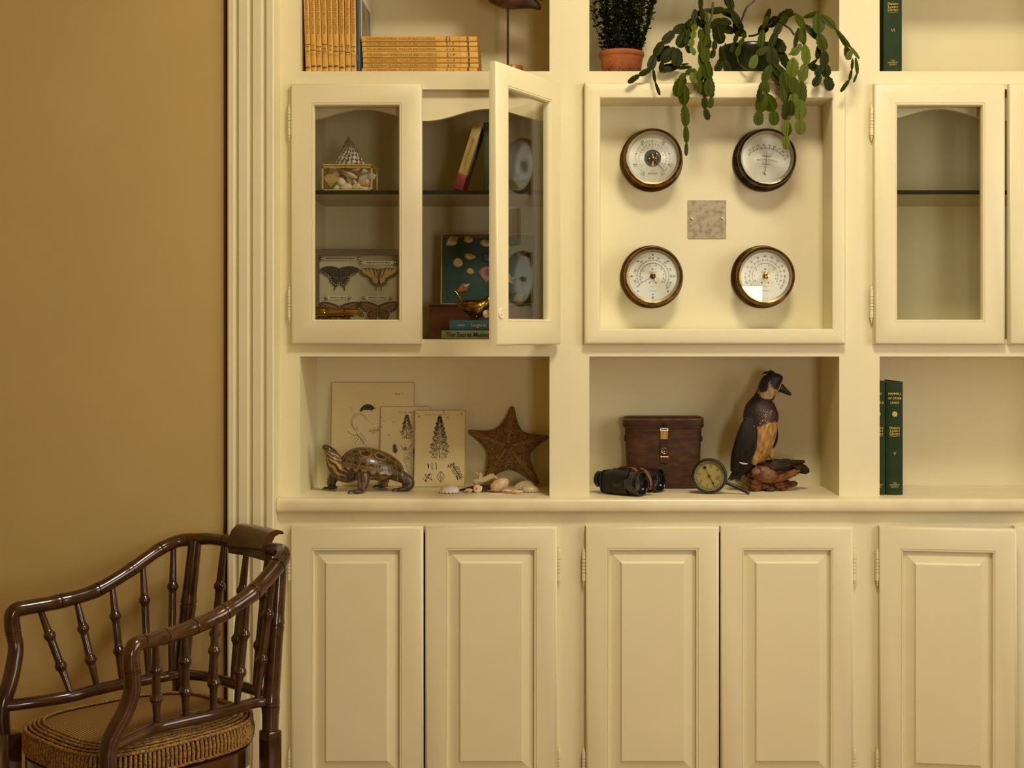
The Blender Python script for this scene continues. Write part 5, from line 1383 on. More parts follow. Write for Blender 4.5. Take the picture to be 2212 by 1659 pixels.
# ------------------------------------------------------------------ shells, coral and driftwood on the worktop
C0 = COUNTER
def dome_shell(name, label, px, pyb, wpx, hpx, ribs, c0, c1, yy, skew=0.0, group=None):
    """ribbed valve lying mouth-down, hinge toward the viewer's right or left by skew"""
    w_ = wpx * K(yy) / 2; h_ = hpx * K(yy); cxx = X(px, yy); NA_, NR_ = ribs * 4, 12
    vs = []; fs = []
    apx = skew * w_
    for j in range(NR_ + 1):
        t = j / NR_
        for i in range(NA_):
            a = 2 * PI * i / NA_
            rib = .045 * math.cos(a * ribs) * t
            x = apx * (1 - t) + math.cos(a) * w_ * math.sin(t * PI / 2) * (1 + rib * .6); yv = math.sin(a) * w_ * .72 * math.sin(t * PI / 2) * (1 + rib * .6)
            z = h_ * math.cos(t * PI / 2) ** .9 + rib * h_ * .55 * (1 - t * .3) + .0006
            vs.append((cxx + x, yy + yv, C0 + max(.0003, z + (.0022 * (1 + math.cos(a * ribs)) * .5 if j == NR_ else 0))))
    for j in range(NR_):
        for i in range(NA_):
            a = j * NA_ + i; b_ = j * NA_ + (i + 1) % NA_; fs.append((a, a + NA_, b_ + NA_, b_))
    mb = MB().add(vs, fs)
    def cf(v):
        a = math.atan2((v.y - yy) / .72, v.x - cxx - apx * .5); r_ = math.hypot(v.x - cxx, (v.y - yy) / .72) / w_
        return mixc(c0, c1, .35 + .35 * math.cos(a * ribs + PI) + .3 * math.sin(r_ * 12))
    return tag(mb.build(name, SHELLM, None, 60, colfn=cf), label, 'shell', group)
dome_shell('cockle_shell', 'white ribbed cockle shell in front of the tall spruce print', 969, 1064, 44, 17.5, 17, WH, (.70, .62, .44), .075, .25)
dome_shell('cockle_shell', 'cream ribbed cockle shell under the starfish arm, behind the other cockle', 1132, 1057, 44, 18, 18, (.70, .60, .38), (.52, .41, .22), .165, .3)
dome_shell('cockle_shell', 'yellowish ribbed cockle shell beside the two small spindle shells', 1146, 1063, 38, 15.5, 17, (.66, .54, .30), (.50, .38, .18), .095, -.2)
clam('clam_shell', 'smooth rounded buff clam shell leaning between driftwood and spindle shells', T(X(1079.5, .085), .085, C0 + .0205) @ R(math.radians(-24), 'Y'), .0265, .017, .0165, (.66, .50, .27), (.56, .37, .17))
spiral('snail_shell', 'pale moon snail shell with its spiral facing the room', T(X(1030.5, .07), .078, C0 + 9.4 * K(.07)) @ R(math.radians(82), 'X') @ R(.6, 'Z'), 10.8 * K(.07), .009, (.72, .58, .28), (.66, .50, .22), 3)
MB().lathe([(.0, .0), (.0016, .0), (.0, .0004)], 10, T(X(1029.5, .06), .0685, C0 + 10.2 * K(.07)) @ FACE, caps=False).build('umbilicus', BLACK, bpy.data.objects['snail_shell.001'] if 'snail_shell.001' in bpy.data.objects else bpy.data.objects['snail_shell'], 0)
def floor_cone(label, px, pyb, L_, r_, ang, c0, c1, yy):
    s = L_ * K(yy); rr = r_ * K(yy)
    cone('spindle_shell', label, T(X(px, yy), yy, C0 + rr * 1.0) @ R(math.radians(ang), 'Y') @ T(-s / 2, 0, 0), s, rr, c0, c1, 'small spindle shells on the worktop')
floor_cone('peach spindle shell lying beside the moon snail', 1011, 1063, 21, 5.3, -9, (.70, .50, .30), (.60, .36, .18), .070)
floor_cone('long buff spindle shell in front of the clam', 1096, 1062, 27, 4.8, 4, (.66, .45, .24), (.58, .36, .17), .066)
floor_cone('buff spindle shell nearest the worktop edge, overlapping its neighbour', 1117, 1064, 26, 4.7, -5, (.70, .48, .26), (.60, .36, .17), .045)
floor_cone('small spindle shell lying behind the two buff ones', 1110, 1058, 22, 3.6, -6, (.68, .47, .24), (.56, .34, .16), .100)
# driftwood
DW = M('driftwood', (.085, .030, .010), .65, c2=(.035, .012, .005), vs=14, stretch=(2, 20, 20), bump=.8, bs=60, bd=.003)
mb = MB(); yy = .105
mb.tube([P(990, 1056, yy) + Vector((0, 0, 0)), P(1015, 1051, yy), P(1040, 1049, yy), P(1062, 1050, yy), P(1076, 1053, yy)], [.0025, .007, .0095, .008, .004], 12, flat=.7)
mb.tube([P(1030, 1050, yy - .01), P(1045, 1053, yy - .014), P(1053, 1058, yy - .016)], [.006, .005, .002], 10)
mb.tube([P(1000, 1055, yy + .004), P(1022, 1054, yy - .006), P(1030, 1056, yy - .008)], [.003, .006, .002], 10)
dz = min(v.z for v in mb.v) - C0 - .0003
mb.v = [Vector((v.x, v.y, max(v.z - max(dz, 0), C0 + .0003))) for v in mb.v]
tag(mb.build('driftwood', DW, None, 60), 'dark splintered piece of driftwood lying under the coral', 'driftwood')
# coral
CO = M('bleached_coral', (.56, .44, .22), .7, c2=(.62, .50, .28), vs=60, bump=.7, bs=300, bd=.0012)
mb = MB(); yy = .105
mb.tube([P(1024, 1041, yy), P(1035, 1039, yy), P(1048, 1036, yy), P(1060, 1030, yy), P(1068, 1027, yy)], [.0075, .0090, .0085, .0085, .0070], 14)
mb.tube([P(1036, 1038, yy), P(1037, 1028, yy - .002), P(1037.5, 1021, yy - .002)], [.0075, .0060, .0050], 12)
mb.tube([P(1036, 1030, yy), P(1031, 1024, yy), P(1029, 1020, yy)], [.0055, .0048, .0042], 12)
mb.tube([P(1062, 1030, yy), P(1071, 1032, yy), P(1076, 1035, yy)], [.0065, .0050, .0020], 12)
mb.tube([P(1028, 1041, yy - .002), P(1030, 1046, yy - .004)], [.0075, .0055], 12)
mb.v = [v + Vector((noise.noise(v * 120), noise.noise(v * 120 + Vector((9, 0, 0))), noise.noise(v * 120 + Vector((0, 9, 0))))) * .0014 for v in mb.v]
tag(mb.build('coral_branch', CO, None, 60), 'bleached branching coral piece lying on the driftwood', 'coral')
# ------------------------------------------------------------------ lower right niche: leather case
LEA = M('brown_leather', (.092, .036, .010), .55, spec=.25, c2=(.050, .019, .0055), vs=18, stretch=(2, 2, 5), bump=.45, bs=170, bd=.0008)
LEAD = M('dark_leather', (.055, .017, .006), .5, spec=.25, c2=(.035, .011, .004), vs=25, bump=.4, bs=200, bd=.0007)
THREAD = M('stitching', (.30, .17, .05), .7)
yc = .211; k = K(yc)
cxx = X(1432, yc)
CS = thing('leather_case', 'brown leather binocular case with a buckled front strap and fitted lid', 'case', (cxx, yc, COUNTER))
def stadium(hw, hd, z, n=10, cx=cxx, cy=yc, sup=5.0):
    pts = []
    for i in range(4 * n):
        a = 2 * PI * i / (4 * n); c_, s_ = math.cos(a), math.sin(a)
        pts.append(Vector((cx + hw * math.copysign(abs(c_) ** (2 / sup), c_), cy + hd * math.copysign(abs(s_) ** (2 / sup), s_), z)))
    return pts
zl = Z(925, yc - .04); ztop = Z(903, yc - .04)
b0, b1 = 76.0 * k, 82.5 * k; dpt = .044
mb = MB().rings([stadium(b0 - .002, dpt * .90 - .001, COUNTER + .0004), stadium(b0, dpt * .90, COUNTER + .003), stadium(b0 + (b1 - b0) * .5, dpt * .95, (COUNTER + zl) / 2), stadium(b1, dpt, zl + .006)])
mb.build('body', LEA, CS, 50)
mb = MB().rings([stadium(b0 + .0012, dpt * .90 + .0012, COUNTER + .0006), stadium(b0 + .0012, dpt * .90 + .0012, COUNTER + .008), stadium(b0 + .0002, dpt * .9 + .0002, COUNTER + .0085)]); mb.build('foot_band', LEAD, CS, 50)
l1 = 86.2 * k
mb = MB().rings([stadium(l1 - .0015, dpt + .0015, zl), stadium(l1 - .0005, dpt + .003, zl + .001), stadium(l1, dpt + .0035, zl + .012), stadium(l1 + .0003, dpt + .0035, ztop - .004), stadium(l1 - .002, dpt + .002, ztop), stadium(l1 - .006, dpt - .002, ztop + .002), stadium(.02, .01, ztop + .0025)])
lid = mb.build('lid', LEA, CS, 45)
MB().rings([stadium(l1 + .0012, dpt + .0046, zl + .0055), stadium(l1 + .0014, dpt + .0048, zl + .0075), stadium(l1 + .0012, dpt + .0046, zl + .0095)], caps=False).build('lid_ridge', LEAD, lid, 50)
MB().rings([stadium(l1 + .0002, dpt + .0037, ztop - .0055), stadium(l1 + .0008, dpt + .0043, ztop - .0035), stadium(l1 - .0004, dpt + .003, ztop - .0012)], caps=False).build('lid_rim', M('worn_leather_edge', (.28, .12, .03), .45, c2=(.09, .03, .01), vs=30), lid, 50)
def dashes(name, px0, px1, py0, py1, n, yy, parent):
    mb = MB()
    for i in range(n):
        t = i / n; p = P(px0 + (px1 - px0) * t, py0 + (py1 - py0) * t, yy); q = P(px0 + (px1 - px0) * (t + .6 / n), py0 + (py1 - py0) * (t + .6 / n), yy)
        mb.tube([p, q], .00035, 5)
    mb.build(name, THREAD, parent, 60, kind='stuff')
yfr = yc - dpt - .0045
dashes('stitches', 1352, 1512, 907, 907, 62, yfr, lid); dashes('stitches', 1450, 1506, 1051.5, 1051.5, 24, yc - dpt * .9 - .0016, CS)
MB().lathe([(0, .003), (.003, .0026), (.0052, .0012), (.0058, 0)], 18, T(X(1435, yfr), yfr + .001, Z(917.5, yfr)) @ FACE, caps=False).build('lid_stud', LEAD, lid, 50)
# strap, webbing, buckle plate
ysf = yc - dpt * .97
def strap(name, mat, a, b_, hw0, hw1, off, th=.003):
    p0 = P(*a, ysf - off); p1 = P(*b_, ysf - off); mb = MB()
    mb.prism([(p0.x - hw0 * k, p0.z), (p0.x + hw0 * k, p0.z), (p1.x + hw1 * k, p1.z), (p1.x - hw1 * k, p1.z)], ysf - off - th, ysf - off); return mb.build(name, mat, CS, 0)
WEB = M('gold_elastic_webbing', (.58, .34, .06), .45, c2=(.42, .22, .03), vs=60, stretch=(20, 1, 1))
strap('webbing', WEB, (1434.5, 928.5), (1434.5, 950), 8, 7.6, .001)
for i in range(5):
    p = P(1428.5 + i * 3, 931, ysf - .004); q = P(1428.8 + i * 3, 949, ysf - .004); MB().tube([p, q], .0012, 8).build('webbing_cord', WEB, CS, 60)
mb = MB(); pc = P(1434.5, 928, ysf - .003)
for z0, z1 in ((.0015, .0035), (-.0035, -.0015)): mb.box(pc.x - 8 * k, pc.x + 8 * k, pc.y - .002, pc.y + .001, pc.z + z0, pc.z + z1)
for s in (-1, 1): mb.box(pc.x + s * 8 * k - .001, pc.x + s * 8 * k + .001, pc.y - .002, pc.y + .001, pc.z - .0035, pc.z + .0035)
mb.build('strap_loop', M('pale_steel', (.55, .5, .36), .3, metal=.9), CS, 0)
strap('strap', LEAD, (1435, 948), (1435.5, 984), 9, 9.4, .0015, .0035)
strap('strap_tongue', LEA, (1435, 990), (1434.5, 999), 6.5, 6.8, .001)
ho = MB()
for i in range(3):
    for j in range(4): p = P(1431.5 + i * 3, 952 + j * 2.6, ysf - .0052); ho.disc(p.x, p.z, .0006, p.y, 8)
ho.build('strap_holes', BLACK, CS, 0, kind='stuff')
for s in (-1, 1):
    p0 = P(1435 + s * 8.5, 983, ysf - .003); p1 = P(1435 + s * 6.5, 990, ysf - .003); p2 = P(1435 + s * 9, 997, ysf - .002)
    MB().tube([p0, p1, p2], [.0016, .0018, .0012], 8).build('buckle_prong', BRASS, CS, 60)
MB().bar(P(1427, 986.5, ysf - .004), P(1443.5, 986.5, ysf - .004), .003, .0028).build('buckle_bar', BRASS, CS, 0)
pe = P(1435, 974, ysf - .005)
MB().lathe([(.0062, 0), (.0086, .0004), (.0090, .0014), (.0078, .0026), (.0062, .0020), (.0060, .0004)], 32, T(*pe) @ FACE, caps=False).build('eyelet', M('eyelet_brass', (.42, .34, .15), .35, metal=.9), CS, 40)
MB().disc(pe.x, pe.z, .0062, pe.y - .0003, 20).build('eyelet_hole', BLACK, CS, 0)
MB().ell((pe.x - .0006, pe.y - .001, pe.z - .0022), (.0024, .0018, .0024), 12, 8).build('turn_stud', M('stud_steel', (.5, .46, .34), .25, metal=1), CS, 60)
for s in (-1, 1):
    xe = cxx + s * (80.5 * k); zz = Z(946.5, yc)
    mb = MB().box(xe - .004, xe + .004, yc - .018, yc + .012, zz - .008, zz + .008, bev=.0015); mb.build('strap_keeper', LEAD, CS, 40)
    MB().lathe([(0, .002), (.003, .0016), (.004, 0)], 14, T(xe + s * .001 - .0, yc - .018, zz) @ FACE, caps=False).build('keeper_rivet', LEAD, CS, 50)

# ------------------------------------------------------------------ binoculars
BLK = M('black_pebbled_leatherette', (.009, .008, .007), .5, spec=.3, c2=(.017, .015, .011), vs=60, bump=.35, bs=500, bd=.0006)
BLKG = M('black_enamel', (.006, .006, .006), .18, spec=.4, coat=.25)
WORN = M('worn_rim_metal', (.28, .26, .20), .3, metal=.9, c2=(.05, .045, .035), vs=50)
STRAPM = M('tan_leather_strap', (.24, .075, .018), .45, c2=(.17, .05, .012), vs=20)
axd = Vector((.80, -.60, 0)); perp = Vector((.60, .80, 0))
r0 = .0318
oc = Vector((X(1386, -.01), -.004, COUNTER + r0 + .0006))
BI = thing('binoculars', 'black binoculars with worn rims lying on the worktop in front of the leather case', 'binoculars', (oc.x - .04, .07, COUNTER))
def axm(c): return Matrix(((perp.x, 0, axd.x, c.x), (perp.y, 0, axd.y, c.y), (0, -1, 0, c.z), (0, 0, 0, 1)))
LENS = M('coated_lens', (.010, .013, .018), .03, coat=1.0)
for bi, off in enumerate((0.0, .104)):
    c = oc + perp * off - axd * (.0 if bi == 0 else .012)
    m_ = axm(c)
    MB().lathe([(r0 * .84, -.072), (r0 * .88, -.055), (r0 * .92, -.034), (r0 * .97, -.030), (r0 * .97, -.012), (r0, -.010), (r0, .0), (r0 * .97, .002), (r0 * .90, .002)], 48, m_, caps=False).build('objective_tube', BLKG, BI, 35)
    MB().lathe([(r0 * .90, .002), (r0 * .87, .0005), (r0 * .82, -.010), (r0 * .80, -.012)], 40, m_, caps=False).build('lens_mount', BLKG, BI, 40)
    MB().lathe([(r0 * .955, .0021), (r0 * .985, .0024), (r0 * .985, .0016)], 48, m_, caps=False).build('front_rim', WORN, BI, 40)
    for zz in (-.031, -.011): MB().lathe([(r0 * .965, zz - .0006), (r0 * 1.003, zz), (r0 * .965, zz + .0006)], 48, m_, caps=False).build('ring_line', WORN, BI, 40)
    MB().lathe([(0, -.0072), (r0 * .4, -.0080), (r0 * .81, -.0112)], 32, m_, caps=False).build('lens', LENS, BI, 60)
    # prism housing
    n = 24; hw, hh = .030, .0305
    def sec(z, sx, sy, oy=0.0, ox=0.0):
        out = []
        for i in range(n):
            a = 2 * PI * i / n; c_, s_ = math.cos(a), math.sin(a)
            out.append(m_ @ Vector((ox + sx * math.copysign(abs(c_) ** .55, c_), oy + sy * math.copysign(abs(s_) ** .55, s_), z)))
        return out
    ox = .006 if bi == 0 else -.006
    MB().rings([sec(-.030, .0295, .0295), sec(-.040, .0310, .0305, 0, ox * .3), sec(-.060, .0320, .0308, 0, ox), sec(-.106, .0315, .0300, .0005, ox), sec(-.112, .0280, .0270, .001, ox)]).build('prism_housing', BLK, BI, 50)
    MB().rings([sec(-.110, .0325, .0306, .0, ox), sec(-.114, .0325, .0306, .0, ox), sec(-.118, .026, .025, 0, ox)]).build('end_plate', BLKG, BI, 40)
    MB().lathe([(.017, -.116), (.017, -.128), (.0205, -.130), (.0215, -.140), (.019, -.143), (.012, -.143)], 32, m_ @ T(ox, -.004, 0)).build('eyepiece', BLKG, BI, 40)
# bridge and hinge
hc = oc + perp * .052
MB().lathe([(.006, -.125), (.0075, -.122), (.0075, -.048), (.005, -.044), (.0, -.043)], 20, axm(hc + Vector((0, 0, .016)))).build('hinge_rod', BLKG, BI, 40)
for a, b_ in ((-.060, -.046), (-.118, -.106)):
    MB().box(-.030, .030, -.026, -.010, a, b_, axm(hc), bev=.003).build('bridge', BLKG, BI, 40)
MB().lathe([(.0, -.086), (.011, -.086), (.0125, -.083), (.0125, -.076), (.011, -.073), (0, -.073)], 24, axm(hc + Vector((0, 0, .018)))).build('focus_wheel', WORN, BI, 40)
# strap looped over the bridge and down between the tubes
def ribbon(pts, wd, th=.0016, name='strap'):
    pp = spline([tuple(p) for p in pts], 8); mb = MB()
    mb.tube([Vector(p) for p in pp], wd / 2, 8, flat=.22, up=(0, 0, 1)); return mb.build(name, STRAPM, BI, 60)
ribbon([P(1336, 1016, .115), P(1352, 1011, .07), P(1366, 1010, .045), P(1374, 1015, .03), P(1381, 1022, .05)], .012)
ribbon([P(1384, 1011, .05), P(1396, 1018, .034), P(1404, 1032, .026), P(1407, 1046, .024), P(1404, 1058, .026)], .010)
ribbon([P(1396, 1062, .030), P(1404, 1064, .024), P(1411, 1060, .024), P(1409, 1051, .028), P(1402, 1050, .034)], .009)
MB().lathe([(0, .0012), (.0022, .001), (.0028, 0)], 12, T(*P(1405.5, 1050, .018)) @ FACE, caps=False).build('strap_rivet', BLKG, BI, 50)

# ------------------------------------------------------------------ tyre pressure gauge
yg = .040; k = K(yg); Rg_ = 38.6 * k
gc = Vector((X(1533.5, yg), yg, COUNTER + Rg_ + .0004))
PG = thing('pressure_gauge', 'round black rimmed pressure gauge with a yellowed dial and stub stem', 'gauge', (gc.x, gc.y + .012, COUNTER), (0, 0, math.radians(-8)))
w = WM[PG] @ T(0, 0, Rg_ + .0004)
GUN = M('gunmetal', (.055, .058, .045), .36, metal=.7, c2=(.030, .030, .022), vs=20)
MB().lathe([(Rg_ * .55, -.026), (Rg_ * .80, -.024), (Rg_ * .92, -.018), (Rg_ * .93, -.004), (Rg_ * .985, -.003), (Rg_, .0), (Rg_, .004), (Rg_ * .975, .007), (Rg_ * .90, .0075), (Rg_ * .86, .004), (Rg_ * .84, -.001)], 64, w @ FACE, caps=False).build('case', GUN, PG, 35)
MB().lathe([(0, -.003), (Rg_ * .86, -.003), (Rg_ * .86, -.0015), (0, -.0015)], 48, w @ FACE, caps=False).build('dial', M('yellowed_dial', (.36, .29, .085), .5, c2=(.32, .25, .065), vs=20), PG, 30)
rd = Rg_ * .80
q = MB(); q.ring(0, 0, rd * .955, rd * .97, 0, 64, m=w @ T(0, .001, 0)); q.ring(0, 0, rd * .86, rd * .875, 0, 64, m=w @ T(0, .001, 0))
# the scale starts at the lower right (0) and runs clockwise: 5, 10, 15, 20, 25, 30
a0 = 148; step = 44.0
for i in range(35):
    a = a0 + i * step / 5; q.stroke([pol(rd * .86, a), pol(rd * .965, a)], .0005, 0, w @ T(0, .001, 0))
    if i % 5 == 0: q.stroke([pol(rd * .80, a), pol(rd * .99, a)], .0008, 0, w @ T(0, .001, 0))
q.build('scale_marks', BLACK, PG, 0, kind='stuff')
nm = MB()
for i, s in enumerate(('5', '10', '15', '20', '25', '30')):
    a = a0 + (i + 1) * step; x, z = pol(rd * .68, a); nm.text(s, .0085, w @ T(x, .001, z) @ R(math.radians(a), 'Y'), sx=.8)
nm.build('numerals', BLACK, PG, 0)
lt = MB()
for i in range(4):
    for j in range(5): lt.stroke([pol(rd * (.72 - i * .075), 88 + j * 6 + i), pol(rd * (.72 - i * .075), 92 + j * 6 + i)], .0013, 0, w @ T(0, .001, 0))
lt.build('lettering', BLACK, PG, 0, kind='stuff')
nd = MB(); ang = -27
nd.stroke([pol(-rd * .82, ang), pol(rd * .62, ang)], .0016, -.0012, w, .0010)
x, z = pol(rd * .66, ang); nd.disc(x, z, .0038, -.0012, 12, m=w); nd.stroke([pol(rd * .60, ang - 4), pol(rd * .82, ang)], .0052, -.0012, w, .0006)
x, z = pol(-rd * .55, ang); nd.disc(x, z, .0030, -.0012, 12, m=w)
nd.build('needle', BLACK, PG, 0)
MB().lathe([(.0040, -.0015), (.0040, .002), (.0022, .003), (0, .003)], 18, w @ FACE, caps=False).build('hub', BRASS_RIM, PG, 40)
MB().lathe([(0, .0045), (Rg_ * .88, .0045)], 40, w @ FACE, caps=False).build('glass', CLEAR, PG, 0)
s0 = Vector((Rg_ * .92, -.004 + .012, -Rg_ * .36)); s1 = Vector((Rg_ * .92 + .058, .0, -Rg_ + .0052))
MB().tube([w @ s0, w @ s0.lerp(s1, .06), w @ s0.lerp(s1, .07), w @ s0.lerp(s1, .88), w @ s0.lerp(s1, .9), w @ s1], [.0062, .0062, .0050, .0048, .0052, .0052], 16).build('stem', GUN, PG, 40)
e_ = (s1 - s0).normalized()
MB().tube([w @ s1, w @ (s1 + e_ * .004)], [.0052, .0048], 16).build('stem_tip', M('stem_rubber', (.09, .035, .015), .6), PG, 40)

# ------------------------------------------------------------------ mounted wood duck
yd = .135; k = K(yd)
DK = thing('mounted_duck', 'mounted wood duck with speckled chestnut breast, fixed on a gnarled orange and dark stump', 'duck', (X(1640, yd), yd, COUNTER))
def dp(px, py, dy=0.0): return P(px, py, yd) + Vector((0, dy, 0))
sp = spline([(1669, 805, 5, 4), (1670, 810, 17, 13), (1668, 818, 23, 17), (1662, 832, 23, 18), (1657, 846, 22, 18), (1650, 858, 20, 18), (1647, 868, 27, 24), (1644.5, 882, 35, 32), (1643.5, 897, 38, 36), (1643, 915, 37, 37),
             (1641, 935, 36, 37), (1638, 955, 33, 35), (1633, 975, 29, 31), (1625, 992, 23, 25), (1614, 1006, 16, 17), (1603, 1018, 10, 10), (1594, 1028, 4, 4)], 6)
NA_ = 56
RR = []
for i, (px, py, hw, hd) in enumerate(sp):
    a = sp[max(i - 1, 0)]; b_ = sp[min(i + 1, len(sp) - 1)]
    tx_, tz_ = b_[0] - a[0], b_[1] - a[1]; L_ = math.hypot(tx_, tz_) or 1; nx, nz = -tz_ / L_, tx_ / L_
    if py < 850: nx, nz = -1.0, 0.0        # level rings through the head
    ring_ = []
    for q_ in range(NA_):
        an = 2 * PI * q_ / NA_
        ring_.append(P(px - nx * hw * math.cos(an), py - nz * hw * math.cos(an), yd) + Vector((0, -hd * k * math.sin(an), 0)))
    RR.append(ring_)
mb = MB().rings(RR)
cheek = [(1637, 836), (1643, 848), (1654, 847), (1658, 842), (1660, 826), (1664, 825), (1666, 836), (1676, 842), (1684, 842), (1684, 848), (1670, 853), (1668, 864), (1654, 864), (1645, 858), (1638, 849)]
def topix(v):
    kk = S * (D + v.y) / D; return VX + v.x / kk, VY - (v.z - EYE) / kk
def dcol(v):
    px, py = topix(v); n_ = noise.noise(v * 150); n2 = noise.noise(Vector((v.x * 220, v.y * 220, v.z * 60)))
    if py < 862 and not (py > 856 and px < 1632):
        if inpoly(px + n_ * 3, py + n2 * 2, cheek): return mixc((.50, .36, .15), (.30, .16, .04), .4 + n2)
        return mixc((.005, .004, .004), (.014, .010, .006), .5 + n_)
    bound = 920 + (px - 1645) * -.30 + n_ * 4
    if py < bound and px > 1606: return mixc((.045, .012, .006), (.012, .005, .004), .45 + n_ * .8 - (px - 1648) * .006)
    edge = 1626 if py < 975 else 1626 - (py - 975) * .2
    if px > edge + n_ * 4 and py < 1000: return mixc((.46, .24, .045), (.17, .075, .014), .42 + n2 * .9 + (py - 950) * .002)
    return mixc((.006, .004, .003), (.022, .014, .007), .45 + n2)
FEA = VCM('duck_plumage', .55, .6, 220, .0016, var=.3, vs=120, stretch=(1, 1, .35))
bd = mb.build('body', FEA, DK, 70, colfn=dcol)
DARKF = M('dark_feather', (.005, .004, .003), .6, spec=.22, c2=(.022, .014, .006), vs=60, stretch=(3, 3, .6), bump=.6, bs=140, bd=.0015)
# wings
def blade(name, mat, pts, rad, fl, up=(0, 1, 0), parent=DK):
    return MB().tube([P(px, py, yd) + Vector((0, dy, 0)) for px, py, dy in spline(pts, 5)], [q_[0] * k for q_ in spline([(r_,) for r_ in rad], 5)], 14, flat=fl, up=up).build(name, mat, parent, 60)
wing = blade('wing', DARKF, [(1622, 898, -.030), (1614, 920, -.040), (1608, 945, -.043), (1601, 970, -.038), (1592, 995, -.028), (1582, 1018, -.02)], [9, 19, 23, 23, 18, 7], .42)
blade('wing', DARKF, [(1667, 905, .02), (1673, 925, .022), (1674, 945, .022), (1670, 962, .02), (1664, 974, .018)], [6, 9, 9.5, 8, 2], .8)
rnd = random.Random(3)
for i in range(11):
    s_ = i / 10
    a = (1628 - s_ * 26, 925 + s_ * 24, -.047 + s_ * .012); b_ = (1622 - s_ * 22, 968 + s_ * 16, -.046 + s_ * .012); c_ = (1604 - s_ * 20, 1012 + s_ * 8 + (i % 3) * 4, -.030 + s_ * .008)
    blade('feather', DARKF, [a, b_, c_], [3.0, 5.6, .8], .22, parent=wing)
for i in range(7):                            # tail fan
    s_ = i / 6
    blade('tail_feather', DARKF, [(1606 + s_ * 5, 985, -.012), (1592 + s_ * 9, 1010, -.015), (1570 + s_ * 26, 1036 + (3 if i > 4 else -i % 3), -.016)], [5, 6.5, .8], .25)
WHF = M('white_feather_bar', (.62, .50, .27), .6)
blade('feather_bar', WHF, [(1592, 995, -.046), (1600, 998, -.047), (1610, 998.5, -.047)], [.8, 1.8, 1.0], .5, parent=wing)
blade('spur', M('spur_feather', (.33, .22, .08), .6), [(1607.5, 900, -.034), (1613, 911, -.042), (1625, 919.5, -.048)], [.9, 1.4, .8], .5, parent=wing)
# breast speckles
spk = MB(); rnd = random.Random(12)
cnt = 0
while cnt < 190:
    px = rnd.uniform(1640, 1680); py = rnd.uniform(884, 922)
    if rnd.random() > ((px - 1636) / 46) ** 1.1 * min(1, (py - 876) / 24): continue
    # find the surface point: ellipse through the ring at this height
    best = min(sp, key=lambda q_: abs(q_[1] - py)); u_ = (px - best[0]) / best[2]
    if abs(u_) > .97: continue
    dy = -best[3] * k * math.sqrt(1 - u_ * u_) * 1.03 - .0008
    r_ = rnd.uniform(.6, 1.05) * k
    p = P(px, py, yd) * 1.0
    kk = (D + yd + dy) / (D + yd)
    pp = Vector((p.x * kk, yd + dy, EYE + (p.z - EYE) * kk))
    spk.add([pp + Vector(q_) * r_ for q_ in icov], icof); cnt += 1
spk.build('breast_speckles', M('speckle_cream', (.62, .46, .22), .6), DK, 60, kind='stuff')
# crest, ruffled nape
for i in range(9):
    px, py = 1640 - i * 3.6 + (i > 4) * 2, 838 + i * 5.2
    blade('nape_feather', DARKF, [(px + 6, py - 4, -.006), (px + 1, py + 4, -.007), (px - 3.5, py + 10, -.004)], [2.6, 3.0, .4], .4)
for i in range(5): blade('crest_feather', DARKF, [(1672 - i * 4, 806, -.004), (1667 - i * 4, 802 + i * .6, -.004), (1661 - i * 4, 799 + i * 2.6 + (i % 2) * 2, -.004)], [2.4, 1.8, .2], .5)
# bill
bm_ = MB(); RR = []
for px, py, hh_, hd in spline([(1668, 831, 9, 11), (1677, 834, 10, 10.5), (1685, 837.5, 9, 9.2), (1692, 841.5, 7, 8.4), (1699, 846.5, 5, 8), (1705, 850.5, 3.6, 7), (1708.5, 852.5, 1.8, 4)], 5):
    RR.append([P(px + hh_ * .45 * math.cos(a), py - hh_ * math.cos(a), yd) + Vector((0, hd * k * math.sin(a) - .002, 0)) for a in [2 * PI * q_ / 20 for q_ in range(20)]])
bm_.rings(RR).build('bill', M('dark_bill', (.060, .022, .010), .42, spec=.3, c2=(.030, .012, .007), vs=40), DK, 60)
ring_b = [P(1682.5 + 9.3 * .45 * math.cos(a), 836.5 - 9.5 * math.cos(a), yd) + Vector((0, 9.7 * k * math.sin(a) - .002, 0)) for a in [2 * PI * q_ / 28 for q_ in range(30)]]
MB().tube(ring_b, 1.0 * k, 8, caps=False).build('bill_line', WHF, DK, 60)
if False: blade('bill_line', WHF, [(1685.5, 825, -.0112), (1684.6, 834, -.0135), (1683.5, 845, -.0112)], [1.0, 1.3, 1.0], .6)
if False: blade('bill_line', WHF, [(1686, 826, -.0108), (1690, 830, -.0112), (1694, 836, -.0108)], [.9, .9, .6], .6)
blade('bill_nail', M('bill_nail', (.3, .26, .18), .3), [(1705, 851, -.005), (1708, 853, -.004)], [2.2, 1.0], .7)
MB().ell(dp(1673, 822, -.0185), .0032, 14, 10).build('eye', M('duck_eye', (.015, .008, .004), .06, coat=1.0), DK, 60)
blade('brow_line', WHF, [(1667, 809, -.0150), (1674, 814, -.0185), (1680, 819, -.0165)], [.35, .6, .35], .6)
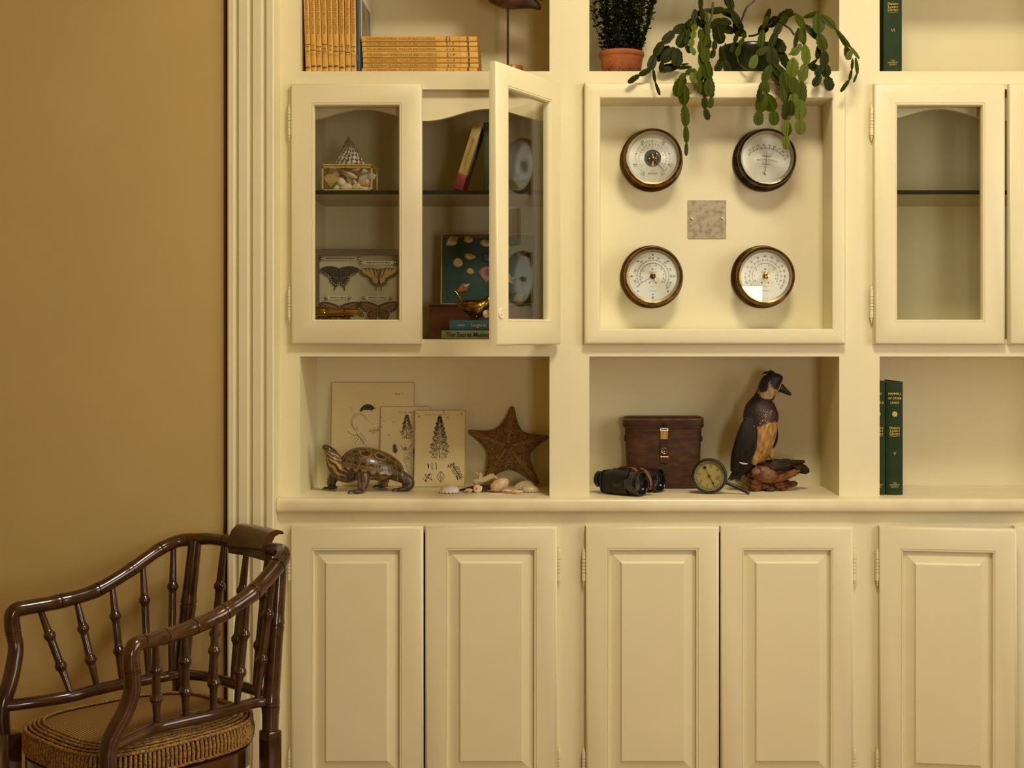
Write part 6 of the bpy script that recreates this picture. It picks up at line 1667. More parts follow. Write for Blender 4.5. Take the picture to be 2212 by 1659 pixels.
# thighs, legs and feet
FLUF = M('thigh_down', (.42, .25, .065), .7, c2=(.24, .11, .02), vs=60, bump=.8, bs=120, bd=.002)
blade('thigh', FLUF, [(1632, 972, -.020), (1628, 984, -.026), (1627, 996, -.028), (1629, 1002, -.028)], [12, 11, 8, 3], .8)
blade('thigh', FLUF, [(1652, 960, -.004), (1659, 970, -.008), (1664, 980, -.011), (1665, 989, -.012)], [12, 10, 7.5, 3], .8)
for px, py, dy in ((1629, 1003, -.028), (1666, 992, -.012)):
    blade('leg', M('dark_leg', (.05, .028, .012), .5) if 'dark_leg' not in bpy.data.materials else bpy.data.materials['dark_leg'], [(px, py - 5, dy), (px + 1, py + 2, dy - .002), (px + 9, py + 6, dy - .006)], [2.6, 2.4, 3.2], .6)
    for a_ in (-7, 4): blade('toe', bpy.data.materials['dark_leg'], [(px + 1, py + 2, dy - .002), (px + 5, py + 5, dy - .004 + a_ * .0006), (px + 11, py + 7, dy - .006 + a_ * .0014)], [2.0, 1.8, .8], .6)
# burl wood mount
MT = DK                                       # the duck is fixed to its stump: one thing
BARK = M('dark_bark', (.014, .008, .005), .7, spec=.25, c2=(.060, .038, .020), vs=30, stretch=(1, 3, 4), bump=1.0, bs=70, bd=.004)
ORW = M('orange_burl', (.17, .056, .012), .55, spec=.3, c2=(.055, .017, .006), vs=22, stretch=(1, 2, 3), bump=.8, bs=80, bd=.003)
ORW2 = M('light_burl', (.27, .10, .020), .55, spec=.3, c2=(.12, .040, .009), vs=28, bump=.7, bs=90, bd=.003)
def lump(name, mat, px, py, rx_, ry_, rz_, dy=0.0, rot=0.0, wob=.25, ws=40, seed=0.0, floor=True):
    c = P(px, py, yd) + Vector((0, dy, 0)); mb = MB(); m_ = T(*c) @ R(math.radians(rot), 'Y')
    mb.ell((0, 0, 0), (rx_ * k, ry_ * k, rz_ * k), 72, 44, m_)
    sd = Vector((seed, 0, seed))
    def rough_(v):
        q_ = Vector((v.x * .55, v.y, v.z))
        return wob * noise.noise(q_ * ws + sd) + .16 * noise.noise(q_ * ws * 2.7 + sd) + .10 * abs(noise.noise(q_ * ws * 6 + sd)) + .05 * noise.noise(q_ * ws * 13)
    mb.v = [v + (v - c) * rough_(v) for v in mb.v]
    mb.v = [Vector((v.x, v.y, max(v.z, COUNTER + .0004))) for v in mb.v]
    return mb.build(name, mat, MT, 70)
lump('trunk', ORW, 1652, 1024, 38, 34, 23, .0, 12, .45, 45)
lump('top_slab', BARK, 1684, 1006, 46, 34, 11, .004, -7, .5, 45, 3.0)
lump('top_slab', BARK, 1712, 1006, 33, 26, 10, .006, 20, .5, 45, 9.0)
lump('cut_face', M('cut_wood', (.20, .075, .020), .5, c2=(.12, .04, .010), vs=16, stretch=(1, 1, 3), bump=.4, bs=60, bd=.002), 1648, 1022, 27, 12, 18, -.030, 14, .05, 30)
lump('light_band', ORW2, 1690, 1028, 40, 22, 7, -.016, -22, .3, 60, 5.0)
for i, (px, py, a, b_, c_) in enumerate(((1628, 1044, 17, 16, 14), (1648, 1049, 15, 14, 9), (1668, 1047, 15, 15, 11), (1680, 1042, 14, 12, 11), (1694, 1044, 15, 12, 8), (1710, 1046, 12, 9, 6.5), (1661, 1053, 12, 12, 6), (1690, 1052, 11, 10, 6))):
    lump('root_knot', ORW2 if i % 2 else ORW, px, py, a, b_, c_, -.018 + (i % 3) * .008, rnd.uniform(-25, 25), .35, 70, i * 2.0)
MB().tube([P(1704, 1040, .10), P(1710, 1032, .098), P(1718, 1034, .098), P(1717, 1038, .1)], .0006, 6).build('wire', M('wire_steel', (.5, .48, .4), .3, metal=1), MT, 60)
# ------------------------------------------------------------------ terracotta pot with a wiry small-leaved plant
yp = .105; k = K(yp)
pc = Vector((X(1342.5, yp), yp, SH + .0004))
TP = thing('potted_vine', 'wiry small-leaved green plant in a speckled terracotta pot', 'potted plant', pc)
TERRA = M('terracotta', (.42, .125, .025), .75, c2=(.30, .075, .014), vs=14, bump=.3, bs=220, bd=.0006)
# darker towards the foot of the pot, plus dark specks
nt = TERRA.node_tree; b = nt.nodes['Principled BSDF']; src = b.inputs['Base Color'].links[0].from_socket
tc = nt.nodes.new('ShaderNodeTexCoord'); n1 = nt.nodes.new('ShaderNodeTexNoise'); n1.inputs['Scale'].default_value = 420; n1.inputs['Detail'].default_value = 2
nt.links.new(tc.outputs['Object'], n1.inputs['Vector'])
n2 = nt.nodes.new('ShaderNodeTexNoise'); n2.inputs['Scale'].default_value = 40; nt.links.new(tc.outputs['Object'], n2.inputs['Vector'])
sep = nt.nodes.new('ShaderNodeSeparateXYZ'); nt.links.new(tc.outputs['Object'], sep.inputs[0])
mr = nt.nodes.new('ShaderNodeMapRange'); mr.inputs['From Min'].default_value = .0; mr.inputs['From Max'].default_value = .032; mr.inputs['To Min'].default_value = .26; mr.inputs['To Max'].default_value = 0
nt.links.new(sep.outputs['Z'], mr.inputs[0])
ad = nt.nodes.new('ShaderNodeMath'); nt.links.new(n1.outputs[0], ad.inputs[0]); nt.links.new(mr.outputs[0], ad.inputs[1])
a2 = nt.nodes.new('ShaderNodeMath'); nt.links.new(n2.outputs[0], a2.inputs[0]); a2.operation = 'MULTIPLY'; a2.inputs[1].default_value = .25
a3 = nt.nodes.new('ShaderNodeMath'); nt.links.new(ad.outputs[0], a3.inputs[0]); nt.links.new(a2.outputs[0], a3.inputs[1])
cr = nt.nodes.new('ShaderNodeValToRGB'); cr.color_ramp.elements[0].position = .74; cr.color_ramp.elements[0].color = (0, 0, 0, 1); cr.color_ramp.elements[1].position = .82; cr.color_ramp.elements[1].color = (1, 1, 1, 1)
nt.links.new(a3.outputs[0], cr.inputs[0])
mx = nt.nodes.new('ShaderNodeMix'); mx.data_type = 'RGBA'; nt.links.new(cr.outputs[0], mx.inputs[0]); nt.links.new(src, mx.inputs[6]); mx.inputs[7].default_value = (.045, .014, .006, 1)
nt.links.new(mx.outputs[2], b.inputs['Base Color'])
ph = (154 - 98) * k
MB().lathe([(.0, .0), (38 * k, .0), (40 * k, .003), (46.5 * k, ph * .80), (47.2 * k, ph * .80), (49.3 * k, ph * .86), (49.3 * k, ph * .95), (48 * k, ph), (45.5 * k, ph * 1.005), (44 * k, ph * .96), (43.5 * k, ph * .8)], 48, T(*pc), caps=False).build('pot', TERRA, TP, 45)
MB().lathe([(0, ph * .86), (43.6 * k, ph * .84)], 32, T(*pc), caps=False).build('soil', M('potting_soil', (.03, .02, .01), .9), TP, 30)
VSTEM = M('wiry_stem', (.014, .011, .004), .7, spec=.2)
VLEAF = M('vine_leaf', (.026, .032, .002), .55, spec=.1, c2=(.013, .017, .0015), vs=25)
VLEAF2 = M('vine_leaf_light', (.066, .072, .005), .55, spec=.1, c2=(.040, .046, .003), vs=25)
rnd = random.Random(21)
def leafmesh(mat, n=10):
    mb = MB(); vs = [(0, 0, .5)]; 
    for i in range(n):
        a = 2 * PI * i / n; vs.append((.45 * math.cos(a), .07 - .10 * abs(math.cos(a)), .5 + .5 * math.sin(a)))
    mb.add(vs, [(0, 1 + i, 1 + (i + 1) % n) for i in range(n)])
    o = mb.build('leaf', mat, TP, 60, world=False); me = o.data; bpy.data.objects.remove(o); return me
LM = [leafmesh(VLEAF), leafmesh(VLEAF), leafmesh(VLEAF2)]
nleaf = 0; spots = []
for i in range(78):
    a = rnd.random() * 2 * PI; r0_ = rnd.random() ** .5 * 38 * k
    base_ = pc + Vector((r0_ * math.cos(a), r0_ * math.sin(a) * .8, ph * .85))
    edge = i < 12
    lean = (rnd.uniform(.20, .34) if edge else rnd.uniform(0, .26)) * rnd.choice((-1, 1)) if edge else (base_.x - pc.x) / (38 * k) * rnd.uniform(.1, .36)
    ly = (base_.y - pc.y) / (38 * k) * rnd.uniform(.05, .35)
    if edge: base_.x = pc.x + math.copysign(36 * k, lean)
    L_ = rnd.uniform(.16, .24); pts = []; cv = rnd.uniform(-.05, .05)
    for j in range(9):
        t = j / 8
        q = base_ + Vector(((lean * t + cv * math.sin(t * 5) * .35) * L_ + rnd.uniform(-.0015, .0015), ly * t * L_ + rnd.uniform(-.0015, .0015), t * L_))
        q.x = max(q.x, X(1273) + .006); q.y = max(min(q.y, NB - .012), .018)
        pts.append(q)
    MB().tube(pts, [.00085 * (1 - .5 * j / 8) for j in range(9)], 5).build('stem', VSTEM, TP, 60)
    for j in range(1, 9):
        for s_ in range(4): spots.append((pts[j].lerp(pts[j - 1], rnd.random()), rnd.random() * 6.28))
rnd.shuffle(spots)
# the photo cuts the plant at y = 0: favour leaves that are in view
spots.sort(key=lambda q: q[0].z > Z(-12, yp))
for q, a in spots[:298]:
    s_ = rnd.uniform(.0105, .0155)
    q = Vector((max(q.x, X(1273) + .016), max(q.y, .03), q.z)); m_ = T(*q) @ R(a, 'Z') @ R(rnd.uniform(.5, 1.6), 'X') @ R(rnd.uniform(-.4, .4), 'Y') @ Sc(s_, s_, s_)
    inst('leaf', LM[rnd.choice((0, 0, 1, 1, 2))], TP, m_)
rest = MB()
for q, a in spots[298:]:
    s_ = rnd.uniform(.0095, .0145); q = Vector((max(q.x, X(1273) + .016), min(q.y, NB - .016), q.z)); m_ = T(*q) @ R(a, 'Z') @ R(rnd.uniform(.5, 1.6), 'X') @ R(rnd.uniform(-.4, .4), 'Y') @ Sc(s_, s_, s_)
    rest.add([(.42 * math.cos(6.283 * j / 8), .04, .5 + .5 * math.sin(6.283 * j / 8)) for j in range(8)], [list(range(8))], m_)
rest.build('further_leaves', VLEAF, TP, 0, kind='stuff')

# ------------------------------------------------------------------ trailing cactus in a dark green pot
yk = .125; k = K(yk)
kc = Vector((X(1622, yk), yk, SH + .0004))
CP = thing('trailing_cactus', 'trailing segmented cactus in a dark green pot, hanging over the instrument recess', 'potted plant', kc)
ph = (154 - 84) * k
MB().lathe([(0, 0), (52 * k, 0), (54 * k, .003), (63 * k, ph * .66), (65 * k, ph * .70), (68 * k, ph * .84), (68.5 * k, ph * .96), (66.5 * k, ph), (63 * k, ph), (61 * k, ph * .9)], 48, T(*kc), caps=False).build('pot', M('dark_green_glaze', (.006, .012, .003), .3, spec=.35, c2=(.011, .018, .005), vs=20, coat=.3), CP, 45)
MB().lathe([(0, ph * .93), (62 * k, ph * .91)], 32, T(*kc), caps=False).build('soil', bpy.data.materials['potting_soil'], CP, 30)
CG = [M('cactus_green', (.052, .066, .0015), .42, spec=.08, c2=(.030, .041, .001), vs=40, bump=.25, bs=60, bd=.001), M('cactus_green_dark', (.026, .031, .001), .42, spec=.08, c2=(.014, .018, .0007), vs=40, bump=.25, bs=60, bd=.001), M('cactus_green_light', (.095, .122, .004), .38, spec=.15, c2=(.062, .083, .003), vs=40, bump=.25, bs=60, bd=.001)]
def segmesh(mat, seed):
    """flattened segment 1 long (z), scalloped edge, raised midrib, truncated end"""
    r_ = random.Random(seed); prof = []
    for t, w_ in ((0, .05), (.06, .12), (.18, .20), (.30, .265), (.36, .245), (.48, .295), (.55, .275), (.68, .290), (.75, .262), (.86, .225), (.92, .19), (.97, .14), (1.0, .07)):
        prof.append((t, w_ * r_.uniform(.93, 1.07), w_ * r_.uniform(.93, 1.07)))
    vs = []; fs = []
    cols = (-1, -.55, -.12, 0, .12, .55, 1)
    for side in (-1, 1):
        for t, wl, wr in prof:
            bend = .05 * math.sin(PI * t)
            for c_ in cols:
                x = c_ * (wl if c_ < 0 else wr); th = .035 * (1 - abs(c_)) + (.030 if c_ == 0 else 0)
                vs.append((x, side * th + bend + .03 * c_ * c_, t))
    nC = len(cols); nP = len(prof)
    for s_ in range(2):
        o_ = s_ * nC * nP
        for j in range(nP - 1):
            for i in range(nC - 1):
                q = (o_ + j * nC + i, o_ + j * nC + i + 1, o_ + (j + 1) * nC + i + 1, o_ + (j + 1) * nC + i)
                fs.append(q if s_ == 0 else q[::-1])
    mb = MB().add(vs, fs); o = mb.build('segment', mat, CP, 60, world=False); me = o.data; bpy.data.objects.remove(o); return me
SEG = [segmesh(CG[i % 3], i) for i in range(9)]
WOODY = M('woody_stem', (.060, .045, .014), .6, c2=(.035, .028, .010), vs=40)
F = -.045
strands = [  # points (px, py, depth), segment length px, relative width, shade
    ([(1612, 74, .10), (1565, 64, .06), (1510, 52, .01), (1470, 62, -.02), (1440, 85, -.03), (1420, 112, -.035), (1410, 132, -.04), (1404, 150, F)], 34, .75, 1),
    ([(1408, 148, F), (1385, 160, F), (1358, 178, F)], 24, .62, 1), ([(1411, 148, F), (1415, 176, F), (1425, 204, F)], 28, .36, 1),
    ([(1497, 45, 0), (1480, 70, -.02), (1466, 100, -.03)], 32, 1.0, 1), ([(1462, 104, -.03), (1461, 122, -.03), (1461, 141, -.03)], 36, 1.0, 1), ([(1458, 103, -.03), (1440, 116, -.03), (1431, 132, -.03)], 32, .85, 1), ([(1430, 132, -.03), (1428, 153, -.02)], 22, .8, 1),
    ([(1462, 148, -.02), (1440, 150, -.02), (1426, 152, -.02)], 30, .55, 1), ([(1495, 145, F), (1480, 147, -.04), (1464, 147, -.03)], 22, .4, 1),
    ([(1515, -10, -.02), (1513, 15, -.03), (1520, 40, -.03)], 34, .55, 1), ([(1502, 20, -.02), (1498, 48, -.03), (1494, 62, -.03)], 30, .8, 1),
    ([(1520, 20, -.02), (1528, 50, -.03), (1530, 80, -.04), (1527, 105, -.04)], 30, .55, 0), ([(1500, 52, -.03), (1499, 75, -.05), (1493, 90, -.05), (1492, 105, -.055), (1500, 118, -.055)], 22, .95, 2),
    ([(1513, 62, -.03), (1514, 90, -.05), (1512, 120, -.05), (1514, 145, -.05), (1510, 172, -.052), (1511, 200, -.052)], 30, .62, 0),
    ([(1525, 70, -.03), (1521, 105, -.05), (1524, 140, -.052), (1531, 165, -.055), (1534, 186, -.055), (1532, 205, -.052)], 34, .95, 0), ([(1531, 185, -.052), (1521, 210, -.05), (1523, 235, -.05), (1529, 258, -.05)], 26, .85, 1), ([(1535, 186, -.05), (1538, 210, -.05), (1533, 232, -.05)], 26, .8, 0),
    ([(1500, 148, F), (1494, 160, -.05), (1497, 178, -.052)], 30, .85, 2), ([(1500, 150, -.05), (1480, 160, -.05), (1468, 172, -.05)], 24, .95, 0), ([(1470, 168, -.05), (1461, 190, -.05), (1464, 207, -.05)], 34, .95, 0), ([(1480, 168, -.05), (1479, 182, -.05)], 20, .9, 1),
    ([(1478, 182, -.05), (1477, 205, -.05), (1478, 224, -.05)], 42, .85, 0), ([(1478, 225, -.05), (1480, 250, -.048), (1481, 270, -.046)], 44, .62, 0), ([(1481, 270, -.046), (1483, 290, -.045), (1483, 306, -.045)], 34, .5, 0), ([(1483, 306, -.045), (1484, 322, -.044), (1482, 335, -.044)], 28, .42, 0),
    ([(1500, 30, 0), (1530, 22, 0), (1562, 20, .03), (1590, 30, .06)], 46, .42, 1), ([(1570, 60, .04), (1550, 50, .02), (1530, 58, 0)], 30, .7, 1), ([(1548, 55, 0), (1560, 72, 0), (1558, 92, .01)], 36, .95, 1), ([(1545, 85, .0), (1541, 112, 0), (1538, 125, -.01)], 28, .85, 1),
    ([(1556, 100, .0), (1560, 118, .01), (1560, 133, .02)], 24, .5, 1), ([(1560, 130, .02), (1555, 146, .02), (1548, 154, .02)], 26, .9, 1), ([(1562, 130, .02), (1570, 146, .02), (1575, 154, .02)], 26, .9, 1),
    ([(1600, 62, .06), (1588, 40, .05), (1576, 12, .04), (1572, -12, .04)], 50, .62, 1), ([(1602, 72, .07), (1603, 60, .05), (1597, 48, .05)], 26, .7, 1), ([(1606, 72, .06), (1604, 88, .02), (1595, 105, .01), (1591, 120, .0)], 30, .6, 0), ([(1591, 120, .0), (1592, 132, -.01), (1605, 146, -.02), (1614, 152, -.02)], 30, .28, 0),
    ([(1640, 72, .08), (1665, 52, .03), (1690, 36, .0), (1712, 26, -.01)], 36, .7, 1), ([(1650, 60, .03), (1655, 42, .02), (1659, 28, .01)], 30, .5, 1), ([(1648, 62, .01), (1653, 48, .0), (1657, 36, .0)], 26, .6, 0), ([(1648, 64, -.01), (1645, 82, -.02), (1644, 99, -.02)], 34, .6, 0),
    ([(1700, 34, -.01), (1688, 50, -.03), (1680, 66, -.03), (1672, 80, -.04), (1665, 100, -.045)], 36, .8, 1), ([(1665, 100, -.045), (1662, 118, -.05), (1668, 138, -.05)], 36, .95, 1), ([(1660, 101, -.05), (1647, 108, -.05), (1635, 117, -.05)], 28, .75, 0), ([(1634, 118, -.05), (1626, 130, -.05), (1622, 146, -.05)], 32, .95, 2),
    ([(1664, 140, -.055), (1657, 155, -.055), (1650, 175, -.055)], 38, .72, 0), ([(1651, 174, -.055), (1647, 186, -.055), (1643, 196, -.055)], 22, .85, 0), ([(1652, 172, -.055), (1655, 188, -.055), (1656, 201, -.055)], 30, .8, 0), ([(1641, 190, -.055), (1638, 205, -.055), (1640, 220, -.055)], 28, .6, 1),
    ([(1653, 203, -.055), (1647, 222, -.055), (1641, 240, -.055)], 42, 1.0, 0), ([(1655, 203, -.055), (1663, 220, -.055), (1670, 238, -.055)], 40, 1.05, 0), ([(1640, 238, -.055), (1639, 255, -.055), (1637, 269, -.055)], 34, 1.05, 0), ([(1669, 238, -.055), (1672, 254, -.055), (1673, 269, -.055)], 34, 1.05, 0),
    ([(1668, 138, -.05), (1684, 150, -.052), (1695, 168, -.055)], 38, .8, 1), ([(1664, 150, -.045), (1680, 168, -.048), (1690, 182, -.048)], 34, .85, 1), ([(1692, 155, -.06), (1694, 178, -.06), (1700, 198, -.06)], 44, .85, 0), ([(1688, 180, -.055), (1690, 205, -.055), (1696, 220, -.055)], 36, .8, 1), ([(1688, 188, -.06), (1692, 205, -.06), (1694, 219, -.06)], 28, .7, 0),
    ([(1720, 30, -.02), (1731, 50, -.03), (1733, 70, -.045), (1731, 90, -.05)], 40, .8, 0), ([(1725, 60, -.04), (1720, 82, -.045), (1717, 100, -.05)], 34, .35, 1), ([(1737, 60, -.04), (1737, 85, -.045), (1736, 95, -.045)], 34, .45, 1), ([(1731, 95, -.05), (1720, 105, -.05), (1712, 118, -.05)], 26, .9, 2), ([(1712, 113, -.052), (1704, 118, -.052)], 13, .8, 2),
    ([(1738, 96, -.05), (1741, 115, -.05), (1741, 137, -.05)], 42, .8, 2), ([(1740, 136, -.05), (1735, 155, -.05), (1731, 175, -.05)], 40, .75, 2), ([(1731, 175, -.05), (1728, 200, -.052), (1732, 220, -.052)], 46, .7, 0), ([(1729, 215, -.055), (1727, 240, -.055), (1727, 257, -.055)], 38, .95, 2), ([(1728, 257, -.055), (1728, 275, -.055), (1729, 289, -.055)], 34, 1.1, 2),
    ([(1714, 125, -.058), (1713, 148, -.058), (1710, 166, -.058)], 42, .95, 2), ([(1712, 165, -.058), (1714, 182, -.058), (1716, 200, -.058)], 36, 1.15, 0), ([(1714, 200, -.058), (1717, 218, -.058), (1714, 232, -.058)], 34, 1.0, 2), ([(1704, 197, -.058), (1700, 212, -.056)], 18, 1.1, 1), ([(1708, 198, -.056), (1707, 210, -.056)], 16, 1.0, 0),
    ([(1698, 218, -.06), (1694, 238, -.06), (1695, 257, -.06)], 40, .8, 1), ([(1708, 217, -.06), (1703, 235, -.06), (1706, 250, -.06)], 34, .9, 1), ([(1714, 232, -.055), (1711, 244, -.055)], 16, 1.0, 0), ([(1704, 246, -.06), (1705, 259, -.06)], 14, .9, 2),
    ([(1699, 260, -.062), (1699, 278, -.062), (1699, 292, -.062)], 34, 1.05, 2), ([(1701, 264, -.060), (1702, 280, -.060), (1700, 293, -.06)], 30, .9, 0), ([(1698, 292, -.062), (1699, 308, -.062), (1698, 321, -.062)], 30, .9, 2),
    ([(1735, 38, -.02), (1750, 33, -.03), (1768, 28, -.04)], 34, .45, 0), ([(1768, 28, -.04), (1769, 48, -.05), (1768, 70, -.05)], 44, .85, 0), ([(1768, 72, -.05), (1774, 90, -.05), (1780, 108, -.05)], 38, .85, 0), ([(1770, 95, -.04), (1768, 112, -.04), (1766, 126, -.04)], 32, .6, 1), ([(1736, 52, -.02), (1752, 68, -.02), (1764, 82, -.03)], 34, .55, 1),
    ([(1782, 110, -.05), (1783, 124, -.05), (1778, 140, -.05)], 32, 1.1, 1), ([(1780, 138, -.05), (1772, 150, -.05), (1763, 162, -.05)], 28, .75, 1), ([(1784, 138, -.05), (1788, 152, -.05), (1785, 165, -.05)], 26, 1.1, 1), ([(1772, 161, -.05), (1767, 174, -.05), (1759, 185, -.05)], 28, .95, 1), ([(1786, 164, -.05), (1791, 178, -.05), (1793, 194, -.05)], 34, 1.05, 1),
    ([(1774, 32, -.045), (1788, 44, -.055), (1803, 60, -.06)], 40, .55, 0), ([(1803, 60, -.06), (1815, 80, -.065), (1827, 100, -.065)], 44, .28, 1), ([(1803, 60, -.06), (1822, 76, -.065), (1835, 100, -.065)], 40, .25, 0), ([(1827, 100, -.065), (1830, 115, -.065), (1834, 128, -.065)], 26, .85, 1), ([(1840, 108, -.068), (1836, 118, -.068), (1830, 128, -.068)], 20, .85, 2), ([(1836, 100, -.065), (1845, 112, -.065), (1855, 126, -.065)], 26, .35, 2),
    ([(1842, 126, -.065), (1841, 145, -.065), (1835, 172, -.065)], 30, .40, 1), ([(1835, 172, -.065), (1828, 184, -.065), (1817, 197, -.065)], 26, .42, 1), ([(1848, 124, -.065), (1853, 142, -.065), (1852, 158, -.065)], 28, .35, 0), ([(1852, 156, -.065), (1848, 168, -.065), (1844, 177, -.065)], 22, .4, 0),
    ([(1742, 140, .02), (1756, 144, .03), (1768, 150, .03)], 28, .8, 1), ([(1766, 128, .02), (1754, 138, .02), (1744, 146, .02)], 24, .4, 1), ([(1700, 150, .0), (1690, 130, .01), (1686, 112, .02)], 34, .7, 1), ([(1676, 82, .03), (1688, 95, .02), (1690, 112, .01)], 30, .95, 1), ([(1690, 120, .0), (1697, 134, -.01), (1704, 146, -.02)], 28, .7, 1),
]
rnd = random.Random(9); nseg = 0
# inner growth behind the long strands round the pot
extra = []
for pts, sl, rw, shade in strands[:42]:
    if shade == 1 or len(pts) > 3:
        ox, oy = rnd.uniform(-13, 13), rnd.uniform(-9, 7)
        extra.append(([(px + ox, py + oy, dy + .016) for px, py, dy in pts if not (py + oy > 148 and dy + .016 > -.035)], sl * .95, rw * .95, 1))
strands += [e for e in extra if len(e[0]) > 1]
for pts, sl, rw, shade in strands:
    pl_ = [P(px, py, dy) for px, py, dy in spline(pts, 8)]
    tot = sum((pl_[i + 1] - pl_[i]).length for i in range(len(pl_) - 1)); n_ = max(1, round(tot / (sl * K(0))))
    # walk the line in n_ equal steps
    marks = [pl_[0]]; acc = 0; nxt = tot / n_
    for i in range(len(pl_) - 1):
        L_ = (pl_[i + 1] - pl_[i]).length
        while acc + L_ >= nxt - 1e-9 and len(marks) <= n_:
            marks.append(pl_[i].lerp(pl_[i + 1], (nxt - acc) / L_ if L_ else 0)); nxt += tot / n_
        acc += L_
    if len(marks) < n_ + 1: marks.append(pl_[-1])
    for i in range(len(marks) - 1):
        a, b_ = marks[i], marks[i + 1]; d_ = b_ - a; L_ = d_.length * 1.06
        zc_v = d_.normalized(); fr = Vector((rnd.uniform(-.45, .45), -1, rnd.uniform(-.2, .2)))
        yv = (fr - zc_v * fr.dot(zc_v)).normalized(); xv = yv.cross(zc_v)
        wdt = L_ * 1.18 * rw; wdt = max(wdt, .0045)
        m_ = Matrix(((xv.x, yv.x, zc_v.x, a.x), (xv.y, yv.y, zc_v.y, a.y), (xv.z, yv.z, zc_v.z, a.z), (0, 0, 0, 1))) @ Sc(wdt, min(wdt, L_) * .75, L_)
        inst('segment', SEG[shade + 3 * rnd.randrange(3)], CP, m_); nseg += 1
for pts in ([(1612, 78, .12), (1585, 66, .09), (1560, 58, .06), (1545, 54, .03)], [(1618, 78, .12), (1636, 74, .09), (1655, 58, .04), (1690, 38, .01), (1720, 30, -.01)], [(1603, 78, .11), (1598, 62, .07), (1592, 48, .05)], [(1690, 52, .0), (1706, 62, .0), (1715, 75, -.01)], [(1600, 50, .05), (1612, 18, .03), (1628, 2, .03), (1636, -14, .03)], [(1540, 5, -.02), (1538, 30, -.02), (1532, 55, -.02)]):
    MB().tube([P(*q) for q in spline(pts, 6)], .0027, 8).build('stem', WOODY, CP, 60)
# ------------------------------------------------------------------ bamboo-turned barrel armchair
fv = Vector((-0.683535, -0.72991774, 0)); sv = Vector((0.72991774, -0.683535, 0)); mid = Vector((-0.75876, -0.2768, 0))
def C(u, w_, z): return mid + fv * u + sv * w_ + Vector((0, 0, z))
CH = thing('bamboo_armchair', 'dark glossy bamboo-turned wooden armchair with a striped rush coloured cushion', 'chair', (mid + fv * .2))
MAH = M('dark_mahogany', (.068, .024, .006), .18, c2=(.025, .009, .003), vs=16, stretch=(1, 1, 1), coat=.5, bump=.05, bs=60, bd=.0006)
def bamboo(path, rad, joints, n=14, name='rail', jr=1.16, gap=.0018):
    """rod with swollen, grooved bamboo joints at the given fractions of its length"""
    pp = [Vector(p) for p in path]; cum = [0.0]
    for i in range(len(pp) - 1): cum.append(cum[-1] + (pp[i + 1] - pp[i]).length)
    Lt = cum[-1]
    def at(s_):
        s_ = max(0, min(Lt, s_))
        for i in range(len(pp) - 1):
            if s_ <= cum[i + 1] or i == len(pp) - 2:
                f = (s_ - cum[i]) / max(1e-9, cum[i + 1] - cum[i]); return pp[i].lerp(pp[i + 1], f)
    def rr(s_):
        t = s_ / Lt * (len(rad) - 1); i = min(int(t), len(rad) - 2); return rad[i] + (rad[i + 1] - rad[i]) * (t - i)
    ss = {0.0: 1.0, Lt: 1.0}
    for i in range(1, 40): ss[Lt * i / 40] = 1.0
    for j in joints:
        s0 = j * Lt; e = rr(s0)
        for k_ in list(ss):
            if abs(k_ - s0) < e * 1.5 and 0 < k_ < Lt: del ss[k_]
        for ds, f in ((-1.5, 1.0), (-1.0, 1 + (jr - 1) * .25), (-.55, 1 + (jr - 1) * .75), (-.28, jr), (-.10, jr * .99), (-.05, jr * .88), (.05, jr * .88), (.10, jr * .99), (.28, jr), (.55, 1 + (jr - 1) * .75), (1.0, 1 + (jr - 1) * .25), (1.5, 1.0)):
            q = s0 + ds * e
            if 0 <= q <= Lt: ss[q] = f
    keys = sorted(ss)
    return MB().tube([at(s_) for s_ in keys], [rr(s_) * ss[s_] for s_ in keys], n).build(name, MAH, CH, 50)
def turned(a, b_, r_, name='spindle', joints=(.32, .68), jr=1.55):
    """slim spindle with two ringed bamboo knuckles, thinning toward both ends"""
    return bamboo([a, a.lerp(b_, .5), b_], [r_ * .74, r_ * 1.0, r_ * 1.02, r_ * 1.0, r_ * .72], joints, 12, name, jr)
zr = .463
# top rail: crest and arms (near arm = +w)
near = [(-.018, .10, .795), (-.016, .150, .795), (.004, .185, .788), (.04, .2005, .765), (.085, .211, .736), (.13, .2185, .714), (.21, .2235, .685), (.29, .2305, .671), (.37, .2485, .668), (.405, .2575, .669)]
nearp = [C(*q) for q in spline(near, 6)]
bamboo(nearp, [.0155, .0180, .0185, .0182, .0175, .0168, .0162, .0160], (.235, .41, .575, .73, .885), 20, 'arm_rail', 1.07)
corner = [C(*q) for q in spline([(.405, .2575, .669), (.425, .2615, .666), (.434, .2630, .650), (.434, .2625, .630), (.431, .261, .612)], 6)]
bamboo(corner, [.0160, .0163, .0166, .0166, .0162], (.93,), 20, 'arm_knuckle', 1.06)
bamboo([C(*q) for q in spline([(.431, .261, .612), (.428, .256, .575), (.438, .246, .530), (.458, .238, .49), (.47, .236, .455), (.468, .236, .40)], 6)], [.0170, .0175, .0185, .0180, .0170], (), 18, 'arm_support')
far = [(-.018, -.10, .795), (-.014, -.150, .794), (.006, -.186, .791), (.035, -.207, .788), (.075, -.220, .773), (.12, -.222, .750), (.165, -.2225, .726), (.25, -.226, .690), (.33, -.243, .675), (.405, -.2575, .669)]
bamboo([C(*q) for q in spline(far, 6)], [.0150, .0155, .0160, .0165, .0170, .0175], (.20, .335, .50, .68, .85), 18, 'arm_rail', 1.07)
bamboo([C(*q) for q in spline([(.405, -.2575, .669), (.425, -.2615, .666), (.434, -.263, .650), (.431, -.261, .612)], 6)], [.0178, .0178, .0172], (.93,), 18, 'arm_knuckle', 1.06)
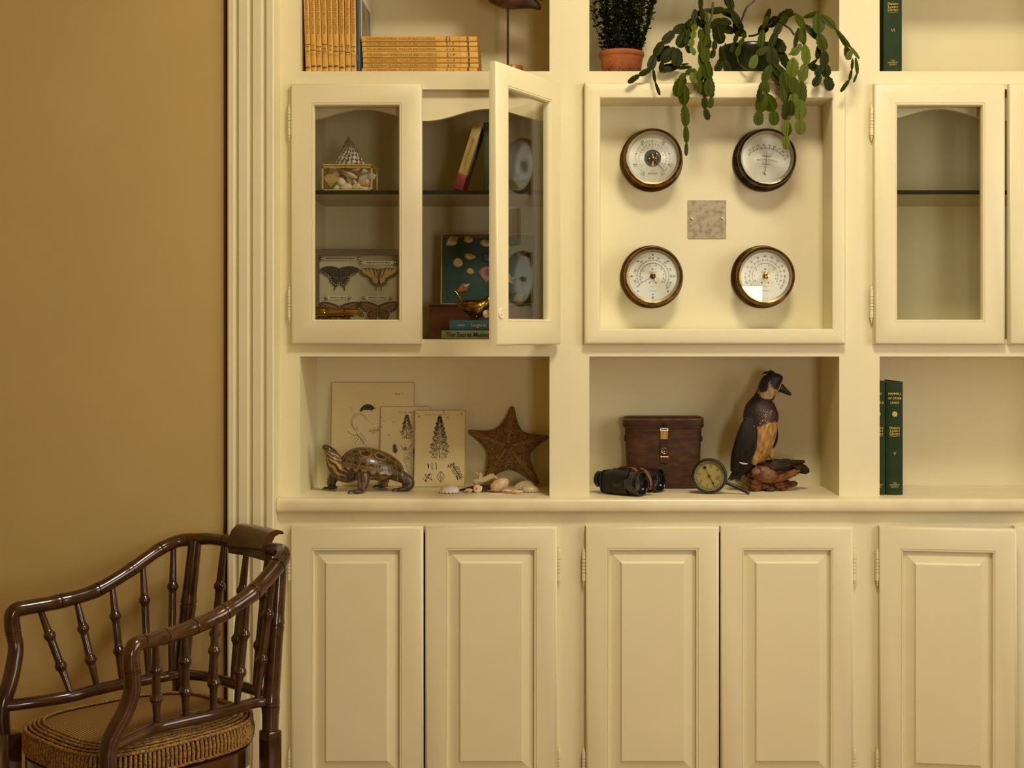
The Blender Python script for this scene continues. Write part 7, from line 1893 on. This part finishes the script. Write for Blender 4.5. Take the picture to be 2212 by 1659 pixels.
bamboo([C(*q) for q in spline([(.431, -.261, .612), (.428, -.256, .575), (.448, -.242, .51), (.47, -.236, .455), (.468, -.236, .40)], 6)], [.0170, .0180, .0185, .0170], (), 16, 'arm_support')
bamboo([C(*q) for q in spline([(-.018, -.10, .795), (-.024, -.05, .796), (-.026, 0, .796), (-.024, .05, .796), (-.018, .10, .795)], 6)], [.0150, .0150], (.08, .92), 18, 'back_rail', 1.05)
# crest roll: curved slab rising from the rail and rolling backward
cp = [(.012, .792), (.0155, .806), (.0135, .822), (.004, .838), (-.010, .8475), (-.027, .850), (-.042, .846), (-.047, .842), (-.045, .839), (-.034, .8400), (-.022, .837), (-.014, .826), (-.0125, .812), (-.014, .800), (-.013, .790)]
R_ = []
for i in range(13):
    w_ = -.050 + .155 * i / 12; bow = -.020 + .010 * (w_ / .1) ** 2
    R_.append([C(u_ + bow, w_, (z_ - .85) * 1.18 + .839) for u_, z_ in cp])
MB().rings(R_).build('crest', MAH, CH, 50)
# back posts / rear legs, near and far, splaying outward down to the floor
for s_ in (1, -1):
    top = C(.006, .178 * s_, .790); seat = C(.040, .188 * s_ , zr); foot = C(-.010, .205 * s_, .0)
    bamboo([top, top.lerp(seat, .5), seat, C(.042, .189 * s_, .40)], [.0160, .0175, .0185, .0195, .0190], (.40, .86), 18, 'back_post', 1.10)
    MB().box(-.0185, .0185, -.0205, .0205, 0, .095, Matrix.Translation(C(.042, .189 * s_, .305)) @ R(math.atan2(fv.y, fv.x), 'Z'), bev=.005).build('leg_block', MAH, CH, 40)
    bamboo([C(.042, .189 * s_, .31), C(.018, .197 * s_, .16), foot], [.018, .0175, .0155], (.5,), 16, 'leg', 1.12)
    fl = C(.455, .225 * s_, .31)
    MB().box(-.0185, .0185, -.0205, .0205, 0, .095, Matrix.Translation(C(.455, .225 * s_, .305)) @ R(math.atan2(fv.y, fv.x), 'Z'), bev=.005).build('leg_block', MAH, CH, 40)
    bamboo([fl, C(.458, .228 * s_, .16), C(.46, .23 * s_, 0)], [.018, .0175, .0155], (.5,), 16, 'leg', 1.12)
# lower rail round the seat
ringn = [(.045, .195, zr), (.075, .186, zr + .002), (.13, .186, zr + .002), (.195, .192, zr + .002), (.262, .187, zr + .002), (.325, .166, zr + .002), (.378, .158, zr + .001), (.45, .215, zr - .002)]
ringn = [(.045, .190, zr), (.072, .180, zr + .003), (.130, .186, zr + .003), (.196, .193, zr + .003), (.262, .190, zr + .003), (.330, .186, zr + .001), (.40, .205, zr - .002), (.462, .232, zr - .004)]
bamboo([C(*q) for q in spline(ringn, 6)], [.0120, .0135, .0140, .0140, .0140], (), 18, 'seat_rail')
bamboo([C(q[0], -q[1], q[2]) for q in spline(ringn, 6)], [.0120, .0135, .0140, .0140, .0140], (), 16, 'seat_rail')
bamboo([C(*q) for q in spline([(.042, -.185, zr), (.012, -.12, zr), (.006, -.04, zr), (.006, .04, zr), (.012, .12, zr), (.042, .185, zr)], 6)], [.0125, .0130, .0125], (), 16, 'back_seat_rail')
# spindles
def rail_at(lst, f):
    pp = spline(lst, 6); i = f * (len(pp) - 1); a = int(i); b_ = min(a + 1, len(pp) - 1); q = [x + (y - x) * (i - a) for x, y in zip(pp[a], pp[b_])]
    return q
for u_t, u_b, wb in ((.045, .072, .180), (.125, .130, .186), (.207, .196, .193), (.292, .262, .190), (.372, .330, .186)):
    for s_, lst in ((1, near), (-1, far)):
        pp = spline(lst, 10); q = min((p for p in pp if abs(p[1]) > .17), key=lambda p: abs(p[0] - u_t))
        turned(C(q[0], q[1], q[2] - .008), C(u_b, s_ * wb, zr + .008), .0092)
for wt, wb in ((-.092, -.105), (0.0, -.012), (.092, .080)):
    turned(C(-.020 - .004 * (1 - abs(wt) * 10), wt, .786), C(.008, wb, zr + .004), .0095)
# seat frame (apron) and cushion
def seat_outline(grow=0.0, n=64):
    out = []
    for i in range(n):
        a = 2 * PI * i / n; c_, s_ = math.cos(a), math.sin(a)
        u_ = .255 - (.225 + grow) * math.copysign(abs(c_) ** .62, c_); w_ = (.205 + .018 * (-c_) + grow) * math.copysign(abs(s_) ** .62, s_)
        out.append((u_, w_))
    return out
ap = [[C(u_, w_, z_) for u_, w_ in seat_outline(g_)] for g_, z_ in ((-.004, .318), (.0, .322), (.0, .364), (-.004, .368))]
MB().rings(ap).build('seat_frame', MAH, CH, 45)
# woven cushion: top weave, ribbed boxing, two corded pipings
def cushmat(name, c, c2, scale, kind):
    m, nt, b = base(name, .78)
    tc = nt.nodes.new('ShaderNodeTexCoord'); mp = nt.nodes.new('ShaderNodeMapping'); mp.inputs['Rotation'].default_value = (0, 0, math.atan2(fv.y, fv.x))
    nt.links.new(tc.outputs['Object'], mp.inputs['Vector'])
    w1 = nt.nodes.new('ShaderNodeTexWave'); w1.inputs['Scale'].default_value = scale; w1.inputs['Distortion'].default_value = .5; w1.bands_direction = 'X'
    w2 = nt.nodes.new('ShaderNodeTexWave'); w2.inputs['Scale'].default_value = scale * 1.3; w2.inputs['Distortion'].default_value = .5; w2.bands_direction = 'Y'
    nt.links.new(mp.outputs[0], w1.inputs['Vector']); nt.links.new(mp.outputs[0], w2.inputs['Vector'])
    mu = nt.nodes.new('ShaderNodeMath'); mu.operation = 'MULTIPLY'; nt.links.new(w1.outputs[1], mu.inputs[0]); nt.links.new(w2.outputs[1], mu.inputs[1])
    cr = nt.nodes.new('ShaderNodeValToRGB'); cr.color_ramp.elements[0].color = (*c2, 1); cr.color_ramp.elements[1].color = (*c, 1); cr.color_ramp.elements[1].position = .6
    nt.links.new(mu.outputs[0], cr.inputs[0]); nt.links.new(cr.outputs[0], b.inputs['Base Color'])
    bp = nt.nodes.new('ShaderNodeBump'); bp.inputs['Strength'].default_value = .6; bp.inputs['Distance'].default_value = .0015
    nt.links.new(mu.outputs[0], bp.inputs['Height']); nt.links.new(bp.outputs[0], b.inputs['Normal'])
    return m
TOPW = cushmat('woven_seat_top', (.50, .28, .06), (.07, .03, .007), 48, 0)
RIB = M('ribbed_cord', (.42, .22, .036), .75, c2=(.10, .042, .008), vs=260, bump=.8, bs=500, bd=.0012)
RIBD = M('cushion_ground', (.016, .007, .002), .9)
ztop, zbot = .424, .374
def cush(grow, z_): return [C(u_, w_, z_) for u_, w_ in seat_outline(grow, 96)]
top = [cush(-.012, ztop + .004)]
for i in range(1, 10):
    t = i / 10; top.append([C(.255 + (u_ - .255) * (1 - t), w_ * (1 - t), ztop + .004 + .022 * (1 - (1 - t) ** 2.4)) for u_, w_ in seat_outline(-.012, 96)])
cb = MB().rings([cush(-.006, zbot), cush(-.001, zbot + .010), cush(.002, zbot + .025), cush(-.001, ztop - .006), cush(-.008, ztop)]).build('cushion', RIBD, CH, 60)
MB().rings(top).build('cushion_top', TOPW, cb, 60)
# ropes of piping, ribs of the boxing and stripes along the border
def closed_tube(pts, r_, name, mat, n=8, twist=0):
    pp = pts + [pts[0], pts[1]]; return MB().tube(pp, [r_ * (1 + (.22 * math.sin(i * 1.9) if twist else 0)) for i in range(len(pp))], n, caps=False).build(name, mat, cb, 60)
def dense(grow, z_, n=420): return [C(u_, w_, z_) for u_, w_ in seat_outline(grow, n)]
closed_tube(dense(.000, ztop + .001), .0042, 'piping', RIB, 8, 1)
closed_tube(dense(.000, zbot + .003), .0040, 'piping', RIB, 8, 1)
for j, (g_, dz) in enumerate(((-.009, .0052), (-.017, .0098), (-.025, .0125), (-.034, .0150))):
    closed_tube([C(.255 + (u_ - .255) * (1 - .0), w_, ztop + dz) for u_, w_ in seat_outline(g_, 200)], .0030, 'border_cord', RIB, 8, 1)
ol = seat_outline(.0025, 6000)
ribs_ = []
cumd = 0; last = None
for i, (u_, w_) in enumerate(ol):
    if last is not None: cumd += math.hypot(u_ - last[0], w_ - last[1])
    last = (u_, w_)
    if not ribs_ or cumd - ribs_[-1][2] > .0102: ribs_.append((u_, w_, cumd))
for i, (u_, w_, _) in enumerate(ribs_):
    du, dw = (u_ - .255), w_; L_ = math.hypot(du, dw); nu, nw = du / L_ * .0012, dw / L_ * .0012
    MB().tube([C(u_ - nu * 2, w_ - nw * 2, ztop - .003), C(u_ + nu, w_ + nw, (ztop + zbot) / 2 + .004), C(u_, w_, zbot + .006)], [.0036, .0042, .0036], 8).build('rib', RIB, cb, 60)
